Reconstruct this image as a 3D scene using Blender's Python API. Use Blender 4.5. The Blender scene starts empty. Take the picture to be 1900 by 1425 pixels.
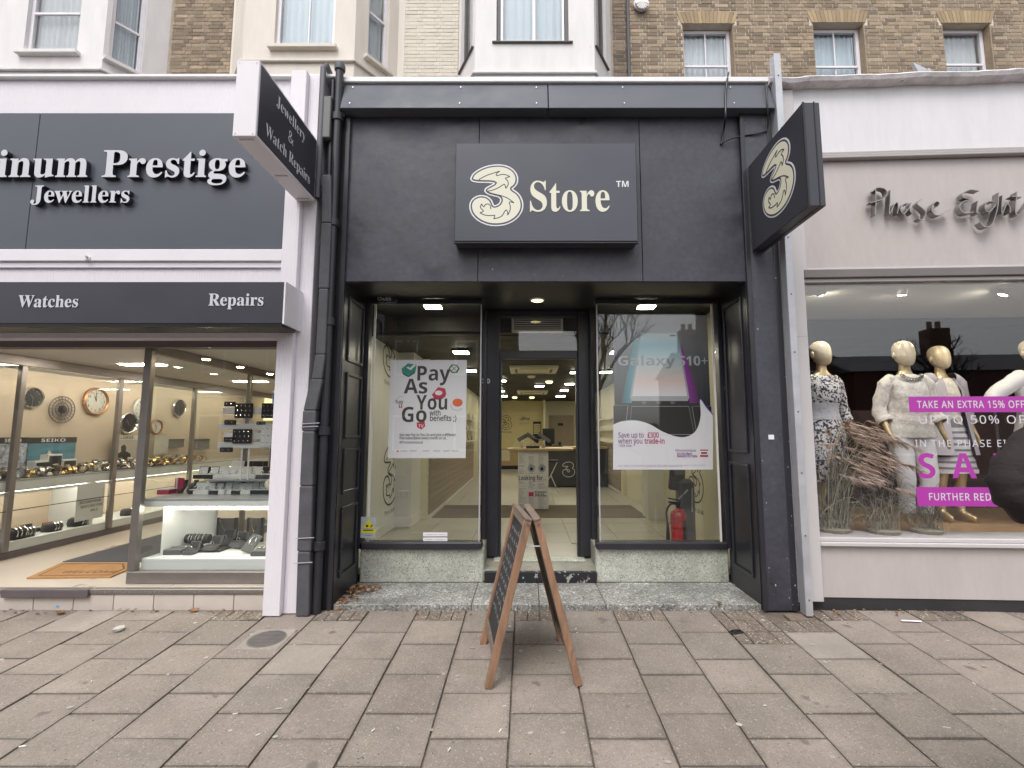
import bpy, bmesh, math, random
from mathutils import Vector, Matrix
from mathutils.geometry import tessellate_polygon
rnd = random.Random(7)
S = bpy.context.scene
C = S.collection
R = math.radians

# ---------------------------------------------------------------- camera, sky, sun, exposure
CAM_H, CAM_D, FPX, CX, CY = 1.475, 4.15, 880.0, 975.0, 712.5
PITCH = math.atan(90 / FPX)
cam = bpy.data.cameras.new('camera')
cam.sensor_width = 36.0
cam.lens = FPX / 1900 * 36.0
cam.shift_x = -(CX - 950) / 1900
cam.clip_start = 0.05
cam.clip_end = 400
cam_o = bpy.data.objects.new('camera', cam)
cam_o.location = (0, -CAM_D, CAM_H)
cam_o.rotation_euler = (math.pi / 2 + PITCH, 0, 0)
C.objects.link(cam_o)
S.camera = cam_o

world = bpy.data.worlds.new('World')
S.world = world
world.use_nodes = True
nt = world.node_tree
nt.nodes.clear()
SUN_EL, SUN_AZ = 58, 200       # azimuth: direction the light comes from, measured from +Y clockwise
sky = nt.nodes.new('ShaderNodeTexSky')
sky.sky_type = 'NISHITA'
sky.sun_disc = False
sky.sun_elevation = R(SUN_EL)
sky.sun_rotation = R(SUN_AZ)
sky.air_density = 1.0
sky.dust_density = 3.0
hs = nt.nodes.new('ShaderNodeHueSaturation')
hs.inputs['Saturation'].default_value = 0.22
bg = nt.nodes.new('ShaderNodeBackground')
bg.inputs['Strength'].default_value = 0.15
wo = nt.nodes.new('ShaderNodeOutputWorld')
nt.links.new(sky.outputs[0], hs.inputs['Color'])
nt.links.new(hs.outputs[0], bg.inputs['Color'])
nt.links.new(bg.outputs[0], wo.inputs['Surface'])

sun = bpy.data.lights.new('sun', 'SUN')
sun.energy = 0.6
sun.angle = R(24)
sun.color = (1.0, 0.96, 0.92)
sun_o = bpy.data.objects.new('sun', sun)
_a, _e = R(SUN_AZ), R(SUN_EL)
_d = Vector((math.sin(_a) * math.cos(_e), math.cos(_a) * math.cos(_e), math.sin(_e)))
sun_o.rotation_euler = (-_d).to_track_quat('-Z', 'Y').to_euler()
sun_o.location = _d * 30
C.objects.link(sun_o)

S.view_settings.view_transform = 'Standard'
S.view_settings.look = 'None'
S.view_settings.exposure = 0.86
S.view_settings.gamma = 1.0
S.view_settings.use_curve_mapping = False
S.render.engine = 'CYCLES'
S.cycles.use_denoising = True
S.cycles.max_bounces = 7
S.cycles.diffuse_bounces = 4
S.cycles.glossy_bounces = 4
S.cycles.transparent_max_bounces = 20
S.cycles.sample_clamp_indirect = 4.0
S.cycles.caustics_reflective = False
S.cycles.caustics_refractive = False
S.cycles.use_adaptive_sampling = True

# ---------------------------------------------------------------- measuring: a photograph pixel on a plane of the place
def ray(px, py):
 u = (px - CX) / FPX
 v = (CY - py) / FPX
 return Vector((u, math.cos(PITCH) - v * math.sin(PITCH), math.sin(PITCH) + v * math.cos(PITCH)))
CAMP = Vector((0, -CAM_D, CAM_H))
def P(px, py, y):
 d = ray(px, py)
 return CAMP + d * ((y + CAM_D) / d.y)
def PX(px, py, x):
 d = ray(px, py)
 return CAMP + d * (x / d.x)
def PZ(px, py, z):
 d = ray(px, py)
 return CAMP + d * ((z - CAM_H) / d.z)
def gz(y):
 return 0.048 * y if y < 0 else 0.0
def PG(px, py):
 d = ray(px, py)
 return CAMP + d * ((0.048 * -CAM_D - CAM_H) / (d.z - 0.048 * d.y))

# ---------------------------------------------------------------- objects
WM = {}
def _link(o, parent, world_m):
 C.objects.link(o)
 if parent is not None:
  o.parent = parent
 WM[o.name] = world_m
 return o
def thing(name, label, cat, loc=(0, 0, 0), rz=0.0, group=None):
 o = bpy.data.objects.new(name, None)
 o.empty_display_size = 0.1
 o.location = loc
 o.rotation_euler = (0, 0, rz)
 _link(o, None, Matrix.Translation(Vector(loc)) @ Matrix.Rotation(rz, 4, 'Z'))
 return tag(o, label, cat, group)
def tag(o, label=None, cat=None, group=None, kind=None):
 if label: o['label'] = label
 if cat: o['category'] = cat
 if group: o['group'] = group
 if kind: o['kind'] = kind
 return o
KIDS = {}
def copy_tree(o, loc=None, rz=None, label=None, parent=None, rot=None, scale=None):
 c = o.copy()
 C.objects.link(c)
 if parent is not None: c.parent = parent
 if loc is not None: c.location = loc
 if rz is not None: c.rotation_euler = (0, 0, rz)
 if rot is not None: c.rotation_euler = rot
 if scale is not None: c.scale = scale
 if label: c['label'] = label
 for k in KIDS.get(o.name, ()):
  copy_tree(k, parent=c)
 return c

class MB:
 """collects shapes, then build() links them as ONE mesh object"""
 def __init__(s, M=None):
  s.v, s.f, s.mi = [], [], []
  s.M = M or Matrix.Identity(4)
 def add(s, vs, fs, m=0):
  b = len(s.v)
  s.v += [s.M @ Vector(v) for v in vs]
  s.f += [tuple(b + i for i in f) for f in fs]
  s.mi += [m] * len(fs)
  return s
 def box(s, x0, x1, y0, y1, z0, z1, m=0):
  if x0 > x1: x0, x1 = x1, x0
  if y0 > y1: y0, y1 = y1, y0
  if z0 > z1: z0, z1 = z1, z0
  return s.hexa([(x0, y0, z0), (x1, y0, z0), (x1, y1, z0), (x0, y1, z0), (x0, y0, z1), (x1, y0, z1), (x1, y1, z1), (x0, y1, z1)], m)
 def hexa(s, p, m=0):
  return s.add(p, [(0, 3, 2, 1), (4, 5, 6, 7), (0, 1, 5, 4), (1, 2, 6, 5), (2, 3, 7, 6), (3, 0, 4, 7)], m)
 def quad(s, a, b, c, d, m=0):
  return s.add([a, b, c, d], [(0, 1, 2, 3)], m)
 def slab(s, a, b, c, d, n, t, m=0):
  """a quad given thickness t along -n"""
  n = Vector(n).normalized() * t
  q = [Vector(x) for x in (a, b, c, d)]
  return s.add([x - n for x in q] + q, [(3, 2, 1, 0), (4, 5, 6, 7), (0, 1, 5, 4), (1, 2, 6, 5), (2, 3, 7, 6), (3, 0, 4, 7)], m)
 def tube(s, pts, r, n=8, m=0, cap=True, flat=None):
  pts = [Vector(p) for p in pts]
  rs = r if isinstance(r, (list, tuple)) else [r] * len(pts)
  vs, fs = [], []
  up = None
  for i, p in enumerate(pts):
   t = (pts[min(i + 1, len(pts) - 1)] - pts[max(i - 1, 0)]).normalized()
   if up is None:
    up = t.orthogonal().normalized()
   else:
    up = (up - t * up.dot(t))
    up = up.normalized() if up.length > 1e-6 else t.orthogonal().normalized()
   w = t.cross(up)
   for k in range(n):
    a = 2 * math.pi * (k + .5) / n
    vs.append(p + (up * math.cos(a) + w * math.sin(a) * (flat or 1)) * rs[i])
  for i in range(len(pts) - 1):
   for k in range(n):
    k2 = (k + 1) % n
    fs.append((i * n + k, i * n + k2, (i + 1) * n + k2, (i + 1) * n + k))
  if cap:
   fs.append(tuple(range(n))[::-1])
   fs.append(tuple((len(pts) - 1) * n + k for k in range(n)))
  return s.add(vs, fs, m)
 def lathe(s, prof, c=(0, 0, 0), n=20, m=0, axis='Z', cap=True):
  """prof: (radius, height) pairs"""
  vs, fs = [], []
  c = Vector(c)
  for r, h in prof:
   for k in range(n):
    a = 2 * math.pi * k / n
    x, y = r * math.cos(a), r * math.sin(a)
    vs.append(c + (Vector((x, y, h)) if axis == 'Z' else Vector((x, -h, y)) if axis == 'Y' else Vector((h, x, y))))
  for i in range(len(prof) - 1):
   for k in range(n):
    k2 = (k + 1) % n
    fs.append((i * n + k, i * n + k2, (i + 1) * n + k2, (i + 1) * n + k))
  if cap:
   fs.append(tuple(range(n))[::-1])
   fs.append(tuple((len(prof) - 1) * n + k for k in range(n)))
  return s.add(vs, fs, m)
 def rings(s, rings, m=0, cap=True):
  """loft through rings of equal point count"""
  n = len(rings[0])
  vs = [Vector(p) for r in rings for p in r]
  fs = []
  for i in range(len(rings) - 1):
   for k in range(n):
    k2 = (k + 1) % n
    fs.append((i * n + k, i * n + k2, (i + 1) * n + k2, (i + 1) * n + k))
  if cap:
   fs.append(tuple(range(n))[::-1])
   fs.append(tuple((len(rings) - 1) * n + k for k in range(n)))
  return s.add(vs, fs, m)
 def prism(s, poly, o, ux, uy, depth, m=0, ms=None):
  """polygon(s) in 2D (outer + holes) laid at o along ux, uy; raised by depth along ux x uy"""
  loops = poly if isinstance(poly[0][0], (list, tuple, Vector)) else [poly]
  o, ux, uy = Vector(o), Vector(ux), Vector(uy)
  nn = ux.cross(uy).normalized()
  pv = [[Vector((p[0], p[1], 0)) for p in l] for l in loops]
  flat = [p for l in pv for p in l]
  area = lambda l: sum(l[i - 1].x * l[i].y - l[i].x * l[i - 1].y for i in range(len(l))) / 2
  start = [sum(len(q) for q in pv[:i]) for i in range(len(pv))]
  sg = area(max(pv, key=lambda l: abs(area(l))))
  tris = []
  box_of = [(min(q.x for q in l), max(q.x for q in l), min(q.y for q in l), max(q.y for q in l)) for l in pv]
  outs = [i for i, l in enumerate(pv) if area(l) * sg > 0]
  home = {}
  for j, h in enumerate(pv):           # every hole belongs to the smallest outline round it
   if area(h) * sg < 0:
    hb_ = box_of[j]
    fit = [i for i in outs if box_of[i][0] <= hb_[0] and hb_[1] <= box_of[i][1] and box_of[i][2] <= hb_[2] and hb_[3] <= box_of[i][3]]
    if fit: home.setdefault(min(fit, key=lambda i: abs(area(pv[i]))), []).append(j)
  for i in outs:
   grp = [i] + home.get(i, [])
   ids = [start[j] + k for j in grp for k in range(len(pv[j]))]
   tris += [tuple(ids[k] for k in t) for t in tessellate_polygon([pv[j] for j in grp])]
  top = [o + ux * p.x + uy * p.y + nn * depth for p in flat]
  fs = []
  for t in tris:
   a, b, c = (flat[i] for i in t)
   cr = (b.x - a.x) * (c.y - a.y) - (b.y - a.y) * (c.x - a.x)
   if abs(cr) < 1e-12: continue
   fs.append(tuple(t) if cr > 0 else tuple(reversed(t)))
  s.add(top, fs, m)
  if depth > 0:
   bot = [o + ux * p.x + uy * p.y for p in flat]
   k0 = 0
   for l in pv:
    n = len(l)
    ar = sum(l[i].x * l[(i + 1) % n].y - l[(i + 1) % n].x * l[i].y for i in range(n))
    fs = []
    for i in range(n):
     j = (i + 1) % n
     fs.append((i, j, n + j, n + i))
    s.add(bot[k0:k0 + n] + top[k0:k0 + n], fs, m if ms is None else ms)
    k0 += n
  return s
 def stroke(s, pts, w, o, ux, uy, depth=0.0, closed=False, m=0, lift=0.0):
  """a band of width w along a 2D polyline, laid on a plane (flat print, or raised by depth)"""
  o, ux, uy = Vector(o), Vector(ux), Vector(uy)
  nn = ux.cross(uy).normalized()
  p = [Vector((a[0], a[1])) for a in pts]
  n = len(p)
  L, Rr = [], []
  for i in range(n):
   if closed:
    a, b = p[i - 1], p[(i + 1) % n]
   else:
    a, b = p[max(i - 1, 0)], p[min(i + 1, n - 1)]
   t = (b - a)
   t = t.normalized() if t.length > 1e-9 else Vector((1, 0))
   q = Vector((-t.y, t.x))
   ww = w[i] if isinstance(w, list) else w
   L.append(p[i] + q * ww / 2)
   Rr.append(p[i] - q * ww / 2)
  to = lambda q, h: o + ux * q.x + uy * q.y + nn * h
  vs = [to(q, lift + depth) for q in L] + [to(q, lift + depth) for q in Rr]
  fs = []
  cnt = n if closed else n - 1
  for i in range(cnt):
   j = (i + 1) % n
   fs.append((n + i, n + j, j, i))
  if depth > 0:
   vs += [to(q, lift) for q in L] + [to(q, lift) for q in Rr]
   for i in range(cnt):
    j = (i + 1) % n
    fs.append((i, j, 2 * n + j, 2 * n + i))
    fs.append((n + j, n + i, 3 * n + i, 3 * n + j))
  return s.add(vs, fs, m)
 def build(s, name, mats, parent=None, smooth=False, bevel=0.0, label=None, kind=None, seg=1, subsurf=0):
  pm = WM[parent.name] if parent is not None else Matrix.Identity(4)
  inv = pm.inverted()
  me = bpy.data.meshes.new(name)
  me.from_pydata([inv @ v for v in s.v], [], s.f)
  mats = mats if isinstance(mats, (list, tuple)) else [mats]
  for m in mats: me.materials.append(m)
  if len(mats) > 1:
   me.polygons.foreach_set('material_index', s.mi)
  if bevel > 0:
   bm = bmesh.new()
   bm.from_mesh(me)
   ed = [e for e in bm.edges if len(e.link_faces) == 2 and e.calc_face_angle(0) > 0.5]
   bmesh.ops.bevel(bm, geom=ed, offset=bevel, segments=seg, profile=0.5, affect='EDGES', clamp_overlap=True)
   bm.to_mesh(me)
   bm.free()
  if smooth:
   me.polygons.foreach_set('use_smooth', [True] * len(me.polygons))
   if smooth is not True:
    me.set_sharp_from_angle(angle=R(smooth))
  me.update()
  o = bpy.data.objects.new(name, me)
  _link(o, parent, pm)
  if parent is not None: KIDS.setdefault(parent.name, []).append(o)
  if label: o['label'] = label
  if kind: o['kind'] = kind
  return o
def boxo(name, m, parent, x0, x1, y0, y1, z0, z1, bevel=0.0, M=None, label=None, kind=None):
 return MB(M).box(x0, x1, y0, y1, z0, z1).build(name, m, parent, bevel=bevel, label=label, kind=kind)
def inst(me_obj, name, parent, loc, rot=(0, 0, 0), scale=(1, 1, 1)):
 """another object sharing the mesh of me_obj, placed at a world location"""
 o = bpy.data.objects.new(name, me_obj.data)
 pm = WM[parent.name] if parent is not None else Matrix.Identity(4)
 o.location = pm.inverted() @ Vector(loc)
 o.rotation_euler = rot
 o.scale = scale
 C.objects.link(o)
 if parent is not None:
  o.parent = parent
  KIDS.setdefault(parent.name, []).append(o)
 return o
def spline(pts, closed=False, k=6):
 """Catmull-Rom through 2D/3D points"""
 p = [Vector(q) for q in pts]
 n = len(p)
 out = []
 for i in range(n if closed else n - 1):
  if closed:
   a, b, c, d = p[i - 1], p[i], p[(i + 1) % n], p[(i + 2) % n]
  else:
   a, b, c, d = p[max(i - 1, 0)], p[i], p[i + 1], p[min(i + 2, n - 1)]
  for j in range(k):
   t = j / k
   out.append(0.5 * ((2 * b) + (c - a) * t + (2 * a - 5 * b + 4 * c - d) * t * t + (3 * b - a - 3 * c + d) * t ** 3))
 if not closed: out.append(p[-1])
 return out

# ---------------------------------------------------------------- materials
def nodes(name):
 m = bpy.data.materials.new(name)
 m.use_nodes = True
 t = m.node_tree
 t.nodes.clear()
 return m, t
def nd(t, typ, **kw):
 n = t.nodes.new(typ)
 for k, v in kw.items():
  if k in n.inputs: n.inputs[k].default_value = v
  else: setattr(n, k, v)
 return n
def mth(t, op, a, b=None, c=None):
 n = t.nodes.new('ShaderNodeMath')
 n.operation = op
 for i, x in enumerate((a, b, c)):
  if x is None: continue
  if isinstance(x, (int, float)): n.inputs[i].default_value = x
  else: t.links.new(x, n.inputs[i])
 return n.outputs[0]
def mapr(t, x, a, b, c, d):
 n = t.nodes.new('ShaderNodeMapRange')
 for i, v in enumerate((a, b, c, d)): n.inputs[i + 1].default_value = v
 t.links.new(x, n.inputs[0])
 return n.outputs[0]
def mixc(t, f, a, b):
 n = t.nodes.new('ShaderNodeMix')
 n.data_type = 'RGBA'
 for x, s in ((f, 0), (a, 6), (b, 7)):
  if isinstance(x, (int, float)): n.inputs[s].default_value = x
  elif isinstance(x, (tuple, list)): n.inputs[s].default_value = (*x[:3], 1)
  else: t.links.new(x, n.inputs[s])
 return n.outputs[2]
def scalec(t, col, f):
 n = t.nodes.new('ShaderNodeVectorMath')
 n.operation = 'SCALE'
 if isinstance(col, (tuple, list)): n.inputs[0].default_value = col[:3]
 else: t.links.new(col, n.inputs[0])
 t.links.new(f, n.inputs['Scale'])
 return n.outputs[0]
def noise(t, vec, scale, w=None, detail=4, rough=0.6):
 n = t.nodes.new('ShaderNodeTexNoise')
 n.noise_dimensions = '4D'
 n.inputs['Scale'].default_value = scale
 n.inputs['Detail'].default_value = detail
 n.inputs['Roughness'].default_value = rough
 t.links.new(vec, n.inputs['Vector'])
 if w is not None: t.links.new(w, n.inputs['W'])
 return n.outputs['Fac']
def finish(m, t, col, rough, metal=0.0, spec=0.5, bump=None, bstr=0.2, bdist=0.01, coat=0.0, sheen=0.0, alpha=None):
 b = t.nodes.new('ShaderNodeBsdfPrincipled')
 if isinstance(col, (tuple, list)): b.inputs['Base Color'].default_value = (*col[:3], 1)
 else: t.links.new(col, b.inputs['Base Color'])
 if isinstance(rough, (int, float)): b.inputs['Roughness'].default_value = rough
 else: t.links.new(rough, b.inputs['Roughness'])
 b.inputs['Metallic'].default_value = metal
 b.inputs['Specular IOR Level'].default_value = spec
 b.inputs['Coat Weight'].default_value = coat
 b.inputs['Sheen Weight'].default_value = sheen
 if bump is not None:
  bn = t.nodes.new('ShaderNodeBump')
  bn.inputs['Strength'].default_value = bstr
  bn.inputs['Distance'].default_value = bdist
  t.links.new(bump, bn.inputs['Height'])
  t.links.new(bn.outputs[0], b.inputs['Normal'])
 o = t.nodes.new('ShaderNodeOutputMaterial')
 t.links.new(b.outputs[0], o.inputs['Surface'])
 return m
def coords(t):
 tc = t.nodes.new('ShaderNodeTexCoord')
 oi = t.nodes.new('ShaderNodeObjectInfo')
 w = mth(t, 'MULTIPLY', oi.outputs['Random'], 40.0)
 return tc.outputs['Object'], oi.outputs['Random'], w
def mat(name, col, rough=0.6, metal=0.0, var=0.12, vs=2.5, fine=0.0, fs=90.0, bump=0.0, bs=150.0, bd=0.004, rv=0.15, rand=0.0, island=0.0, spec=0.5, coat=0.0, specks=(), stretch=None, sheen=0.0, hue=None, world=0.0, edge=None):
 m, t = nodes(name)
 vec, rr, w = coords(t)
 if stretch:
  mp = t.nodes.new('ShaderNodeMapping')
  mp.inputs['Scale'].default_value = stretch
  t.links.new(vec, mp.inputs['Vector'])
  vec = mp.outputs[0]
 n1 = noise(t, vec, vs, w)
 k = mapr(t, n1, 0.3, 0.7, 1 - var, 1 + var)
 if fine:
  k = mth(t, 'MULTIPLY', k, mapr(t, noise(t, vec, fs, w, 2), 0.3, 0.7, 1 - fine, 1 + fine))
 if rand:
  k = mth(t, 'MULTIPLY', k, mapr(t, rr, 0, 1, 1 - rand, 1 + rand))
 if island:
  g = t.nodes.new('ShaderNodeNewGeometry')
  k = mth(t, 'MULTIPLY', k, mapr(t, g.outputs['Random Per Island'], 0, 1, 1 - island, 1 + island))
 if world:
  gp = t.nodes.new('ShaderNodeNewGeometry')
  k = mth(t, 'MULTIPLY', k, mapr(t, noise(t, gp.outputs['Position'], 1.1, None, 5, .65), .35, .65, 1 - world, 1 + world * .6))
 if edge:       # grime worn in along the edges of a slab
  tc = t.nodes.new('ShaderNodeTexCoord')
  sx_ = t.nodes.new('ShaderNodeSeparateXYZ')
  t.links.new(tc.outputs['Object'], sx_.inputs[0])
  e1 = mth(t, 'MAXIMUM', mth(t, 'DIVIDE', mth(t, 'ABSOLUTE', sx_.outputs[0]), edge[0]), mth(t, 'DIVIDE', mth(t, 'ABSOLUTE', sx_.outputs[1]), edge[1]))
  e1 = mth(t, 'ADD', e1, mapr(t, noise(t, vec, 16.0, w, 4), .3, .7, -.10, .08))
  k = mth(t, 'MULTIPLY', k, mapr(t, e1, .88, 1.02, 1.0, .80))
 base = col
 if hue:
  src = rr
  if island:
   src = g.outputs['Random Per Island']
  base = mixc(t, mth(t, 'FRACT', mth(t, 'MULTIPLY', src, 7.31)), col, hue)
 c = scalec(t, base, k)
 for sc, thr, scol in specks:
  ns = noise(t, vec, sc, w, 2, 0.5)
  c = mixc(t, mapr(t, ns, thr, thr + 0.05, 0, 1), c, scol)
 ro = mapr(t, n1, 0.3, 0.7, max(0.02, rough - rv * rough), min(1, rough + rv * rough))
 bp = noise(t, vec, bs, w, 3) if bump else None
 return finish(m, t, c, ro, metal, spec, bp, bump, bd, coat, sheen)
def emis(name, col, strength):
 m, t = nodes(name)
 e = nd(t, 'ShaderNodeEmission')
 e.inputs['Color'].default_value = (*col, 1)
 e.inputs['Strength'].default_value = strength
 o = t.nodes.new('ShaderNodeOutputMaterial')
 t.links.new(e.outputs[0], o.inputs['Surface'])
 return m
def glass(name, tint=(0.97, 0.985, 0.975), base=0.045, wav=0.0, gain=0.95):
 m, t = nodes(name)
 g = t.nodes.new('ShaderNodeNewGeometry')
 dp = t.nodes.new('ShaderNodeVectorMath')
 dp.operation = 'DOT_PRODUCT'
 t.links.new(g.outputs['Normal'], dp.inputs[0])
 t.links.new(g.outputs['Incoming'], dp.inputs[1])
 x = mth(t, 'SUBTRACT', 1.0, mth(t, 'ABSOLUTE', dp.outputs['Value']))
 f = mth(t, 'MULTIPLY_ADD', mth(t, 'POWER', x, 5.0), gain, base)
 tr = nd(t, 'ShaderNodeBsdfTransparent')
 tr.inputs['Color'].default_value = (*tint, 1)
 gl = nd(t, 'ShaderNodeBsdfGlossy')
 gl.inputs['Roughness'].default_value = 0.0
 if wav:
  vec, rr, w = coords(t)
  bn = nd(t, 'ShaderNodeBump', Strength=wav, Distance=0.01)
  t.links.new(noise(t, vec, 2.2, w, 1), bn.inputs['Height'])
  t.links.new(bn.outputs[0], gl.inputs['Normal'])
 mx = nd(t, 'ShaderNodeMixShader')
 t.links.new(f, mx.inputs[0])
 t.links.new(tr.outputs[0], mx.inputs[1])
 t.links.new(gl.outputs[0], mx.inputs[2])
 o = t.nodes.new('ShaderNodeOutputMaterial')
 t.links.new(mx.outputs[0], o.inputs['Surface'])
 return m
def gradmat(name, stops, axis=2, lo=0.0, hi=1.0, rough=0.5):
 """flat print: a colour ramp along one object axis"""
 m, t = nodes(name)
 vec, rr, w = coords(t)
 sp = t.nodes.new('ShaderNodeSeparateXYZ')
 t.links.new(vec, sp.inputs[0])
 v = mapr(t, sp.outputs[axis], lo, hi, 0, 1)
 cr = t.nodes.new('ShaderNodeValToRGB')
 while len(cr.color_ramp.elements) < len(stops): cr.color_ramp.elements.new(0.5)
 for e, (p, c) in zip(cr.color_ramp.elements, stops):
  e.position = p
  e.color = (*c, 1)
 t.links.new(v, cr.inputs[0])
 return finish(m, t, cr.outputs[0], rough)
def terrazzo(name, cols, scale=55.0, rough=0.45, stain=0.25):
 m, t = nodes(name)
 vec, rr, w = coords(t)
 v = t.nodes.new('ShaderNodeTexVoronoi')
 v.inputs['Scale'].default_value = scale
 t.links.new(vec, v.inputs['Vector'])
 sp = t.nodes.new('ShaderNodeSeparateColor')
 t.links.new(v.outputs['Color'], sp.inputs[0])
 cr = t.nodes.new('ShaderNodeValToRGB')
 cr.color_ramp.interpolation = 'CONSTANT'
 while len(cr.color_ramp.elements) < len(cols): cr.color_ramp.elements.new(0.5)
 for e, (p, c) in zip(cr.color_ramp.elements, cols):
  e.position = p
  e.color = (*c, 1)
 t.links.new(sp.outputs[0], cr.inputs[0])
 edge = mapr(t, v.outputs['Distance'], 0.25, 0.5, 0.0, 0.6)
 c = mixc(t, edge, cr.outputs[0], cols[len(cols) // 2][1])
 k = mapr(t, noise(t, vec, 3.0, w), 0.35, 0.7, 1 + stain * .4, 1 - stain)
 k = mth(t, 'MULTIPLY', k, mapr(t, noise(t, vec, 14.0, w, 5), 0.35, 0.75, 1.06, 1 - stain * .5))
 c = scalec(t, c, k)
 return finish(m, t, c, rough, bump=v.outputs['Distance'], bstr=0.08, bdist=0.002)
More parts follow.
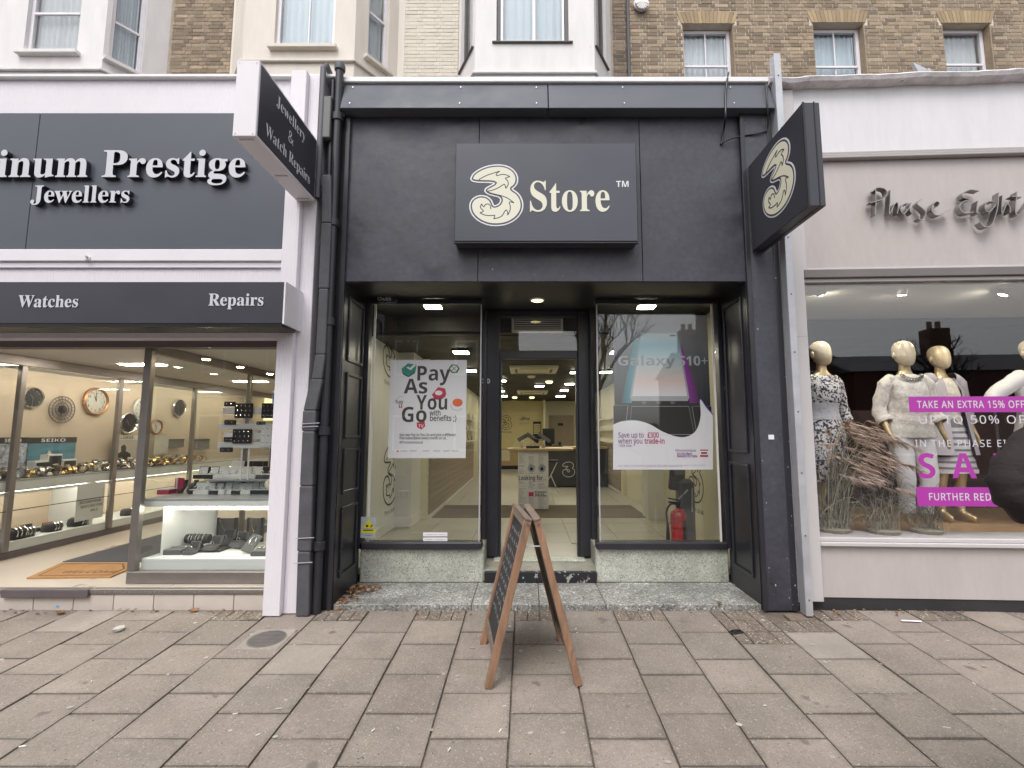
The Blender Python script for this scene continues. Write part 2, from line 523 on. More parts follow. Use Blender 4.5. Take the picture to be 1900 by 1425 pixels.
GLYPH_SERIF = {
38:[246,[93,-3,-16,1,-15,3,-13,5,-11,8,-9,9,-6,12,-4,13,-1,14,1,17,5,13,8,12,10,10,13,10,15,9,-11,12,-9,14,-7,15,-3,17,2,15,6,13,9,11,12,7,15,5,18,1,17,-1,14,-5,12,-7,8,-10,5,-13,2,-15,-1,-14,-5,-12,-7,-10,-10,-10,-12,-9,-13,-8,65,-63,8,12,6,12,5,15,4,15,30,0,-4,-14,-4,-13,-5,-13,-6,-12,-7,-11,-8,-9,49,-48,-40,0,-29,28,-11,-9,-12,-7,-12,-7,-14,-4,-16,-3],[94,146,12,8,9,7,7,7,7,11,2,13,-2,11,-6,9,-10,5,-12,2,-13,-2,-10,-5,-7,-9,-2,-12,2,-11,5,-11,7,-11],[94,23,14,1,12,2,11,4,14,8,12,9,-70,68,-11,-8,-9,-7,-8,-7,-8,-13,-2,-17,3,-16,9,-13,9,-6,11,-4]],
74:[165,[54,-33,-15,2,-13,4,-12,7,-8,9,-6,11,-2,11,2,11,5,8,8,6,9,1,10,-1,8,-5,5,-8,1,-9,-1,-8,-3,-7,-3,-5,-1,-4,4,-8,10,-2,11,2,6,6,4,9,1,14,0,172,-1,13,-2,8,-4,7,-6,4,-9,3,-12,1,0,9,117,0,0,-9,-11,-1,-8,-3,-5,-4,-3,-6,-2,-9,0,-13,0,-139,-5,-33,-14,-24,-23,-15]],
80:[209,[8,0,0,9,14,2,9,5,5,9,1,15,0,149,-1,14,-5,9,-9,5,-14,2,0,9,99,0,20,-1,17,-1,13,-3,11,-3,15,-9,12,-12,7,-15,2,-18,-2,-18,-7,-15,-12,-13,-11,-8,-15,-5,-17,-3,-19,-1,-30,0,0,-63,2,-15,4,-9,9,-5,15,-2,0,-9],[91,115,10,0,15,1,11,4,9,6,6,10,3,12,1,17,-1,15,-3,13,-4,10,-12,9,-18,4,-8,-1,-5,-3,-3,-5,-1,-8]],
82:[236,[8,0,0,9,14,2,9,5,5,9,1,15,0,149,-1,14,-5,9,-9,5,-14,2,0,9,100,0,24,-1,20,-3,18,-5,14,-6,13,-12,9,-15,3,-19,-4,-19,-9,-15,-16,-13,-23,-8,59,-87,5,-7,5,-5,6,-3,7,-1,1,0,0,-9,-71,0,-68,106,-10,0,0,-66,2,-15,4,-9,9,-5,15,-2,0,-9],[91,117,11,0,16,1,12,4,10,7,6,10,4,13,2,16,-3,21,-7,15,-13,9,-17,3,-11,-2,-6,-3,-3,-7,-1,-11]],
83:[195,[21,-5,0,84,10,0,5,-17,5,-15,7,-12,8,-10,12,-10,14,-6,16,-2,17,3,13,8,9,12,2,15,-3,13,-9,12,-15,10,-31,15,-13,8,-12,7,-10,8,-8,8,-7,12,-5,13,-1,15,1,13,3,12,5,10,10,14,14,10,10,4,12,3,12,1,11,-1,12,-1,12,-3,14,-4,5,-1,2,-1,2,0,7,3,3,8,10,0,0,-73,-9,0,-4,12,-4,10,-6,10,-11,13,-12,9,-13,6,-14,2,-15,-2,-12,-7,-8,-10,-2,-13,2,-12,7,-10,10,-8,15,-9,33,-15,12,-6,11,-7,9,-6,10,-11,6,-12,3,-13,2,-15,-1,-13,-4,-13,-6,-11,-7,-10,-10,-8,-12,-7,-13,-5,-15,-3,-16,-1,-8,0,-9,1,-8,2,-8,2,-8,3,-6,2,-4,1,-3,0,-4,-1,-3,-1,-3,-4,-1,-5]],
87:[306,[85,-5,-69,201,-4,11,-4,7,-7,4,-9,1,0,9,98,0,0,-9,-9,-1,-6,-2,-4,-4,-1,-7,1,-8,3,-11,37,-109,39,99,-7,23,-4,10,-5,6,-8,3,-11,1,0,9,105,0,0,-9,-18,-3,-6,-10,1,-5,2,-8,38,-110,33,102,3,10,1,8,-1,8,-4,4,-7,3,-10,1,0,9,60,0,0,-9,-9,-3,-6,-5,-5,-9,-5,-12,-64,-195,-9,0,-56,159,-63,-159]],
97:[172,[127,-5,-14,2,-9,8,-4,12,-12,-9,-12,-7,-14,-4,-14,-1,-16,2,-12,8,-7,11,-3,15,2,13,8,13,12,10,12,7,15,7,19,7,21,6,0,26,-1,12,-5,8,-8,5,-11,2,-16,-3,-6,-8,1,-3,4,-6,3,-6,1,-6,-1,-9,-5,-6,-7,-4,-9,-2,-10,2,-7,5,-4,7,-2,9,3,11,6,10,9,8,13,7,16,4,18,1,22,-1,16,-5,13,-7,8,-10,5,-14,1,-17,0,-74,1,-7,0,-4,2,-2,3,-1,4,1,4,3,5,-7,-12,-11,-12,-6],[76,17,5,1,6,2,6,5,6,7,0,53,-17,-7,-13,-9,-7,-12,-3,-15,4,-19]],
99:[147,[78,-5,-12,1,-12,4,-11,5,-9,8,-8,10,-7,11,-5,13,-3,13,-1,15,1,16,3,14,6,13,8,12,9,10,11,8,12,7,13,3,14,2,15,-2,13,-3,10,-6,10,-12,4,-14,-2,-9,-4,-6,-6,-5,-9,-1,-15,6,-5,17,0,3,0,3,1,2,0,3,-4,9,-10,3,-13,-3,-9,-10,-5,-17,-2,-24,1,-18,2,-15,4,-12,6,-11,9,-10,11,-7,13,-2,12,2,11,6,11,9,6,-6,-13,-15,-15,-11,-17,-7]],
101:[150,[77,-5,-13,1,-11,4,-11,5,-9,8,-8,10,-7,11,-4,14,-3,14,-1,17,1,15,3,14,5,12,7,11,8,10,9,8,11,6,12,3,13,1,18,-2,15,-6,12,-11,8,-10,5,-13,3,-14,1,-16,0,-4,-83,0,3,-27,8,-19,13,-12,18,-4,12,3,12,7,11,12,7,-7,-13,-18,-15,-13,-18,-7],[58,96,43,0,0,11,-1,19,-3,13,-7,7,-9,2,-13,-5,-7,-15,-3,-26]],
103:[164,[73,-70,-20,1,-16,3,-13,5,-13,11,-4,13,3,10,9,8,15,6,-12,8,-8,9,-2,11,2,12,7,10,12,9,18,9,-17,9,-13,11,-7,14,-3,17,2,15,7,13,10,10,14,8,10,4,12,2,13,1,13,-1,12,-2,13,-4,41,0,0,-18,-24,0,9,-15,3,-17,-2,-14,-6,-12,-9,-11,-12,-7,-15,-5,-16,-2,-4,0,-4,1,-3,0,-4,0,-8,-1,-7,-4,-4,-5,-2,-6,5,-9,16,-2,17,0,16,-1,14,-1,11,-3,14,-5,8,-9,5,-11,2,-13,-3,-15,-7,-13,-12,-10,-12,-6,-14,-5,-18,-2],[79,62,10,3,6,8,4,13,1,19,-1,20,-4,13,-6,8,-10,2,-10,-2,-7,-8,-4,-13,-1,-20,1,-19,4,-13,7,-8],[80,-58,23,1,16,5,9,8,4,11,-2,8,-5,4,-9,3,-14,1,-54,0,-8,-9,-3,-10,2,-9,8,-7,14,-4]],
104:[190,[9,0,0,8,8,1,5,4,3,6,1,9,0,171,-1,9,-2,7,-5,3,-9,2,0,8,65,0,0,-95,10,12,11,8,13,5,14,1,19,-3,13,-10,8,-17,3,-23,0,-78,1,-9,3,-6,5,-4,8,-1,0,-8,-81,0,0,8,2,0,11,5,4,15,0,80,-1,12,-2,9,-5,5,-9,2,-14,-5,-13,-13,0,-90,1,-9,2,-6,5,-4,8,-1,0,-8]],
105:[99,[50,181,-9,2,-9,5,-5,8,-2,10,2,10,5,8,9,6,9,2,10,-2,8,-6,6,-8,2,-10,-2,-10,-6,-8,-8,-5],[9,0,0,8,9,2,5,3,2,6,1,9,0,98,-1,10,-2,6,-4,3,-9,2,0,8,64,0,0,-127,1,-9,2,-6,5,-3,8,-2,0,-8]],
108:[100,[9,0,0,8,9,2,5,3,2,6,1,9,0,171,0,9,-2,7,-5,3,-9,2,0,8,64,0,0,-200,1,-9,2,-6,5,-3,8,-2,0,-8]],
109:[277,[9,0,0,8,8,1,5,4,3,6,1,9,0,99,-1,9,-2,6,-5,4,-9,1,0,8,64,0,0,-23,10,12,11,8,12,5,13,2,19,-3,14,-10,8,-15,11,12,11,9,13,5,14,2,19,-3,13,-10,8,-17,3,-23,0,-78,1,-9,2,-6,5,-4,8,-1,0,-8,-79,0,0,8,8,1,4,4,3,6,1,9,0,80,-1,12,-2,9,-5,5,-8,2,-14,-5,-13,-12,0,-91,1,-9,2,-6,5,-4,8,-1,0,-8,-78,0,0,8,8,1,4,4,3,6,1,9,0,80,-1,12,-2,9,-5,5,-8,2,-15,-5,-12,-13,0,-90,1,-9,2,-6,5,-3,8,-2,0,-8]],
110:[190,[9,0,0,8,8,1,5,4,3,6,1,9,0,99,-1,9,-2,6,-5,4,-9,1,0,8,65,0,0,-21,10,11,11,8,13,5,14,1,19,-3,13,-10,8,-17,3,-23,0,-78,1,-9,3,-6,5,-4,8,-1,0,-8,-81,0,0,8,2,0,11,5,4,15,0,80,-1,12,-2,9,-5,5,-9,2,-14,-5,-13,-13,0,-90,1,-9,2,-6,5,-4,8,-1,0,-8]],
111:[168,[84,-5,-14,1,-13,4,-12,6,-10,8,-9,10,-7,11,-5,13,-4,14,-1,15,1,15,4,14,5,13,7,12,9,10,10,8,12,5,13,4,14,1,14,-1,13,-3,12,-6,10,-8,9,-10,7,-11,5,-13,3,-14,1,-16,-1,-16,-3,-14,-5,-13,-7,-11,-9,-10,-10,-8,-12,-5,-13,-4],[84,6,12,3,8,10,3,9,2,13,0,10,1,12,0,14,-1,20,-1,17,-2,12,-2,9,-8,11,-12,3,-12,-3,-8,-11,-2,-9,-2,-12,-1,-17,-1,-20,1,-14,0,-12,1,-10,2,-13,2,-9,8,-10]],
112:[186,[9,-70,0,8,6,1,5,2,3,4,2,5,1,7,0,11,0,154,-1,12,-2,8,-5,3,-8,2,0,8,62,0,0,-24,11,16,15,9,17,4,17,-3,14,-8,9,-8,7,-9,5,-11,5,-13,2,-13,1,-15,-1,-16,-2,-14,-5,-14,-6,-12,-7,-10,-8,-8,-15,-8,-18,-3,-15,2,-13,7,-11,12,0,-45,0,-12,2,-8,3,-6,4,-4,7,-2,9,0,0,-9],[98,14,13,4,9,12,3,12,3,16,0,19,0,19,-2,16,-3,12,-8,11,-14,4,-14,-5,-11,-16,0,-84,10,-15]],
114:[144,[9,0,0,8,9,2,5,3,2,6,1,9,0,98,-1,10,-2,7,-5,3,-8,1,0,8,63,0,0,-29,9,14,12,11,11,6,12,2,12,-2,9,-5,5,-8,2,-11,-2,-9,-4,-7,-7,-4,-8,-2,-8,1,-5,3,-4,5,-4,5,-4,4,-5,1,-7,-2,-6,-7,-5,-11,-1,-14,0,-68,1,-10,3,-5,8,-3,12,-2,0,-8]],
115:[144,[76,-5,-15,2,-18,6,-3,1,-3,0,-7,-2,-4,-6,-8,0,0,57,9,0,3,-13,6,-11,7,-10,13,-9,14,-3,11,2,8,4,5,7,2,9,-4,13,-14,10,-25,13,-15,9,-11,11,-6,12,-3,13,2,13,5,12,7,10,11,8,13,5,15,2,5,-1,7,-1,8,-2,8,-2,4,-1,2,0,1,-1,5,2,4,6,7,0,0,-49,-8,0,-7,16,-9,12,-11,7,-12,2,-10,-1,-7,-4,-4,-6,-2,-7,2,-8,4,-6,6,-5,9,-5,23,-11,15,-9,10,-10,6,-13,2,-16,-2,-15,-5,-12,-8,-11,-11,-8,-13,-4]],
116:[114,[62,-5,-18,3,-11,7,-7,13,-2,18,0,103,-14,0,0,11,13,12,11,12,10,11,12,14,8,13,8,0,0,-57,32,0,0,-16,-32,0,0,-98,1,-9,2,-7,3,-4,6,-1,11,4,8,13,8,-4,-9,-17,-11,-11,-13,-7]],
117:[187,[65,-5,-13,1,-11,5,-8,8,-6,10,-3,13,-1,16,0,76,-1,10,-2,7,-5,4,-9,2,0,8,65,0,0,-118,1,-8,3,-6,6,-4,7,-1,15,4,11,11,0,91,-1,11,-3,7,-5,4,-10,1,0,8,67,0,0,-120,1,-10,3,-6,5,-3,9,-1,0,-9,-14,0,-16,-2,-17,-4,-19,-5,0,25,-9,-10,-12,-8,-13,-5]],
119:[217,[61,-5,-53,137,-2,6,-3,4,-4,3,-4,2,0,8,74,0,0,-8,-6,-1,-3,-1,-2,-3,-1,-4,0,-2,1,-3,1,-3,1,-4,23,-63,22,55,-5,15,-2,7,-3,4,-4,2,-7,1,0,8,78,0,0,-8,-11,-3,-3,-6,0,-2,0,-2,1,-3,19,-60,23,57,2,5,0,5,0,4,-3,2,-5,2,-7,1,0,8,45,0,0,-8,-6,-1,-5,-4,-3,-6,-3,-7,-54,-134,-8,0,-33,103,-41,-103]],
121:[150,[26,-70,-11,2,-10,6,-6,9,-2,11,1,8,4,7,7,6,9,1,8,-1,6,-4,4,-5,1,-8,0,-3,0,-3,1,-4,5,-1,6,3,8,9,4,7,4,8,3,9,2,11,-52,127,-3,7,-3,6,-2,3,-2,3,-4,2,-6,1,0,8,83,0,0,-8,-8,-1,-5,-1,-3,-3,-1,-5,0,-2,1,-2,1,-2,0,-3,27,-69,22,62,2,5,1,4,1,4,0,3,-1,5,-3,3,-6,1,-8,1,0,8,49,0,0,-8,-7,-2,-4,-5,-5,-8,-4,-11,-49,-133,-6,-14,-5,-12,-5,-10,-9,-11,-8,-6,-10,-4]],
}
GLYPH_BOLD = {
37:[279,[65,93,-14,2,-12,7,-10,11,-7,15,-4,18,-2,22,2,22,4,19,6,14,10,11,12,7,15,2,16,-2,12,-7,10,-11,7,-14,4,-19,2,-22,-2,-22,-4,-18,-6,-15,-10,-11,-13,-7],[60,0,133,240,26,0,-133,-240],[65,114,15,6,8,18,3,30,-3,30,-8,18,-15,6,-11,-3,-7,-10,-3,-11,-2,-13,-1,-17,1,-16,2,-14,3,-10,7,-11],[212,-3,-14,2,-13,7,-9,11,-7,15,-4,18,-2,22,2,22,3,19,7,14,9,11,13,7,15,2,15,-2,13,-7,10,-11,7,-14,4,-19,2,-22,-2,-22,-4,-18,-7,-15,-9,-11,-13,-7],[212,18,15,6,8,18,3,30,-3,30,-8,18,-15,6,-11,-3,-7,-11,-4,-10,-2,-13,0,-17,0,-16,2,-14,4,-11,7,-10]],
43:[192,[84,37,0,69,-67,0,0,24,67,0,0,70,24,0,0,-70,67,0,0,-24,-67,0,0,-69]],
46:[90,[45,-5,-8,2,-7,4,-4,7,-2,10,2,11,4,7,7,3,8,2,8,-2,7,-3,4,-7,2,-11,-2,-10,-4,-7,-7,-4]],
48:[192,[96,-3,-27,3,-21,11,-16,18,-11,25,-7,30,-2,36,1,25,3,22,4,19,7,17,9,14,11,12,13,8,17,5,19,1,26,-3,21,-11,16,-18,12,-25,6,-30,3,-36,-1,-25,-3,-22,-5,-19,-6,-17,-9,-14,-11,-12,-14,-8,-16,-5],[96,38,16,5,10,15,4,16,2,21,1,25,-1,25,-2,21,-4,16,-10,15,-16,5,-16,-5,-10,-15,-4,-16,-3,-21,-1,-25,1,-25,3,-21,4,-16,10,-15]],
49:[192,[88,0,0,139,0,10,0,13,1,13,0,11,-2,-2,-5,-5,-5,-5,-5,-4,-28,-22,-24,30,77,62,42,0,0,-240]],
51:[192,[82,-3,-25,1,-23,4,-21,8,0,43,16,-7,16,-5,16,-3,16,-1,16,1,13,3,9,5,8,12,3,15,-2,9,-3,8,-7,6,-11,4,-10,2,-11,1,-14,1,-18,0,0,39,18,0,20,1,14,3,10,5,6,6,3,8,1,9,-2,11,-6,9,-11,5,-15,2,-16,-1,-14,-5,-12,-6,-9,-5,-24,35,10,6,11,6,12,4,14,4,15,2,16,1,23,-2,20,-5,16,-8,12,-11,7,-14,3,-17,-2,-15,-5,-14,-8,-11,-11,-8,-12,-7,-14,-5,0,-1,18,-3,14,-6,12,-8,8,-11,5,-12,2,-15,-1,-14,-4,-12,-6,-12,-8,-10,-10,-9,-13,-7,-16,-5,-18,-3]],
53:[192,[81,-3,-12,0,-12,1,-11,2,-16,4,-14,6,0,43,14,-6,16,-5,17,-3,16,-1,14,1,12,3,9,5,9,12,3,17,-6,20,-16,12,-26,4,-10,0,-10,-2,-9,-1,-8,-2,-20,11,9,122,130,0,0,-43,-85,0,-5,-47,6,1,6,1,8,1,11,0,14,-1,13,-3,12,-4,10,-7,9,-8,8,-10,5,-11,4,-14,1,-15,-3,-24,-8,-20,-14,-17,-18,-12,-24,-8]],
56:[192,[96,-3,-25,2,-21,5,-16,10,-12,13,-8,15,-2,19,1,15,5,14,7,11,10,9,11,8,12,7,-10,7,-10,9,-8,9,-6,10,-4,12,-1,13,3,18,8,14,12,11,16,8,12,4,13,2,13,1,14,-1,12,-2,12,-4,16,-8,12,-11,8,-14,3,-18,-2,-13,-4,-12,-7,-10,-9,-9,-10,-8,-11,-6,12,-8,12,-8,10,-10,9,-11,5,-13,2,-15,-1,-13,-4,-11,-6,-10,-8,-10,-9,-7,-12,-6,-13,-5,-15,-2],[96,148,11,6,9,7,7,9,2,11,-2,11,-6,7,-10,5,-11,2,-12,-2,-9,-5,-6,-7,-2,-11,2,-11,7,-9,9,-7],[95,34,17,2,12,6,7,9,2,12,-1,9,-4,7,-6,7,-8,6,-8,5,-8,5,-4,2,-14,-8,-11,-9,-8,-10,-2,-13,2,-12,7,-10,11,-6]],
65:[232,[0,0,85,241,62,0,85,-241,-55,0,-17,57,-88,0,-17,-57],[85,100,62,0,-17,55,-5,15,-2,9,-3,9,-2,8,-2,7,-2,-7,-3,-9,-2,-10,-3,-9,-2,-8,-2,-5]],
67:[214,[127,-3,-23,1,-20,5,-18,9,-14,11,-12,15,-9,17,-6,19,-4,22,-2,24,2,23,4,21,8,20,10,17,12,14,16,12,18,9,20,5,23,2,12,0,12,-2,12,-2,12,-4,11,-4,11,-5,-16,-41,-14,6,-13,5,-14,4,-13,1,-18,-3,-15,-7,-12,-12,-8,-16,-5,-20,-2,-24,1,-23,5,-20,8,-16,12,-12,15,-7,19,-2,15,1,14,2,16,4,16,6,0,-43,-16,-5,-15,-4,-17,-3]],
68:[248,[30,0,0,240,75,0,24,-2,22,-4,20,-8,17,-10,14,-13,12,-16,8,-19,5,-21,2,-25,-4,-37,-11,-30,-19,-24,-26,-17,-33,-11,-38,-3],[81,42,22,0,41,9,24,26,8,44,-2,24,-5,20,-10,14,-14,11,-16,6,-21,2,-27,0]],
69:[188,[30,0,0,240,138,0,0,-42,-87,0,0,-53,81,0,0,-41,-81,0,0,-62,87,0,0,-42]],
70:[184,[30,0,0,240,138,0,0,-42,-88,0,0,-62,82,0,0,-41,-82,0,0,-95]],
71:[243,[131,-3,-33,3,-28,11,-22,17,-16,24,-9,31,-4,37,2,24,5,22,8,19,11,17,14,15,18,11,20,8,22,5,26,2,12,0,13,-2,12,-2,12,-3,11,-3,11,-5,-17,-40,-12,5,-13,4,-14,3,-16,1,-14,-1,-13,-4,-11,-5,-10,-8,-8,-9,-7,-12,-5,-13,-3,-14,-1,-16,1,-15,2,-14,3,-12,8,-17,12,-12,10,-5,12,-4,14,-1,10,0,9,1,7,1,7,1,0,50,-46,0,0,43,95,0,0,-125,-12,-4,-13,-3,-14,-3,-14,-2,-15,-1]],
72:[257,[30,0,0,240,51,0,0,-94,95,0,0,94,51,0,0,-240,-51,0,0,103,-95,0,0,-103]],
73:[131,[11,0,0,29,29,13,0,155,-29,14,0,29,109,0,0,-29,-29,-14,0,-155,29,-13,0,-29]],
75:[223,[30,0,0,240,51,0,0,-110,5,7,5,7,5,7,5,7,65,82,56,0,-83,-106,84,-134,-58,0,-63,101,-21,-15,0,-86]],
76:[190,[30,0,0,240,51,0,0,-198,97,0,0,-42]],
77:[317,[30,0,0,240,69,0,57,-184,1,0,60,184,69,0,0,-240,-47,0,0,113,0,13,1,14,0,14,1,14,0,11,0,9,-1,0,-62,-188,-46,0,-58,188,-1,0,0,-8,1,-12,1,-14,0,-15,0,-14,1,-14,0,-111]],
78:[273,[30,0,0,240,64,0,104,-180,1,0,0,17,-1,16,-1,17,0,16,0,114,46,0,0,-240,-65,0,-104,181,-1,0,1,-17,1,-17,0,-17,1,-17,0,-113]],
79:[267,[134,-3,-25,1,-21,6,-19,8,-15,12,-13,14,-9,17,-7,20,-4,22,-2,24,2,23,4,22,7,19,9,17,13,15,15,11,19,9,21,5,25,1,24,-1,22,-5,18,-9,15,-11,13,-15,10,-17,6,-19,4,-22,2,-24,-2,-24,-4,-21,-6,-20,-10,-17,-13,-14,-15,-12,-18,-8,-22,-6],[134,39,19,3,16,7,11,12,8,16,5,20,1,23,-1,24,-5,19,-8,17,-11,12,-16,7,-19,2,-20,-2,-15,-7,-12,-12,-8,-17,-5,-19,-1,-24,1,-23,5,-20,8,-16,12,-12,15,-7]],
80:[211,[30,0,0,240,77,0,28,-2,22,-7,17,-11,12,-15,7,-19,3,-21,-1,-14,-3,-13,-5,-12,-7,-12,-10,-9,-12,-9,-15,-6,-19,-3,-21,-2,-22,0,0,-85],[81,127,17,0,13,1,11,3,10,4,9,12,3,16,-4,20,-14,11,-22,4,-23,0]],
82:[222,[30,0,0,240,70,0,30,-2,24,-6,18,-10,13,-14,8,-18,3,-22,-2,-16,-4,-13,-8,-11,-9,-10,-11,-7,-11,-7,71,-104,-57,0,-57,92,-27,0,0,-92],[81,133,16,0,16,1,12,3,8,5,9,10,2,15,-3,14,-8,10,-9,4,-13,2,-15,1,-15,0]],
83:[185,[83,-3,-24,1,-23,5,-21,8,0,47,12,-4,12,-5,12,-4,12,-4,12,-2,12,0,16,1,11,6,6,8,2,10,-3,12,-11,10,-9,6,-11,6,-13,5,-9,5,-9,5,-9,6,-10,8,-8,9,-6,11,-4,13,-2,15,3,20,7,17,12,13,16,10,20,6,23,2,13,0,12,-2,11,-2,12,-4,11,-4,13,-5,-17,-39,-15,6,-14,4,-14,3,-13,1,-13,-2,-9,-5,-6,-8,-2,-9,3,-12,8,-9,9,-5,11,-6,14,-7,12,-5,10,-6,10,-7,11,-10,9,-12,5,-14,2,-18,-3,-19,-8,-17,-12,-14,-18,-11,-22,-6]],
84:[194,[72,0,0,197,-65,0,0,43,181,0,0,-43,-65,0,0,-197]],
85:[254,[126,-3,-29,2,-25,8,-19,14,-13,18,-9,21,-2,25,0,155,50,0,0,-147,2,-18,4,-14,6,-10,10,-6,12,-4,14,-2,15,2,12,4,9,7,7,11,3,13,2,17,0,147,50,0,0,-155,-1,-16,-4,-15,-6,-14,-8,-13,-11,-10,-14,-9,-15,-6,-19,-4]],
86:[218,[81,0,-81,240,51,0,45,-143,2,-5,2,-9,3,-10,2,-10,3,-10,1,-9,2,9,2,10,2,10,3,10,4,14,45,143,51,0,-81,-240]],
87:[325,[61,0,-61,240,50,0,31,-131,2,-9,2,-11,2,-11,2,-12,2,-11,1,-9,2,9,1,11,2,11,3,11,2,10,1,7,35,135,48,0,35,-135,2,-7,2,-9,2,-12,2,-11,2,-11,1,-9,2,9,1,11,3,12,2,11,4,20,31,131,50,0,-61,-240,-58,0,-33,126,-1,5,-1,6,-2,8,-2,8,-1,9,-2,8,-1,7,-1,5,0,-5,-2,-7,-3,-17,-2,-8,-1,-8,-2,-7,-1,-4,-32,-126]],
88:[224,[0,0,80,124,-75,116,56,0,52,-87,51,87,54,0,-75,-119,81,-121,-58,0,-56,91,-56,-91]],
89:[210,[80,0,0,92,-80,148,55,0,50,-99,50,99,55,0,-80,-147,0,-93]],
97:[203,[71,-3,-16,1,-13,5,-12,8,-9,11,-5,15,-2,18,2,18,7,14,12,11,16,8,20,5,25,2,32,1,0,8,-2,13,-6,8,-9,5,-12,2,-13,-1,-13,-3,-13,-4,-12,-5,-17,34,16,6,17,6,12,2,13,2,12,0,23,-2,19,-5,15,-9,11,-12,6,-17,3,-20,0,-122,-35,0,-10,25,-1,0,-12,-13,-13,-9,-10,-3,-12,-3],[90,33,15,3,12,7,8,11,3,16,0,15,-20,-1,-20,-2,-13,-6,-7,-10,-3,-12,2,-9,5,-7,8,-4]],
102:[130,[34,0,0,146,-27,0,0,24,27,13,0,14,1,14,3,12,4,10,10,11,13,8,16,4,18,1,14,-1,13,-1,11,-3,8,-3,-13,-36,-6,1,-6,2,-7,1,-9,0,-9,-1,-6,-5,-3,-7,-2,-9,0,-12,44,0,0,-37,-44,0,0,-146]],
103:[213,[95,-81,-13,1,-12,0,-11,2,-17,3,-16,5,0,40,23,-8,24,-4,25,-2,21,5,13,14,4,23,0,3,0,6,1,6,1,11,-2,0,-10,-13,-12,-8,-14,-5,-16,-1,-20,2,-17,9,-14,14,-10,19,-6,23,-2,27,2,28,6,24,11,19,14,14,17,8,21,3,21,-3,17,-9,15,-15,1,0,4,23,42,0,0,-183,-2,-24,-8,-20,-13,-16,-18,-11,-23,-7],[102,36,17,3,11,8,6,9,3,13,1,16,0,6,-1,18,-3,14,-5,10,-12,10,-18,3,-19,-6,-12,-19,-4,-30,4,-31,12,-18]],
105:[102,[51,206,-10,2,-9,4,-6,7,-2,12,2,12,6,7,9,4,10,1,11,-1,9,-4,6,-7,2,-12,-2,-12,-6,-7,-9,-4],[26,0,0,183,50,0,0,-183]],
107:[208,[26,0,0,255,50,0,0,-114,0,-10,-1,-11,0,-10,-1,-10,5,7,6,7,5,7,6,7,51,55,57,0,-73,-79,77,-104,-58,0,-52,74,-22,-17,0,-57]],
108:[102,[26,0,0,255,50,0,0,-255]],
110:[221,[26,0,0,183,38,0,7,-23,3,0,10,12,14,8,16,5,16,2,19,-2,15,-5,14,-9,10,-13,5,-17,2,-21,0,-120,-50,0,0,107,-1,17,-6,13,-9,7,-13,3,-19,-4,-12,-12,-5,-12,-3,-15,-1,-18,0,-86]],
111:[208,[103,-3,-16,1,-15,4,-14,6,-12,8,-11,11,-8,13,-7,15,-4,18,-1,19,3,28,8,23,13,19,18,14,22,8,25,3,17,-2,15,-3,14,-6,12,-9,11,-11,8,-12,7,-16,3,-17,2,-19,-3,-28,-8,-24,-13,-19,-18,-13,-22,-9],[104,37,17,3,12,11,5,11,3,13,1,17,-1,17,-3,13,-5,11,-12,10,-17,3,-17,-3,-12,-10,-5,-11,-3,-13,-1,-17,1,-17,3,-13,5,-11,12,-11]],
114:[152,[26,0,0,183,38,0,8,-31,2,0,9,14,13,11,15,7,18,3,4,0,4,-1,5,0,3,-1,-3,-47,-3,1,-4,1,-4,0,-4,0,-13,-1,-12,-4,-10,-5,-9,-9,-5,-12,-2,-16,0,-93]],
115:[167,[76,-3,-18,0,-15,2,-14,3,-14,5,0,42,16,-6,16,-5,16,-4,15,-1,12,1,9,4,4,5,2,6,-1,4,-2,4,-4,4,-7,5,-10,5,-16,7,-15,7,-13,8,-10,7,-7,10,-4,12,-1,14,2,15,7,13,11,10,15,7,17,4,21,2,16,-1,16,-3,16,-4,16,-7,-15,-36,-13,6,-13,4,-12,3,-12,1,-17,-3,-5,-9,1,-4,2,-4,4,-4,7,-4,10,-5,14,-6,15,-6,12,-7,10,-8,8,-9,5,-12,1,-15,-2,-17,-7,-14,-11,-11,-15,-9,-19,-5]],
117:[221,[90,-3,-18,1,-16,6,-13,9,-10,12,-6,17,-2,22,0,119,50,0,0,-107,2,-17,5,-12,9,-8,14,-2,19,4,12,11,5,12,2,15,1,18,0,86,50,0,0,-183,-38,0,-7,24,-2,0,-11,-13,-13,-8,-16,-5]],
120:[194,[2,0,62,94,-59,89,56,0,36,-58,36,58,57,0,-60,-89,62,-94,-56,0,-39,63,-39,-63]],
121:[191,[37,-81,-8,1,-7,0,-6,1,-5,1,0,40,4,-1,5,-1,6,0,5,0,14,2,11,7,8,11,6,12,3,9,-73,182,55,0,34,-103,3,-7,1,-8,2,-8,0,-9,1,0,2,9,1,8,2,8,2,7,34,103,54,0,-78,-207,-8,-17,-10,-14,-12,-11,-14,-8,-15,-5]],
}
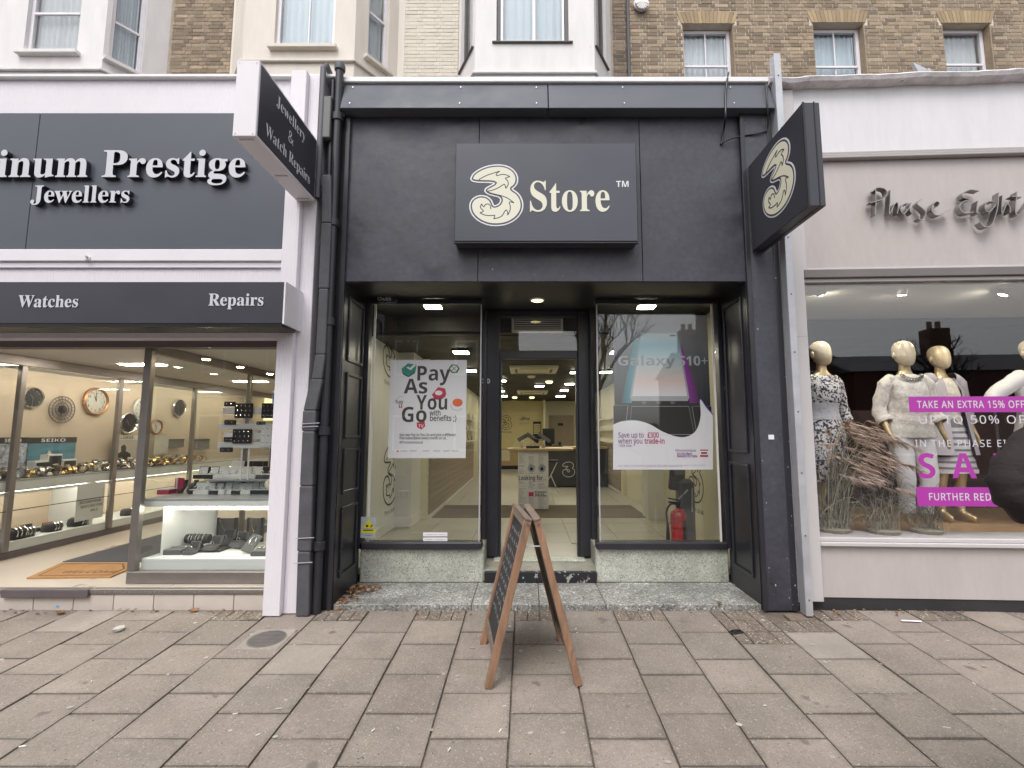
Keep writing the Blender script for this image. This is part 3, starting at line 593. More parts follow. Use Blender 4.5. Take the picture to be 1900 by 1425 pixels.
GLYPH_SANS = {
35:[217,[38,0,13,70,-43,0,0,23,47,0,11,53,-45,0,0,23,49,0,13,71,24,0,-13,-71,48,0,14,71,23,0,-13,-71,42,0,0,-23,-47,0,-10,-53,46,0,0,-23,-51,0,-13,-70,-24,0,14,70,-48,0,-14,-70],[79,93,48,0,10,53,-48,0]],
37:[279,[65,93,-14,2,-12,7,-10,11,-7,15,-4,18,-2,22,2,22,4,19,6,14,10,11,12,7,15,2,16,-2,12,-7,10,-11,7,-14,4,-19,2,-22,-2,-22,-4,-18,-6,-15,-10,-11,-13,-7],[60,0,133,240,26,0,-133,-240],[65,114,15,6,8,18,3,30,-3,30,-8,18,-15,6,-11,-3,-7,-10,-3,-11,-2,-13,-1,-17,1,-16,2,-14,3,-10,7,-11],[212,-3,-14,2,-13,7,-9,11,-7,15,-4,18,-2,22,2,22,3,19,7,14,9,11,13,7,15,2,15,-2,13,-7,10,-11,7,-14,4,-19,2,-22,-2,-22,-4,-18,-7,-15,-9,-11,-13,-7],[212,18,15,6,8,18,3,30,-3,30,-8,18,-15,6,-11,-3,-7,-11,-4,-10,-2,-13,0,-17,0,-16,2,-14,4,-11,7,-10]],
41:[101,[10,-53,15,22,11,23,10,24,6,25,4,26,1,25,-1,27,-4,26,-6,25,-10,25,-12,23,-14,22,28,0,15,-21,13,-23,9,-25,7,-26,4,-26,1,-27,-1,-27,-4,-26,-7,-25,-9,-24,-13,-22,-15,-21]],
45:[108,[13,77,0,26,82,0,0,-26]],
46:[90,[45,-5,-8,2,-7,4,-4,7,-2,10,2,11,4,7,7,3,8,2,8,-2,7,-3,4,-7,2,-11,-2,-10,-4,-7,-7,-4]],
48:[192,[96,-3,-25,3,-20,11,-15,18,-11,25,-6,30,-3,36,1,25,3,22,4,20,7,17,8,14,11,11,13,8,15,5,18,1,24,-3,20,-11,16,-18,11,-24,6,-31,3,-36,-1,-24,-3,-22,-4,-20,-7,-17,-8,-14,-11,-12,-13,-8,-15,-5],[96,22,16,3,13,8,9,13,7,19,3,25,2,30,-2,30,-3,25,-7,19,-9,13,-13,9,-16,2,-17,-2,-12,-9,-10,-13,-6,-19,-4,-25,-1,-30,1,-30,4,-25,6,-19,10,-13,12,-8]],
49:[192,[90,0,0,168,0,13,1,10,0,9,1,9,-5,-5,-5,-4,-5,-4,-6,-6,-26,-20,-15,19,65,51,24,0,0,-240]],
50:[192,[16,0,0,25,63,63,11,12,11,10,8,10,11,14,8,14,5,14,2,16,-3,17,-9,13,-14,7,-17,3,-16,-2,-14,-4,-14,-7,-13,-10,-16,20,10,7,10,7,12,6,13,4,14,3,14,1,21,-2,18,-5,14,-10,11,-13,7,-15,2,-19,-1,-12,-3,-12,-4,-11,-6,-11,-7,-10,-8,-11,-10,-11,-11,-12,-12,-11,-50,-50,0,-1,122,0,0,-27]],
51:[192,[81,-3,-12,0,-12,1,-11,1,-16,4,-15,7,0,27,16,-6,17,-5,17,-3,16,-2,20,2,15,4,12,7,8,10,4,11,2,14,-2,13,-6,11,-10,8,-13,6,-16,3,-20,1,-23,0,0,25,23,0,18,2,15,4,12,7,9,9,5,11,1,13,-3,15,-8,12,-14,7,-18,2,-18,-1,-16,-4,-13,-7,-14,-8,-15,20,10,7,10,6,12,5,13,4,15,2,15,1,23,-2,19,-5,14,-10,10,-12,7,-14,2,-16,-2,-15,-4,-13,-8,-11,-10,-8,-12,-7,-14,-4,0,-1,17,-4,15,-6,11,-8,8,-11,4,-13,2,-15,-1,-13,-3,-13,-6,-11,-7,-10,-10,-8,-13,-7,-15,-5,-17,-3]],
52:[192,[122,0,0,54,-115,0,0,26,113,161,30,0,0,-160,35,0,0,-27,-35,0,0,-54],[36,81,86,0,0,75,0,17,0,13,1,12,1,12,-2,0,-3,-7,-3,-7,-4,-7,-4,-6]],
53:[192,[83,-3,-18,0,-16,3,-15,4,-13,6,0,28,14,-7,16,-5,16,-3,17,-1,16,1,14,4,12,7,9,10,6,13,2,17,-2,14,-5,12,-8,10,-11,7,-15,4,-19,1,-10,0,-12,-1,-11,-2,-8,-2,-15,10,9,113,120,0,0,-27,-95,0,-6,-70,7,1,9,2,10,1,11,0,23,-2,20,-6,16,-10,12,-14,8,-18,2,-20,-3,-24,-8,-19,-13,-16,-18,-12,-22,-7]],
54:[192,[100,-3,-15,1,-13,4,-13,6,-12,9,-10,12,-8,14,-6,17,-3,20,-2,22,1,18,1,17,3,16,4,16,5,16,7,14,9,12,12,11,13,9,16,7,18,4,21,1,8,0,8,-1,8,0,6,-2,0,-25,-7,2,-7,1,-7,1,-8,0,-15,-1,-13,-2,-11,-5,-13,-9,-11,-12,-8,-14,-5,-17,-2,-12,-2,-12,-1,-13,2,0,9,11,13,9,10,4,11,3,14,1,19,-2,17,-6,14,-11,11,-14,6,-18,2,-22,-2,-23,-7,-20,-11,-16,-16,-12,-18,-7],[100,21,13,2,11,5,10,7,7,11,5,14,1,17,-1,14,-4,12,-7,10,-9,8,-11,4,-14,2,-15,-2,-13,-5,-10,-7,-8,-9,-5,-10,-2,-11,2,-14,4,-15,7,-13,10,-10,13,-7]],
55:[192,[46,0,98,213,-129,0,0,27,161,0,0,-23,-98,-217]],
56:[192,[97,-3,-24,2,-20,5,-16,10,-11,12,-7,16,-3,19,2,15,5,14,8,11,11,9,11,9,13,6,-11,7,-10,9,-9,9,-6,10,-4,12,-2,14,3,17,7,14,11,11,14,8,11,4,13,2,13,1,19,-2,18,-4,14,-9,12,-11,6,-14,3,-17,-2,-14,-5,-11,-7,-11,-9,-8,-11,-8,-12,-7,14,-8,13,-8,11,-10,8,-11,5,-13,2,-15,-2,-19,-7,-16,-12,-13,-16,-10,-19,-5],[97,138,16,8,13,10,9,12,3,17,-3,15,-8,10,-14,7,-18,2,-16,-2,-14,-7,-9,-10,-3,-15,2,-12,4,-9,7,-8,9,-6,10,-6],[96,20,15,1,13,4,9,7,10,13,3,17,-3,16,-10,13,-11,7,-12,7,-14,6,-5,2,-14,-6,-11,-8,-9,-7,-9,-14,-3,-17,3,-16,10,-13,10,-7,12,-4]],
57:[192,[64,-3,-7,0,-8,0,-8,2,-7,1,0,25,14,-3,16,-1,15,1,12,2,12,5,13,9,11,12,8,14,5,16,2,12,2,13,1,13,-2,0,-9,-11,-13,-9,-10,-5,-12,-2,-13,-1,-20,2,-16,6,-14,11,-11,14,-6,18,-2,21,1,16,3,15,5,13,8,11,8,9,11,7,12,6,14,3,14,1,15,-1,14,-4,13,-6,11,-9,10,-12,8,-14,6,-17,3,-20,2,-23,-1,-17,-1,-17,-3,-17,-4,-16,-5,-15,-7,-14,-9,-12,-12,-11,-13,-9,-16,-7,-18,-4],[92,113,15,1,13,5,10,8,8,9,5,10,2,11,-2,14,-4,14,-7,13,-10,11,-13,7,-16,2,-13,-1,-11,-5,-10,-8,-7,-10,-5,-14,-1,-17,1,-15,4,-12,6,-10,9,-7,12,-5]],
59:[90,[44,139,-8,1,-6,4,-5,7,-1,11,1,11,5,7,6,3,8,2,8,-2,7,-3,5,-7,1,-11,-1,-11,-5,-7,-7,-4],[10,-43,4,13,3,14,3,15,3,14,3,14,2,12,31,0,2,-4,-3,-12,-4,-13,-5,-14,-6,-14,-5,-13,-5,-12]],
65:[215,[0,0,94,241,27,0,93,-241,-31,0,-29,74,-95,0,-28,-74],[69,101,76,0,-27,73,-1,3,-2,6,-2,8,-3,7,-2,7,-1,5,-3,-11,-3,-10,-2,-9,-3,-6]],
66:[218,[33,0,0,240,68,0,28,-2,22,-4,18,-8,13,-11,8,-15,2,-20,-1,-13,-4,-12,-7,-10,-9,-8,-11,-6,-14,-4,0,-1,15,-4,13,-5,11,-8,8,-10,5,-14,2,-17,-2,-20,-8,-17,-12,-13,-17,-10,-20,-6,-24,-2],[63,138,44,0,19,1,14,3,9,6,9,12,3,17,-4,17,-10,11,-11,5,-15,3,-19,1,-39,0],[63,26,48,0,19,1,15,4,10,7,10,14,3,19,-3,17,-10,13,-11,6,-15,4,-20,1,-46,0]],
67:[212,[131,-3,-23,1,-21,5,-17,9,-15,11,-13,15,-9,17,-7,19,-4,22,-2,24,2,23,4,22,8,19,10,17,13,15,16,12,18,8,21,5,24,2,24,-1,22,-5,20,-8,-12,-26,-12,5,-13,5,-14,3,-16,1,-24,-3,-20,-9,-16,-14,-13,-20,-7,-23,-3,-28,3,-28,7,-23,11,-20,16,-14,21,-9,25,-3,15,1,15,2,14,3,13,4,0,-27,-13,-4,-14,-3,-16,-2]],
68:[245,[33,0,0,240,73,0,24,-2,20,-4,19,-8,17,-10,13,-13,11,-16,8,-19,5,-21,2,-25,-4,-37,-11,-30,-18,-24,-25,-17,-31,-11,-37,-3],[63,26,32,0,54,10,33,32,11,53,-3,29,-8,24,-13,18,-18,12,-22,7,-27,3,-39,0]],
69:[187,[33,0,0,240,134,0,0,-27,-104,0,0,-75,98,0,0,-26,-98,0,0,-85,104,0,0,-27]],
70:[174,[33,0,0,240,134,0,0,-27,-104,0,0,-85,97,0,0,-26,-97,0,0,-102]],
71:[244,[135,-3,-23,1,-21,5,-18,9,-16,11,-13,14,-10,17,-8,20,-4,22,-2,24,2,24,5,22,8,19,12,17,14,14,17,12,19,8,23,5,25,2,13,0,13,-2,12,-2,17,-4,16,-6,-11,-26,-14,5,-15,5,-16,3,-17,1,-26,-3,-23,-9,-18,-14,-13,-20,-8,-23,-3,-28,1,-18,3,-17,5,-16,8,-13,9,-12,12,-9,15,-7,17,-4,20,-1,15,0,12,2,11,1,9,3,0,71,-52,0,0,27,83,0,0,-118,-13,-4,-14,-3,-13,-2,-13,-2,-15,-1]],
72:[249,[33,0,0,240,30,0,0,-102,123,0,0,102,30,0,0,-240,-30,0,0,112,-123,0,0,-112]],
73:[114,[13,0,0,17,29,7,0,192,-29,6,0,18,87,0,0,-18,-28,-6,0,-192,28,-7,0,-17]],
74:[92,[-1,-64,-8,0,-6,1,-6,2,-5,2,0,25,5,-1,6,-1,6,-1,7,0,8,1,8,2,7,5,5,7,4,10,1,13,0,239,30,0,0,-236,-2,-21,-5,-17,-10,-13,-13,-9,-15,-6]],
75:[208,[33,0,0,240,30,0,0,-118,10,11,10,11,11,12,10,11,65,73,35,0,-95,-105,99,-135,-36,0,-85,115,-24,-22,0,-93]],
76:[176,[33,0,0,240,30,0,0,-213,105,0,0,-27]],
77:[305,[33,0,0,240,44,0,74,-197,1,0,76,197,44,0,0,-240,-30,0,0,147,0,18,1,17,1,16,0,12,-1,0,-80,-210,-25,0,-79,210,-1,0,1,-12,1,-16,0,-12,0,-12,0,-13,0,-145]],
78:[255,[33,0,0,240,34,0,128,-199,2,0,-1,7,0,9,-1,12,0,12,0,12,-1,11,0,136,29,0,0,-240,-36,0,-128,199,-1,0,1,-13,1,-16,0,-12,0,-12,0,-12,0,-134]],
79:[262,[131,-3,-23,1,-21,6,-18,8,-15,12,-12,14,-9,17,-7,20,-4,22,-2,24,2,23,4,22,7,19,9,17,12,14,15,12,18,9,21,5,24,1,22,-1,20,-5,18,-9,15,-11,12,-15,10,-17,7,-19,4,-22,2,-24,-2,-24,-4,-21,-7,-20,-10,-17,-12,-14,-15,-12,-18,-8,-20,-6],[131,23,25,3,20,8,15,15,11,19,6,24,2,28,-2,28,-6,24,-11,19,-15,15,-20,8,-24,3,-25,-3,-20,-8,-15,-15,-11,-19,-6,-24,-3,-28,3,-28,6,-24,11,-19,15,-15,20,-8]],
80:[203,[33,0,0,240,63,0,29,-2,22,-6,18,-11,11,-14,8,-17,2,-21,-1,-13,-3,-12,-5,-12,-7,-11,-10,-9,-13,-8,-15,-6,-19,-3,-23,-2,-27,0,0,-93],[63,119,24,0,21,1,17,4,13,6,9,9,6,13,2,16,-2,14,-5,12,-8,8,-12,7,-15,4,-20,1,-30,0]],
82:[209,[33,0,0,240,66,0,27,-2,22,-6,17,-9,12,-13,7,-17,2,-21,-2,-18,-5,-14,-8,-12,-10,-9,-11,-6,-12,-6,66,-107,-35,0,-59,99,-47,0,0,-99],[63,125,36,0,17,1,15,4,10,6,8,9,4,11,2,14,-2,14,-4,12,-8,8,-11,5,-15,3,-18,2,-34,0]],
83:[184,[83,-3,-13,0,-13,1,-11,2,-16,3,-13,5,0,29,14,-5,16,-5,12,-2,13,-2,12,0,17,1,13,3,11,6,10,13,3,15,-1,11,-4,9,-7,8,-10,7,-9,5,-12,5,-13,5,-19,8,-15,9,-12,10,-9,12,-5,15,-2,17,3,18,7,15,12,12,15,9,12,4,13,2,15,1,13,0,12,-2,11,-2,16,-4,14,-5,-10,-26,-13,5,-14,4,-14,3,-16,1,-14,-1,-11,-4,-9,-5,-8,-11,-3,-14,1,-11,4,-9,6,-8,10,-7,14,-7,17,-7,13,-5,12,-6,11,-5,13,-10,9,-12,6,-14,2,-17,-3,-20,-8,-16,-13,-14,-17,-9,-21,-6]],
84:[187,[78,0,0,213,-75,0,0,27,180,0,0,-27,-75,0,0,-213]],
85:[245,[122,-3,-28,2,-23,8,-17,14,-13,18,-8,21,-3,25,0,155,30,0,0,-156,2,-18,5,-15,9,-12,12,-9,16,-5,19,-2,20,2,16,6,11,9,9,13,4,15,2,17,0,155,30,0,0,-155,-1,-16,-4,-15,-5,-14,-8,-13,-10,-10,-13,-9,-15,-6,-17,-4]],
86:[201,[86,0,-86,240,32,0,54,-154,5,-14,4,-14,3,-12,3,-12,2,12,4,12,4,14,5,15,54,153,31,0,-85,-240]],
87:[312,[67,0,-63,240,32,0,37,-147,4,-15,3,-15,2,-14,2,-13,2,14,3,15,4,15,4,15,42,145,32,0,44,-146,4,-15,4,-16,3,-14,2,-13,2,13,2,14,4,15,3,16,37,146,32,0,-64,-240,-30,0,-47,157,-5,20,-3,9,-2,8,-2,10,-1,-6,-3,-12,-3,-15,-5,-15,-45,-156]],
88:[197,[1,0,80,125,-75,115,34,0,59,-94,59,94,32,0,-74,-114,79,-126,-34,0,-63,104,-65,-104]],
97:[188,[72,-3,-15,1,-14,4,-11,8,-9,10,-6,13,-2,17,3,17,7,13,12,12,16,8,22,5,27,2,30,1,0,11,-2,19,-7,12,-12,7,-16,2,-14,-1,-13,-3,-12,-5,-12,-5,-9,23,13,5,15,5,17,4,17,1,20,-2,16,-4,12,-8,9,-12,5,-15,2,-19,0,-123,-21,0,-6,26,-1,0,-12,-13,-13,-9,-10,-4,-12,-3],[79,20,14,2,13,4,11,7,8,10,5,13,2,16,0,16,-27,-1,-20,-2,-15,-3,-11,-6,-10,-11,-3,-15,2,-13,7,-9,11,-6]],
98:[207,[114,-3,-13,1,-12,2,-10,4,-12,9,-9,10,-2,0,-6,-23,-21,0,0,255,29,0,0,-62,0,-11,0,-10,-1,-9,-1,-7,2,0,9,11,12,8,10,5,12,2,13,1,21,-3,18,-7,15,-13,11,-18,7,-24,2,-28,-2,-28,-7,-24,-11,-18,-16,-13,-17,-8],[109,21,15,2,12,6,10,10,6,14,4,17,1,20,-5,38,-16,23,-27,7,-17,-1,-13,-6,-10,-9,-6,-13,-4,-17,-1,-21,0,-1,1,-21,4,-17,6,-13,9,-10,14,-6]],
99:[161,[101,-3,-16,1,-14,3,-13,5,-11,8,-10,10,-8,13,-6,15,-3,17,-2,20,2,21,3,18,7,15,8,13,10,10,12,8,13,5,14,3,16,1,13,0,13,-3,12,-3,9,-3,-9,-25,-9,3,-10,3,-10,2,-10,0,-29,-7,-18,-23,-6,-38,1,-20,5,-16,7,-14,10,-9,13,-6,15,-2,14,1,12,2,11,4,10,4,0,-27,-9,-4,-11,-3,-12,-2]],
100:[207,[92,-3,-21,2,-17,8,-15,13,-12,18,-6,23,-3,29,3,28,6,23,12,19,15,13,18,8,21,2,19,-2,15,-5,12,-9,9,-10,2,0,0,5,-1,8,0,7,-1,6,0,72,30,0,0,-255,-24,0,-4,24,-2,0,-9,-10,-12,-9,-10,-5,-11,-2],[97,21,17,2,14,5,9,9,7,12,3,16,2,19,0,5,-1,21,-4,17,-6,14,-10,10,-13,6,-18,2,-15,-2,-12,-7,-9,-10,-7,-14,-4,-17,-1,-20,1,-20,4,-17,7,-13,9,-10,12,-6]],
101:[189,[105,-3,-16,1,-15,3,-14,6,-12,8,-10,10,-9,13,-6,15,-3,17,-2,19,2,18,3,17,5,15,8,13,9,11,11,9,13,6,14,4,15,1,15,-1,13,-3,12,-6,10,-7,9,-10,6,-11,5,-13,3,-14,1,-16,0,-18,-123,0,2,-18,5,-16,9,-12,11,-9,14,-5,16,-2,17,1,14,2,13,4,14,5,0,-26,-13,-5,-14,-4,-15,-2],[50,108,91,0,-1,14,-3,12,-6,11,-9,8,-11,5,-13,1,-13,-1,-12,-5,-9,-7,-7,-11,-5,-12]],
102:[116,[37,0,0,157,-32,0,0,14,32,10,0,10,1,22,5,16,9,13,12,8,14,5,17,2,10,-1,10,-1,8,-2,7,-2,-8,-23,-6,1,-6,2,-7,1,-8,1,-13,-3,-9,-7,-5,-13,-2,-18,0,-12,45,0,0,-23,-45,0,0,-157]],
103:[207,[97,-81,-24,2,-22,3,-18,7,0,27,19,-8,22,-5,25,-1,14,1,13,5,9,8,8,10,4,12,2,15,0,7,0,5,0,6,0,7,1,4,-2,0,-14,-15,-18,-9,-23,-3,-22,2,-18,9,-15,13,-11,19,-6,22,-3,28,3,26,6,23,11,19,15,14,18,9,21,2,17,-1,15,-5,14,-9,11,-12,1,0,4,24,24,0,0,-183,-2,-24,-7,-19,-11,-15,-15,-11,-20,-6],[97,21,17,1,13,5,10,8,7,12,4,16,1,20,0,7,-1,22,-5,18,-7,13,-10,8,-13,6,-17,1,-14,-2,-11,-5,-10,-10,-6,-14,-5,-17,-1,-21,1,-20,4,-17,7,-14,10,-9,12,-6]],
104:[208,[29,0,0,255,29,0,0,-75,0,-13,-2,-12,2,0,11,12,13,9,16,5,17,2,20,-2,16,-5,13,-9,9,-12,5,-17,2,-21,0,-117,-29,0,0,115,-4,24,-14,15,-22,4,-18,-1,-14,-6,-10,-9,-6,-13,-4,-17,-1,-19,0,-93]],
105:[87,[44,210,-7,1,-6,4,-4,5,-1,9,1,8,4,6,6,3,7,1,6,-1,6,-3,3,-6,2,-8,-2,-9,-3,-5,-6,-4],[29,0,0,180,29,0,0,-180]],
107:[179,[29,0,0,255,29,0,0,-133,0,-6,-1,-8,0,-8,-1,-7,2,0,2,3,4,4,8,11,4,4,3,4,58,61,34,0,-73,-77,78,-103,-35,0,-63,84,-20,-18,0,-66]],
108:[87,[29,0,0,255,29,0,0,-255]],
109:[314,[29,0,0,180,23,0,5,-25,1,0,10,13,13,8,15,6,15,1,25,-3,19,-10,12,-17,1,0,11,14,14,9,16,5,17,2,19,-1,15,-6,12,-8,8,-13,5,-17,2,-21,0,-117,-29,0,0,116,-5,24,-12,14,-20,4,-16,-1,-12,-5,-9,-9,-7,-11,-3,-15,-2,-18,0,-99,-29,0,0,116,-4,24,-12,14,-21,4,-16,-1,-13,-6,-8,-9,-6,-13,-4,-16,-1,-20,0,-93]],
110:[208,[29,0,0,180,23,0,5,-25,1,0,11,13,14,8,15,6,17,1,20,-1,16,-6,13,-8,9,-13,5,-17,2,-21,0,-117,-29,0,0,115,-4,24,-14,15,-22,4,-18,-1,-14,-6,-9,-9,-7,-13,-4,-16,-1,-20,0,-93]],
111:[203,[101,-3,-15,1,-14,3,-13,7,-12,8,-10,11,-8,12,-6,15,-3,17,-2,19,3,28,7,23,13,18,17,14,20,8,24,2,16,-1,14,-4,13,-6,12,-8,9,-10,8,-13,6,-15,4,-17,1,-19,-2,-27,-8,-23,-13,-19,-17,-13,-20,-9],[102,21,16,2,14,6,10,11,7,14,4,17,1,19,-1,20,-4,17,-7,13,-10,10,-14,6,-17,2,-16,-2,-14,-6,-10,-10,-6,-13,-5,-17,-1,-20,1,-19,5,-17,7,-14,10,-11,13,-6]],
112:[207,[29,-81,0,261,24,0,4,-25,1,0,9,11,12,9,10,5,12,2,13,1,21,-2,18,-8,15,-13,11,-18,7,-23,2,-29,-2,-28,-7,-23,-11,-19,-15,-13,-18,-8,-21,-2,-13,1,-12,2,-10,5,-12,8,-9,10,-2,0,1,-7,0,-8,1,-8,0,-7,0,-74],[109,21,15,2,13,7,9,11,6,14,3,11,2,12,0,13,-1,19,-4,16,-6,14,-10,10,-12,6,-15,2,-17,-1,-13,-5,-9,-9,-6,-12,-4,-16,-2,-19,0,-6,1,-20,4,-17,6,-14,9,-10,14,-6]],
114:[139,[29,0,0,180,24,0,3,-33,1,0,10,14,13,12,15,8,17,2,6,0,5,0,6,-1,5,-1,-4,-27,-5,1,-5,1,-5,0,-5,0,-13,-1,-12,-6,-11,-9,-9,-12,-5,-15,-2,-17,0,-96]],
115:[161,[74,-3,-18,0,-15,3,-12,3,-12,5,0,27,12,-5,14,-5,16,-3,16,-2,19,2,13,6,8,8,2,11,-1,6,-3,6,-5,5,-8,6,-11,6,-16,6,-16,7,-14,6,-11,8,-8,8,-5,11,-2,14,2,14,6,11,11,10,13,7,17,4,19,1,16,0,14,-3,14,-4,13,-5,-10,-23,-12,4,-12,4,-12,2,-13,1,-16,-1,-12,-5,-7,-7,-3,-9,1,-7,4,-5,6,-5,8,-5,12,-6,16,-6,16,-6,13,-7,11,-8,7,-8,5,-11,2,-13,-2,-16,-7,-14,-11,-10,-14,-7,-18,-5]],
116:[121,[84,-3,-14,1,-12,4,-11,6,-9,10,-5,15,-2,19,0,105,-26,0,0,14,26,12,12,38,17,0,0,-41,52,0,0,-23,-52,0,0,-104,2,-14,6,-10,9,-6,12,-2,6,0,7,1,7,1,5,2,0,-23,-6,-2,-8,-2,-8,-1]],
117:[208,[92,-3,-20,1,-16,6,-13,8,-9,13,-6,16,-1,21,0,118,29,0,0,-116,5,-24,13,-14,22,-5,18,2,14,6,10,9,6,13,4,16,1,19,0,94,30,0,0,-180,-24,0,-5,24,-1,0,-10,-12,-14,-9,-16,-5]],
118:[171,[68,0,-68,180,32,0,38,-106,3,-8,3,-9,2,-8,3,-9,2,-7,1,-7,2,0,1,7,2,7,3,9,3,9,3,8,3,8,38,106,32,0,-69,-180]],
119:[264,[53,0,-49,180,30,0,25,-96,4,-14,3,-15,3,-13,2,-11,1,0,2,6,1,8,2,8,3,9,2,9,2,8,32,101,32,0,31,-101,4,-12,4,-13,3,-12,1,-11,2,0,1,10,3,13,4,15,4,15,25,96,30,0,-50,-180,-34,0,-31,102,-4,13,-4,14,-3,12,-2,8,-1,0,-2,-8,-2,-12,-4,-14,-4,-14,-32,-101]],
121:[171,[28,-81,-7,1,-7,0,-6,1,-4,1,0,24,4,-1,5,-1,5,0,6,0,13,2,11,6,9,10,6,13,10,24,-73,181,32,0,39,-102,5,-14,4,-12,3,-12,3,-11,1,0,3,9,4,13,4,13,5,14,36,102,32,0,-77,-205,-7,-16,-8,-13,-10,-11,-11,-9,-14,-5]],
163:[201,[32,0,0,240,138,0,0,-240],[49,17,104,0,0,206,-104,0]],
}
# ---------------------------------------------------------------- lettering
GLYPHS = {'T': GLYPH_SERIF, 'B': GLYPH_BOLD, 'S': GLYPH_SANS}
PND = [(20, 0), (20, 28), (50, 40), (58, 75), (58, 105), (25, 105), (25, 130), (58, 130), (58, 180), (75, 225), (115, 243), (160, 232), (150, 203), (118, 212), (98, 200), (92, 175), (92, 130), (140, 130), (140, 105), (92, 105), (90, 65), (78, 32), (165, 32), (165, 0)]
GLYPH_SANS[163] = [185, [c - (PND[i - 1][j] if i else 0) for i, q in enumerate(PND) for j, c in enumerate(q)]]
_gc = {}
def glyph(kind, c):
 """advance and outlines of a letter, from whole-number steps"""
 if kind + c not in _gc:
  tab = next((GLYPHS[q] for q in kind + 'SBT' if ord(c) in GLYPHS[q]))
  rec = tab[ord(c)]
  loops = []
  for steps in rec[1:]:
   x = y = 0
   pts = []
   for i in range(0, len(steps), 2):
    x += steps[i]
    y += steps[i + 1]
    pts.append((x / 336, y / 336))
   loops.append(pts)
  _gc[kind + c] = (rec[0] / 336, loops)
 return _gc[kind + c]
def _fat(loop, b):
 n = len(loop)
 out = []
 for i in range(n):
  a, p, c = loop[i - 1], loop[i], loop[(i + 1) % n]
  t1 = Vector((p[0] - a[0], p[1] - a[1]))
  t2 = Vector((c[0] - p[0], c[1] - p[1]))
  if t1.length < 1e-9 or t2.length < 1e-9:
   out.append(p)
   continue
  n1 = Vector((-t1.y, t1.x)).normalized()
  n2 = Vector((-t2.y, t2.x)).normalized()
  q = n1 + n2
  q = q / max(0.5, q.length_squared / 2) if q.length > 1e-6 else n1
  out.append((p[0] + q.x * b, p[1] + q.y * b))
 return out
def layout(s, kind, size, width=None, track=0.0, bold=0.0, sx=1.0):
 """-> [(char, [loops])], total width; fits to width when given"""
 x = 0.0
 out = []
 for c in s:
  if c == ' ':
   x += 0.27 + track
   continue
  adv, loops = glyph(kind, c)
  lp = []
  for l in loops:
   if bold:
    # glyph outlines run clockwise, holes counter-clockwise: move along the outward normal
    l = _fat(l, bold)
   lp.append([((q[0] + x) * size * sx, q[1] * size) for q in l])
  out.append((c, lp))
  x += adv + track
 w = (x - track) * size * sx
 if width:
  k = width / w
  out = [(c, [[(a * k, b) for a, b in l] for l in lp]) for c, lp in out]
  w = width
 return out, w
def words(mb, s, o, ux, uy, size, kind='S', width=None, align='l', depth=0.0, track=0.0, bold=0.0, m=0, sx=1.0):
 lay, w = layout(s, kind, size, width, track, bold, sx)
 o, ux, uy = Vector(o), Vector(ux).normalized(), Vector(uy).normalized()
 o = o - ux * (w / 2 if align == 'c' else w if align == 'r' else 0)
 for c, lp in lay:
  mb.prism(lp, o, ux, uy, depth, m)
 return w
def letters(s, parent, mats, o, ux, uy, size, kind='T', width=None, align='l', depth=0.03, name='letter', bold=0.0, track=0.0, sx=1.0):
 """raised lettering, each letter a part of its own"""
 lay, w = layout(s, kind, size, width, track, bold, sx)
 o, ux, uy = Vector(o), Vector(ux).normalized(), Vector(uy).normalized()
 o = o - ux * (w / 2 if align == 'c' else w if align == 'r' else 0)
 for c, lp in lay:
  b = MB()
  b.prism(lp, o, ux, uy, depth)
  b.build(name, mats, parent)
 return w

# ---------------------------------------------------------------- the flame-filled figure three
LOGO = [(100,240),(130,185),(200,135),(290,100),(400,88),(490,105),(560,150),(600,220),(598,290),(572,335),(546,362),(600,405),(640,460),(658,530),(650,600),(610,670),(545,725),(460,760),(360,770),(270,755),(180,710),(115,640),(92,560),(105,500),(140,460),(200,437),(270,447),(318,485),(338,528),(354,550),(400,532),(422,490),(405,455),(350,437),(290,418),(253,388),(262,355),(310,325),(352,297),(300,287),(220,285),(150,280),(110,265)]
FL1 = [[(185,258),(260,215),(340,185),(410,163)],[(410,163),(385,180),(372,203),(385,212),(430,200),(480,204),(520,225)],[(520,225),(485,235),(472,247),(492,268),(503,300),(495,330),(475,357)],[(475,357),(472,332),(462,312),(445,317),(400,347),(340,375),(280,388)]]
FL2 = [[(290,402),(350,420),(430,440),(500,470),(565,520)],[(565,520),(535,510),(514,516),(525,560),(520,610),(497,657)],[(497,657),(497,625),(483,600),(468,612),(440,660),(400,685),(348,697)],[(348,697),(358,675),(358,658),(320,662),(250,655),(200,630)],[(200,630),(225,622),(238,610),(220,590),(205,565),(218,530)],[(218,530),(232,555),(245,562),(258,540),(285,532),(310,550),(318,590)]]
def _lp(p, k): return ((p[0] - 375) * k, (429 - p[1]) * k)
def logo_loop(h, inset=0.0):
 k = h / 682.0
 l = spline([_lp(p, k) for p in LOGO], True, 4)
 l = [(q.x, q.y) for q in l]
 return _fat(l, -inset * k) if inset else l
def logo_full(b, o, ux, uy, h, mw, md, mc, line=8.0):
 """white rim, dark gap, pale body and dark flame lines"""
 nn = Vector(ux).cross(Vector(uy)).normalized()
 o = Vector(o)
 b.prism(logo_loop(h, -7), o, ux, uy, 0.002, mw)
 b.prism(logo_loop(h, 8), o + nn * 0.002, ux, uy, 0.0015, md)
 b.prism(logo_loop(h, 24), o + nn * 0.0035, ux, uy, 0.0015, mc)
 k = h / 682.0
 for f in FL1 + FL2:
  b.stroke([tuple(q) for q in spline([_lp(p, k) for p in f], False, 5)], line * k * 1.3, o, ux, uy, 0.0012, m=md, lift=0.005)
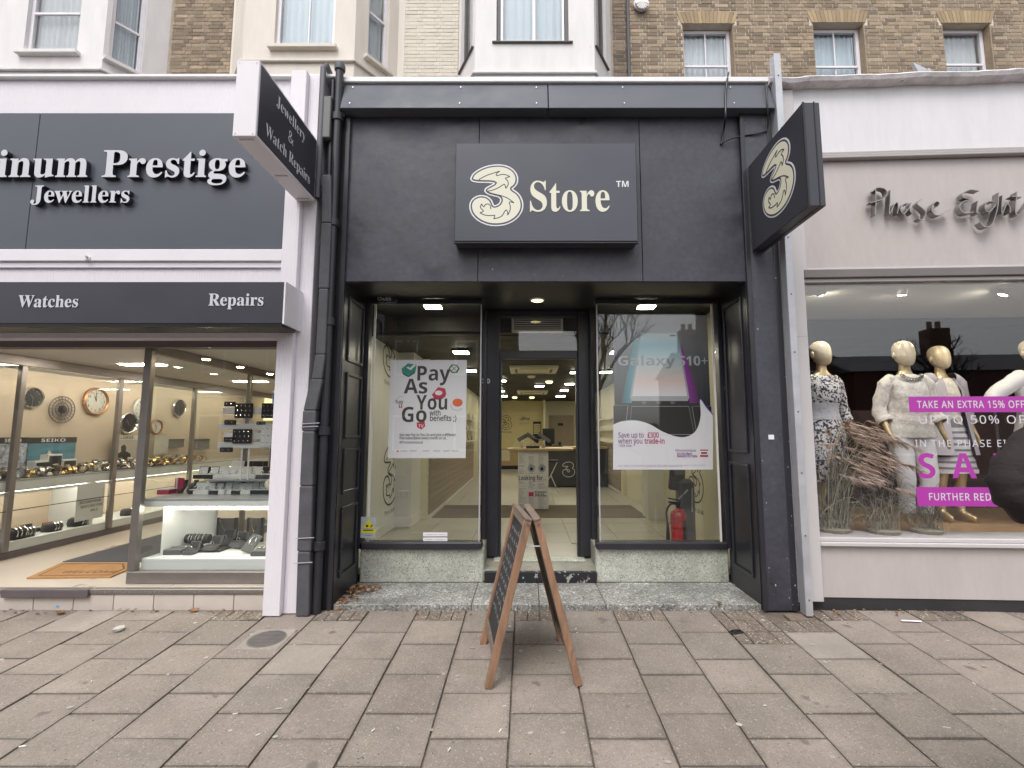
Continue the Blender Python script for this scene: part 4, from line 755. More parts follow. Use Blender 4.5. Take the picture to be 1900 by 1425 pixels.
def logo_line(b, o, ux, uy, h, m=0, w=14, inner=True, flames=True):
 """outline version"""
 k = h / 682.0
 b.stroke(logo_loop(h), w * k, o, ux, uy, 0.001, True, m, lift=0.0005)
 if flames:
  for f in FL1 + FL2:
   b.stroke([tuple(q) for q in spline([_lp(p, k) for p in f], False, 4)], w * .75 * k, o, ux, uy, 0.001, m=m, lift=0.0005)
# ---------------------------------------------------------------- the materials of the place
M = {}
M['slab'] = mat('paving slab', (.272, .228, .194), .88, var=.12, vs=5, fine=.16, fs=70, bump=.5, bs=90, bd=.004, rand=.095, world=.18, edge=(.196, .187), hue=(.268, .230, .192), specks=[(85, .635, (.40, .355, .315)), (70, .655, (.10, .085, .078)), (150, .66, (.52, .48, .44)), (7, .68, (.17, .145, .13))])
M['slab_pale'] = mat('pale paving slab', (.32, .28, .24), .88, var=.10, world=.12, edge=(.196, .187), vs=5, fine=.10, fs=70, bump=.25, bs=160, rand=.05, specks=[(120, .70, (.12, .10, .09))])
M['sett'] = mat('exposed aggregate sett', (.19, .155, .125), .9, var=.2, vs=12, fine=.3, fs=60, bump=.9, bs=70, bd=.01, rand=.16, specks=[(62, .60, (.52, .45, .36)), (85, .64, (.06, .05, .045))])
M['joint'] = mat('sandy joint dirt', (.15, .12, .098), .95, var=.3, vs=9, fine=.3, fs=90, bump=.6, bs=60, bd=.01, specks=[(70, .66, (.24, .19, .14))])
M['castiron'] = mat('dull cast iron', (.15, .135, .125), .6, var=.2, vs=12)
M['asphalt'] = mat('asphalt', (.05, .05, .052), .9, fine=.3, fs=60, bump=.4, bs=90)
M['kerbstone'] = mat('granite kerb', (.28, .27, .26), .8, fine=.25, fs=50, rand=.1)
M['roadpaint'] = mat('road paint', (.5, .42, .1), .8, var=.2, vs=8)
M['black'] = mat('black gloss paint', (.026, .026, .032), .32, var=.15, vs=5, rv=.12, bump=.03, bs=9, bd=.006, specks=[(44, .79, (.16, .155, .16))])
M['fascia'] = mat('weathered black board', (.052, .052, .066), .47, var=.30, vs=2.6, rv=.45, fine=.16, fs=22, bump=.16, bs=3.2, bd=.03, specks=[(16, .72, (.07, .066, .078)), (45, .76, (.17, .16, .17))])
M['header'] = mat('grey black sheet', (.096, .102, .124), .6, var=.10, vs=3, rv=.2, bump=.12, bs=2.5, bd=.03, specks=[(30, .77, (.3, .3, .3))])
M['canopy'] = mat('canopy black', (.041, .041, .054), .42, var=.06, vs=3)
M['projface'] = mat('projecting sign face', (.044, .044, .054), .38, var=.06, vs=2)
M['signblack'] = mat('sign black', (.076, .083, .104), .36, var=.06, vs=2, bump=.05, bs=1.5, bd=.03)
M['signface'] = mat('satin sign face', (.062, .065, .083), .33, var=.06, vs=2, rv=.1)
M['white'] = mat('white paint', (.80, .765, .80), .5, var=.03, vs=3, specks=[(9, .78, (.6, .57, .57))])
M['whitecap'] = mat('white metal capping', (.84, .83, .84), .4, var=.04, vs=4)
M['steel'] = mat('galvanised steel', (.52, .52, .55), .42, metal=.35, var=.1, vs=6)
M['alu'] = mat('bronzed aluminium', (.30, .275, .255), .38, metal=.75, var=.08, vs=9)
M['chrome'] = mat('polished metal', (.75, .74, .72), .16, metal=1, var=.04)
M['lead'] = mat('grey lead wrap', (.085, .085, .095), .6, var=.2, vs=8, bump=.3, bs=14, bd=.012)
M['terr'] = terrazzo('terrazzo riser', [(0, (.16, .17, .14)), (.12, (.38, .40, .33)), (.45, (.50, .51, .44)), (.8, (.30, .32, .27)), (.93, (.66, .66, .60))], 85, .5, .25)
M['terr2'] = terrazzo('terrazzo step', [(0, (.05, .05, .046)), (.25, (.26, .255, .24)), (.55, (.38, .375, .35)), (.75, (.14, .14, .13)), (.88, (.72, .72, .70))], 75, .55, .45)
M['concrete'] = mat('worn concrete', (.27, .265, .22), .8, var=.25, vs=7, fine=.15, fs=60, bump=.2)
M['worn'] = mat('worn black paint on concrete', (.012, .012, .015), .6, var=.2, vs=5, specks=[(22, .60, (.34, .34, .31))], bump=.2, bs=30)
M['cream'] = mat('cream wall', (.66, .62, .46), .55, var=.04, vs=2)
M['offwhite'] = mat('off white wall', (.70, .70, .65), .5, var=.04, vs=2)
M['yellowwall'] = mat('warm yellow wall', (.66, .57, .30), .5, var=.05, vs=2)
M['tanwall'] = mat('tan panel', (.46, .33, .18), .55, var=.08, vs=3)
M['taupe'] = mat('taupe slat', (.33, .27, .21), .5, var=.08, vs=4, rand=.06)
M['floortile'] = mat('cream floor tile', (.42, .40, .335), .42, var=.07, vs=4, rand=.06)
M['ceil'] = mat('black ceiling', (.012, .012, .013), .6)
M['darkreflect'] = mat('dark painted reflection', (.035, .03, .027), .95, fine=.3, fs=120)
M['taupefloor'] = mat('brown carpet', (.14, .11, .08), .95, fine=.2, fs=90)
M['oak'] = mat('pale oak top', (.47, .35, .20), .45, var=.12, vs=3, stretch=(1, 14, 14))
M['paper'] = mat('poster paper', (.84, .815, .86), .45, var=.015)
M['ink'] = mat('charcoal print', (.062, .060, .064), .5, var=.03)
M['inkblack'] = mat('black print', (.012, .012, .013), .5, var=.03)
M['inkgrey'] = mat('grey print', (.30, .30, .31), .5, var=.03)
M['magenta'] = mat('magenta print', (.42, .05, .16), .5, var=.03)
M['purpleprint'] = mat('purple print', (.20, .05, .22), .5, var=.03)
M['teal'] = mat('teal print', (.04, .30, .25), .5, var=.1, vs=30)
M['tealdark'] = mat('dark teal print', (.02, .16, .14), .5)
M['greenprint'] = mat('green print', (.05, .20, .10), .5)
M['redprint'] = mat('red print', (.58, .05, .09), .5)
M['orangeprint'] = mat('orange print', (.75, .16, .06), .5)
M['signwhite'] = mat('pale sign letter', (.74, .73, .75), .4, var=.04)
M['silverletter'] = mat('silver letter', (.60, .60, .64), .4, var=.03)
M['letterside'] = mat('dark letter return', (.030, .029, .04), .5)
M['creamlit'] = mat('cream acrylic', (.82, .78, .60), .3, var=.03)
M['creamglow'] = emis('lit cream acrylic', (1.0, .96, .80), .47)
M['plastwhite'] = mat('white plastic', (.72, .71, .68), .4, var=.03)
M['plastblack'] = mat('black plastic', (.012, .012, .013), .35)
M['plastgrey'] = mat('grey plastic', (.13, .13, .13), .45)
M['wood'] = mat('varnished frame wood', (.31, .175, .108), .42, var=.28, vs=3.2, stretch=(9, 9, 1.2), fine=.12, fs=40, bump=.06, bs=30, specks=[(26, .74, (.45, .32, .22)), (3, .60, (.20, .14, .10))])
M['woodgrey'] = mat('weathered grey wood', (.20, .15, .115), .75, var=.3, vs=5, stretch=(8, 8, 1), fine=.15, fs=50, bump=.15, bs=40)
M['chalkboard'] = mat('chalkboard', (.030, .030, .032), .75, var=.25, vs=4, specks=[(6, .64, (.055, .055, .056))])
M['chalk'] = mat('chalk', (.62, .62, .62), .9, var=.2, vs=40)
M['red'] = mat('red enamel', (.42, .010, .014), .25, coat=.4, var=.06)
M['glass'] = glass('shop glass', (.985, .99, .98), .060, .02)
M['jglass'] = glass('display glass', (.98, .99, .98), .045)
M['houseglass'] = glass('house glass', (.94, .96, .97), .05, .05)
M['pglass'] = glass('clothes shop glass', (.98, .985, .985), .072, .012)
M['lamp'] = emis('ceiling lamp', (1.0, .93, .72), 36.0)
M['lampwarm'] = emis('warm downlight', (1.0, .86, .40), 2.4)
M['lampspot'] = emis('halogen spot', (1.0, .82, .55), 90.0)
M['tube'] = emis('fluorescent tube', (1.0, .95, .80), 20.0)
M['leaf'] = mat('dry leaf', (.20, .095, .045), .85, var=.3, vs=20, rand=.4, island=.5, hue=(.32, .20, .11))
M['gum'] = mat('trodden gum', (.42, .39, .35), .8, island=.25)
M['litter'] = mat('small litter', (.62, .60, .55), .8, island=.4)

UX, UY, UZ = Vector((1, 0, 0)), Vector((0, 1, 0)), Vector((0, 0, 1))

# ---------------------------------------------------------------- the ground: pavement, kerb, road
pv = thing('pavement', None, None)
tag(pv, kind='structure')
PY_BACK = -5.6
b = MB()
for x0, x1, y0, y1 in [(-30, 30, PY_BACK, 0.0), (-30, 30, 0.0, 0.3)]:
 b.quad((x0, y0, gz(y0) - .014), (x1, y0, gz(y0) - .014), (x1, y1, gz(y1) - .014), (x0, y1, gz(y1) - .014))
b.build('bedding', M['joint'], pv)
def slab_mesh(w, d, h, seed, top_bump=.0):
 rr = random.Random(seed)
 bm = bmesh.new()
 co = []
 for z in (-h, 0):
  for x, y in ((-w / 2, -d / 2), (w / 2, -d / 2), (w / 2, d / 2), (-w / 2, d / 2)):
   co.append(bm.verts.new((x + rr.uniform(-.003, .003), y + rr.uniform(-.003, .003), z + .048 * y)))
 for f in ((0, 3, 2, 1), (4, 5, 6, 7), (0, 1, 5, 4), (1, 2, 6, 5), (2, 3, 7, 6), (3, 0, 4, 7)):
  bm.faces.new([co[i] for i in f])
 bmesh.ops.bevel(bm, geom=[e for e in bm.edges if max(e.verts[0].co.z, e.verts[1].co.z) > -h * .6 and e.calc_face_angle(0) > .5 and min(e.verts[0].co.z, e.verts[1].co.z) > -h * .7], offset=.006, segments=1, affect='EDGES')
 me = bpy.data.meshes.new('paving_slab')
 bm.to_mesh(me)
 bm.free()
 return me
def place_mesh(me, name, parent, loc, rot=(0, 0, 0)):
 o = bpy.data.objects.new(name, me)
 o.location = WM[parent.name].inverted() @ Vector(loc)
 o.rotation_euler = rot
 C.objects.link(o)
 o.parent = parent
 KIDS.setdefault(parent.name, []).append(o)
 return o
SLW, SLD = .405, .386
slabs = []
for i in range(5):
 me = slab_mesh(SLW - .013, SLD - .012, .05, i)
 me.materials.append(M['slab'])
 slabs.append(me)
pale = slab_mesh(SLW - .010, SLD - .010, .05, 40)
pale.materials.append(M['slab_pale'])
half = slab_mesh(SLW - .010, .185, .05, 41)
half.materials.append(M['slab'])
setts = []
for i in range(4):
 me = slab_mesh(.092, .178, .05, 60 + i)
 me.materials.append(M['sett'])
 setts.append(me)
PALES = {(-4, 1), (-9, 0), (5, 1), (-11, 1)}
COVER = PG(495, 1187)
for k in range(-14, 14):
 xc = -.085 + (k + .5) * SLW
 even = k % 2 == 0
 ys = []
 y = -.022
 if even:
  ys.append((y - .095, 'h'))
  y -= .187
 r = 0
 while y > -2.9:
  ys.append((y - SLD / 2, r))
  y -= SLD
  r += 1
 for yc, r in ys:
  if abs(xc) > (yc + 4.15) * 1.22 + .35: continue
  z = gz(yc) + rnd.uniform(-.003, .003)
  rot = (rnd.uniform(-.004, .004), rnd.uniform(-.004, .004), rnd.uniform(-.004, .004))
  if (k == 4 and r == 0) or (k == 5 and r == 0):
   rows = (yc + .097, yc - .097) if k == 4 else (yc - .097,)
   for yy in rows:
    for q in range(4):
     place_mesh(rnd.choice(setts), 'sett', pv, (xc + (q - 1.5) * .100, yy, gz(yy) + rnd.uniform(-.003, .003)), rot)
   continue
  if r == 'h':
   if k in (-10, -8, 10):
    place_mesh(half, 'paving_slab', pv, (xc, yc, z), rot)
    continue
   for q in range(4):
    place_mesh(rnd.choice(setts), 'sett', pv, (xc + (q - 1.5) * .100, yc, z + rnd.uniform(-.003, .003)), rot)
   continue
  me = pale if (k, r) in PALES else rnd.choice(slabs)
  place_mesh(me, 'paving_slab', pv, (xc, yc, z), rot)
# the pavement beyond the slabs that can be told apart
m, t = nodes('far paving')
vec, rr_, w_ = coords(t)
bk = t.nodes.new('ShaderNodeTexBrick')
bk.inputs['Scale'].default_value = 1.0
bk.inputs['Brick Width'].default_value = .4
bk.inputs['Row Height'].default_value = .4
bk.inputs['Mortar Size'].default_value = .008
bk.inputs['Color1'].default_value = (.24, .21, .19, 1)
bk.inputs['Color2'].default_value = (.20, .175, .16, 1)
bk.inputs['Mortar'].default_value = (.10, .08, .07, 1)
t.links.new(vec, bk.inputs['Vector'])
M['farpave'] = finish(m, t, bk.outputs[0], .9)
b = MB()
b.quad((-30, PY_BACK, gz(PY_BACK) - .002), (30, PY_BACK, gz(PY_BACK) - .002), (30, -2.95, gz(-2.95) - .002), (-30, -2.95, gz(-2.95) - .002))
for s_ in (-1, 1):
 b.quad(*[(s_ * x, y, gz(y) - .002) for x, y in ((5.9, -2.95), (30, -2.95), (30, 0), (5.9, 0))][::s_])
b.build('paving_sheet', M['farpave'], pv, kind='stuff')
ke = thing('kerb', None, None)
tag(ke, kind='structure')
kb = boxo('kerb_stone', M['kerbstone'], ke, -30, -29.1, PY_BACK - .15, PY_BACK, gz(PY_BACK) - .3, gz(PY_BACK) + .004, .01)
for i in range(1, 64):
 inst(kb, 'kerb_stone', ke, (i * .92, 0, 0))
RZ = gz(PY_BACK) - .11
b = MB()
b.quad((-60, -14.5, RZ), (60, -14.5, RZ), (60, PY_BACK - .1, RZ), (-60, PY_BACK - .1, RZ))
tag(b.build('road', M['asphalt']), kind='structure')
b = MB()
for yy in (PY_BACK - .45, PY_BACK - .65):
 b.box(-40, 40, yy - .04, yy + .04, RZ, RZ + .005)
tag(b.build('road_marking', M['roadpaint']), kind='structure')
b = MB()
b.box(-60, 60, -17.2, -14.5, RZ - .2, RZ + .12)
tag(b.build('far_pavement', M['farpave']), kind='structure')
b = MB()
b.quad((-90, -90, RZ - .05), (90, -90, RZ - .05), (90, 60, RZ - .05), (-90, 60, RZ - .05))
tag(b.build('ground', M['asphalt']), kind='structure')

# an inspection cover let into the paving, and a small drain plate by the post
cv = thing('inspection_cover', 'round ribbed iron inspection cover set in a square concrete frame in the paving', 'manhole cover', (COVER.x, COVER.y, gz(COVER.y)))
b = MB(Matrix.Translation((COVER.x, COVER.y, gz(COVER.y) + .004)) @ Matrix.Rotation(math.atan(.048), 4, 'X'))
b.box(-.15, .15, -.15, .15, -.03, .003)
b.build('frame', M['slab_pale'], cv, bevel=.003)
b = MB(Matrix.Translation((COVER.x, COVER.y, gz(COVER.y) + .004)) @ Matrix.Rotation(math.atan(.048), 4, 'X'))
b.lathe([(.13, .0035), (.13, .006), (.118, .0065)], n=32)
for i in range(-5, 6):
 l = math.sqrt(max(0, .115 ** 2 - (i * .021) ** 2))
 b.box(-l, l, i * .021 - .004, i * .021 + .004, .006, .010)
 b.box(i * .021 - .003, i * .021 + .003, -l, l, .006, .0085)
b.build('lid', M['castiron'], cv)
dpl = PG(1478, 1147)
tag(MB(Matrix.Translation((dpl.x, dpl.y, gz(dpl.y) + .003)) @ Matrix.Rotation(math.atan(.048), 4, 'X')).box(-.075, .075, -.055, .055, -.02, .006).build('drain_plate', M['woodgrey'], bevel=.002), 'small square rusty drain plate in the paving beside the steel post', 'drain cover')
dpl = PG(1366, 1174)
db = MB(Matrix.Translation((dpl.x, dpl.y, gz(dpl.y) + .004)) @ Matrix.Rotation(.3, 4, 'Z'))
db.box(-.05, .05, -.028, .028, -.02, .008)
db.box(-.03, .01, -.018, .018, .008, .016)
tag(db.build('valve_cover', M['plastblack'], bevel=.004), 'small black valve cover among the speckled setts', 'valve cover')

# trodden gum, cigarette ends, leaves
b = MB()
rr = random.Random(3)
for i in range(75):
 y = -rr.random() ** 1.2 * 2.1 - .05
 x = rr.uniform(-1, 1) * (y + 4.4) * 1.1
 r = rr.uniform(.005, .018)
 n = 9
 pts = [(x + r * (1 + rr.uniform(-.25, .25)) * math.cos(2 * math.pi * q / n), y + .8 * r * (1 + rr.uniform(-.25, .25)) * math.sin(2 * math.pi * q / n)) for q in range(n)]
 b.prism([pts], (0, 0, 0), UX, UY, 0)
 for j in range(n): b.v[-1 - j].z = gz(b.v[-1 - j].y) + .0035
tag(b.build('gum_spots', M['gum']), kind='stuff')
b = MB()
for i in range(26):
 y = -rr.random() ** 1.5 * 1.9 - .03
 x = rr.uniform(-1, 1) * (y + 4.4) * 1.1
 a = rr.uniform(0, math.pi)
 d = Vector((math.cos(a), math.sin(a), 0)) * rr.uniform(.008, .016)
 z = gz(y) + .006
 b.tube([(x - d.x, y - d.y, z), (x + d.x, y + d.y, z)], .0035, 6)
tag(b.build('cigarette_ends', M['litter']), kind='stuff')
def leaf_shape(b, x, y, z, s, a, tilt):
 rt = Matrix.Translation((x, y, z)) @ Matrix.Rotation(a, 4, 'Z') @ Matrix.Rotation(tilt, 4, 'X')
 n = 4
 vs, fs = [], []
 for i in range(n + 1):
  u = i / n
  wd = math.sin(math.pi * min(1, u * .92 + .04)) * .45
  cz = .25 * (u - .5) ** 2
  vs += [rt @ Vector((u - .5, -wd, cz + .18)) if False else rt @ (Vector((u - .5, -wd, cz + .16)) * s), rt @ (Vector((u - .5, 0, cz)) * s), rt @ (Vector((u - .5, wd, cz + .13)) * s)]
 for i in range(n):
  for j in range(2):
   q = i * 3 + j
   fs.append((q, q + 3, q + 4, q + 1))
 b.add(vs, fs)
b = MB()
for i in range(130):
 u = rr.random()
 x = -1.50 + rr.gauss(0, .065)
 y = .33 + rr.gauss(0, .07) if u < .75 else rr.uniform(-.02, .3)
 if y > .55: continue
 x = max(x if u < .75 else x - .06, -1.585)
 h = max(0, .06 - .35 * math.hypot(x + 1.50, y - .33)) * rr.random()
 leaf_shape(b, x, y, (.045 if y > 0 else gz(y) + .006) + h, rr.uniform(.015, .042), rr.uniform(0, 6.3), rr.uniform(-.7, .7))
for i in range(170):
 x = rr.choice((rr.uniform(2.3, 4.9), rr.uniform(2.3, 4.6), rr.uniform(-4.5, -2.3), rr.uniform(-1.5, 2.2)))
 y = -.015 - abs(rr.gauss(0, .05))
 leaf_shape(b, x, y, gz(y) + .006, rr.uniform(.008, .028), rr.uniform(0, 6.3), rr.uniform(-.5, .5))
tag(b.build('dry_leaves', M['leaf']), kind='stuff')
for px, py, s, lab in ((658, 1097, .06, 'curled pale dry leaf at the foot of the leaf heap by the black pilaster'), (1335, 1130, .05, 'brown dry leaf lying below the speckled step near the setts'), (515, 1112, .09, 'long tan dry leaf lying below the tiled riser'), (360, 1135, .07, 'small tan dry leaf on setts below the tiled riser'), (110, 1140, .07, 'dark brown leaf on the paving left of the blue wrapper')):
 g = PG(px, py)
 b = MB()
 leaf_shape(b, g.x, g.y, max(gz(g.y), .04 if g.y > 0 else -9) + .008, s, rr.uniform(0, 3), .2)
 tag(b.build('dry_leaf', M['leaf'], smooth=True), lab, 'leaf', 'single dry leaves on the pavement')
g = PG(117, 1127)
b = MB(Matrix.Translation((g.x, g.y, gz(g.y) + .012)) @ Matrix.Rotation(.35, 4, 'Z'))
b.rings([[(x, .018 * math.cos(a) * (1 + .2 * math.sin(9 * x)), .007 + .010 * math.sin(a)) for a in (0, 1.2, 2.2, 3.5, 4.6, 5.5)] for x in (-.045, -.02, .005, .03, .05)])
M['blue'] = mat('blue wrapper', (.05, .30, .55), .3)
tag(b.build('wrapper', M['blue']), 'crumpled bright blue wrapper by the cream tiled riser', 'litter')
g = PG(220, 1171)
b = MB()
b.lathe([(.005, 0), (.034, .004), (.04, .012), (.036, .022), (.018, .026), (.004, .024)], (g.x, g.y, gz(g.y) + .003), 9)
for v in b.v: v += Vector((rr.uniform(-.006, .006), rr.uniform(-.006, .006), rr.uniform(-.002, .004)))
M['clearplast'] = mat('milky plastic', (.55, .53, .50), .25)
tag(b.build('plastic_lid', M['clearplast']), 'crushed milky plastic cup lid on the paving slabs', 'litter')
g = PG(1690, 1155)
b = MB(Matrix.Translation((g.x, g.y, gz(g.y) + .008)) @ Matrix.Rotation(-.12, 4, 'Z'))
b.rings([[(x, .012 * math.cos(a), .005 * math.sin(a) + .004) for a in (0, 1.5, 3.1, 4.6)] for x in (-.07, -.03, .02, .075)])
tag(b.build('paper_strip', M['paper']), 'folded white paper strip lying below the grey clothes shop front', 'litter')
# ---------------------------------------------------------------- the black phone shop in the middle
YW, YD = .60, 1.05
ZH = 2.828          # underside of the fascia
sh = thing('phone_shop', 'black painted single storey phone shop front with recessed windows and open doorway', 'shop', (0, 0, 0))
K = M['black']
b = MB()
b.box(-1.69, 2.275, -.06, .5, 4.712, 4.765)
b.build('coping', M['whitecap'], sh, bevel=.006)
boxo('flat_roof', M['lead'], sh, -1.69, 2.27, .5, 4.15, 4.5, 4.62)
for x0, x1 in ((-1.685, .205), (.212, 2.268)):
 b = MB()
 b.hexa([(x0, -.125, 4.404), (x1, -.125, 4.404), (x1, .06, 4.404), (x0, .06, 4.404), (x0, -.035, 4.710), (x1, -.035, 4.710), (x1, .06, 4.710), (x0, .06, 4.710)])
 b.build('header_panel', M['header'], sh, bevel=.004)
for x0, x1, z0, z1 in ((-1.655, -.432, ZH, 4.40), (-.427, 1.055, ZH, 4.40), (1.06, 1.985, ZH, 4.40)):
 boxo('fascia_board', M['fascia'], sh, x0, x1, 0, .05, z0, z1, .002)
boxo('fascia_backing', K, sh, -1.66, 1.985, .051, .12, ZH + .02, 4.5)
boxo('soffit', K, sh, -1.62, 1.985, .0505, 1.34, ZH + .003, ZH + .019)
# pilasters
b = MB()
b.box(1.99, 2.245, -.045, .62, 0, 4.40)
b.build('pilaster', M['fascia'], sh, bevel=.006)
b = MB()
b.box(1.972, 2.012, -.055, -.0455, .0, 4.40)
b.box(2.214, 2.268, -.05, .3, .0, 4.40)
b.build('pilaster_trim', K, sh, bevel=.004)
b = MB()
b.box(-1.83, -1.625, -.02, .62, 0, 4.40)
b.build('pilaster', K, sh, bevel=.006)
boxo('pilaster_trim', K, sh, -1.66, -1.618, -.035, -.0205, 0, 4.40, .004)
def frame_on(b, x, s, y0, y1, z0, z1, w=.03, d=.016):
 """raised moulding frame on a wall x = const, standing off towards s"""
 for q0, q1, h0, h1 in ((y0, y1, z0, z0 + w), (y0, y1, z1 - w, z1), (y0, y0 + w, z0 + w, z1 - w), (y1 - w, y1, z0 + w, z1 - w)):
  b.box(x, x + s * d, q0, q1, h0, h1)
for x, s in ((-1.62, 1), (1.982, -1)):
 rev = boxo('reveal_panelling', K, sh, x - s * .02, x, 0.0, YW - .01, .04, ZH, 0)
 for z0, z1 in ((.22, .82), (.93, 1.33), (1.42, 2.02), (2.12, 2.72)) if s > 0 else ((.22, 1.20), (1.29, 2.72)):
  b = MB()
  frame_on(b, x + s * .0005, s, .10, .50, z0, z1)
  b.build('panel_moulding', K, rev, bevel=.005)
 b = MB()
 b.box(x, x + s * .045, YW - .05, YW + .05, .36, ZH)
 b.build('window_post', K, sh, bevel=.004)
# window heads, glass and frames
for x0, x1, gx0, gx1 in ((-1.575, -.44, -1.53, -.455), (.715, 1.937, .735, 1.925)):
 boxo('window_head', K, sh, x0, x1, YW - .03, YW + .03, 2.78, ZH, .004)
 g = boxo('window_glass', M['glass'], sh, gx0, gx1, YW - .004, YW + .004, .425, 2.78)
 boxo('sill', K, sh, x0 - .03, x1 + .02, YW - .05, YW + .08, .355, .42, .01)
 boxo('stall_riser', M['terr'], sh, x0 - .03, x1 + .035, YW - .002, YW + .10, .03, .355, .012)
b = MB()
b.box(-1.545, -1.525, YW - .008, YW + .008, .42, 2.78)
b.build('window_strip', M['plastwhite'], sh)
b = MB()
b.box(1.895, 1.912, YW - .009, YW + .009, .42, 2.78)
b.build('window_strip', M['plastwhite'], sh)
for x in (-.452, .727):
 boxo('glass_edge', M['steel'], sh, x - .006, x + .006, YW - .009, YW + .012, .42, 2.78)
# lobby returns and door frame
for s, x0 in ((-1, -.44), (1, .72)):
 boxo('lobby_return_glass', M['glass'], sh, x0 - .003, x0 + .003, YW + .02, YD - .11, .42, 2.8)
 b = MB()
 b.box(x0 - .022, x0 + .022, YD - .10, YD - .04, .30, ZH)
 xa, xb = (x0 - .04, -.285) if s < 0 else (.575, x0 + .045)
 b.box(xa, xb, YD - .035, YD + .06, .165, ZH)
 b.build('door_post', K, sh, bevel=.012, seg=2)
 boxo('return_riser', M['concrete'], sh, x0 - .03, x0 + .03, YW + .101, YD, .03, .36, .012)
 xa, xb = (-1.53, x0 - .035) if s < 0 else (x0 + .035, 1.93)
boxo('transom_bar', K, sh, -.284, .574, YD - .03, YD + .05, 2.285, 2.375, .006)
boxo('transom_glass', M['glass'], sh, -.284, .574, YD + .005, YD + .012, 2.376, 2.755)
boxo('door_head', K, sh, -.284, .574, YD - .03, YD + .05, 2.756, ZH, .004)
boxo('door_stop', K, sh, -.284, -.262, YD - .02, YD + .05, .165, 2.284, .003)
boxo('door_stop', K, sh, .552, .574, YD - .02, YD + .05, .165, 2.284, .003)
# doorstep
boxo('step_riser', M['worn'], sh, -.395, .685, YW - .03, YW + .05, .037, .142, .006)
b = MB()
b.box(-.44, .72, YW + .002, YD + .12, .04, .150)
b.build('step_tread', M['concrete'], sh, bevel=.016, seg=2)
boxo('threshold', M['terr'], sh, -.33, .62, YD - .16, YD + .06, .1505, .165, .004)
xs = (-1.62, -.455, .20, .675, 1.985)
for i in range(4):
 boxo('terrazzo_slab', M['terr2'], sh, xs[i] + .003, xs[i + 1] - .003, .005, YW - .004, -.05, .036, .004)
boxo('step_base', M['joint'], sh, -1.83, 2.24, .02, YW + .09, -.06, .028)
# inside: walls, floor, ceiling
YB = 13.0
boxo('side_wall', M['offwhite'], sh, -1.93, -1.83, .66, 2.60, .10, 2.9)
b = MB()
b.box(-1.93, -1.60, 2.601, 3.2, .10, 2.9)
b.build('wall_pier', M['offwhite'], sh)
sk = MB()
sk.box(-1.829, -1.815, .7, 2.60, .166, .30)
sk.box(-1.86, -1.59, 2.585, 2.60, .166, .30)
sk.box(-1.599, -1.585, 2.585, 3.2, .166, .30)
sk.build('skirting', M['plastwhite'], sh, bevel=.003)
boxo('side_wall', M['cream'], sh, -1.62, -1.50, 3.201, YB, .10, 2.9)
boxo('side_wall', M['cream'], sh, 2.12, 2.22, .66, 6.0, .10, 2.9)
boxo('side_wall', M['cream'], sh, 2.05, 2.22, 6.001, YB, .10, 2.9)
boxo('wall_pier', M['offwhite'], sh, 1.86, 2.12, 3.2, 3.55, .10, 2.9)
# slat panelling and shelves on both sides
for x, s, y0, y1 in ((-1.498, 1, 3.3, 9.5), (2.048, -1, 6.2, 10.5)):
 for i in range(9):
  z = .22 + i * .105
  boxo('wall_slat', M['taupe'], sh, x, x + s * .022, y0, y1, z, z + .098, .003)
 for z in (1.25, 1.52, 1.79):
  boxo('shelf', M['plastwhite'], sh, x, x + s * .14, y0, y1, z, z + .02)
 boxo('slat_skirting', M['plastwhite'], sh, x, x + s * .03, y0, y1, .166, .215)
boxo('back_wall', M['yellowwall'], sh, -1.6, .62, YB, YB + .1, .9, 2.75)
boxo('back_panel', M['tanwall'], sh, -1.6, .62, YB - .03, YB + .1, .30, .90)
boxo('back_base', M['ceil'], sh, -1.6, .62, YB - .02, YB + .1, .16, .30)
boxo('back_rail', M['cream'], sh, -1.6, .62, YB - .05, YB - .001, 2.16, 2.20)
boxo('back_pier', M['cream'], sh, .62, .70, YB - .5, YB + .1, .1, 2.75)
boxo('back_office_wall', M['cream'], sh, .70, 2.3, YB + .2, YB + .3, .1, 2.75)
boxo('back_door', M['taupe'], sh, .85, 1.75, YB + .15, YB + .199, .16, 2.1, .01)
boxo('shop_floor', M['floortile'], sh, -2.0, 2.25, YW + .1, YB + .4, .08, .1455)
ft = MB().box(-.298, .298, -.298, .298, 0, .011).build('floor_tile', M['floortile'], sh, bevel=.002)
first = True
for i in range(7):
 for j in range(9):
  loc = (-1.56 + i * .602, 1.38 + j * .602, .152)
  if j < 1 and i not in (2, 3): continue
  if first:
   ft.location = loc
   first = False
  else:
   inst(ft, 'floor_tile', sh, loc)
boxo('carpet', M['taupefloor'], sh, -1.45, 1.9, 3.35, 4.6, .164, .170)
boxo('bay_ceiling', M['ceil'], sh, -1.93, 2.2, .66, 1.34, 2.848, 2.90)
boxo('bulkhead', M['ceil'], sh, -1.93, 2.2, 1.341, 1.40, 2.66, 2.90)
boxo('shop_ceiling', M['ceil'], sh, -1.93, 2.2, 1.401, YB + .3, 2.62, 2.72)
boxo('door_wall', M['ceil'], sh, -.48, .77, 1.25, 1.335, 2.62, 2.85)
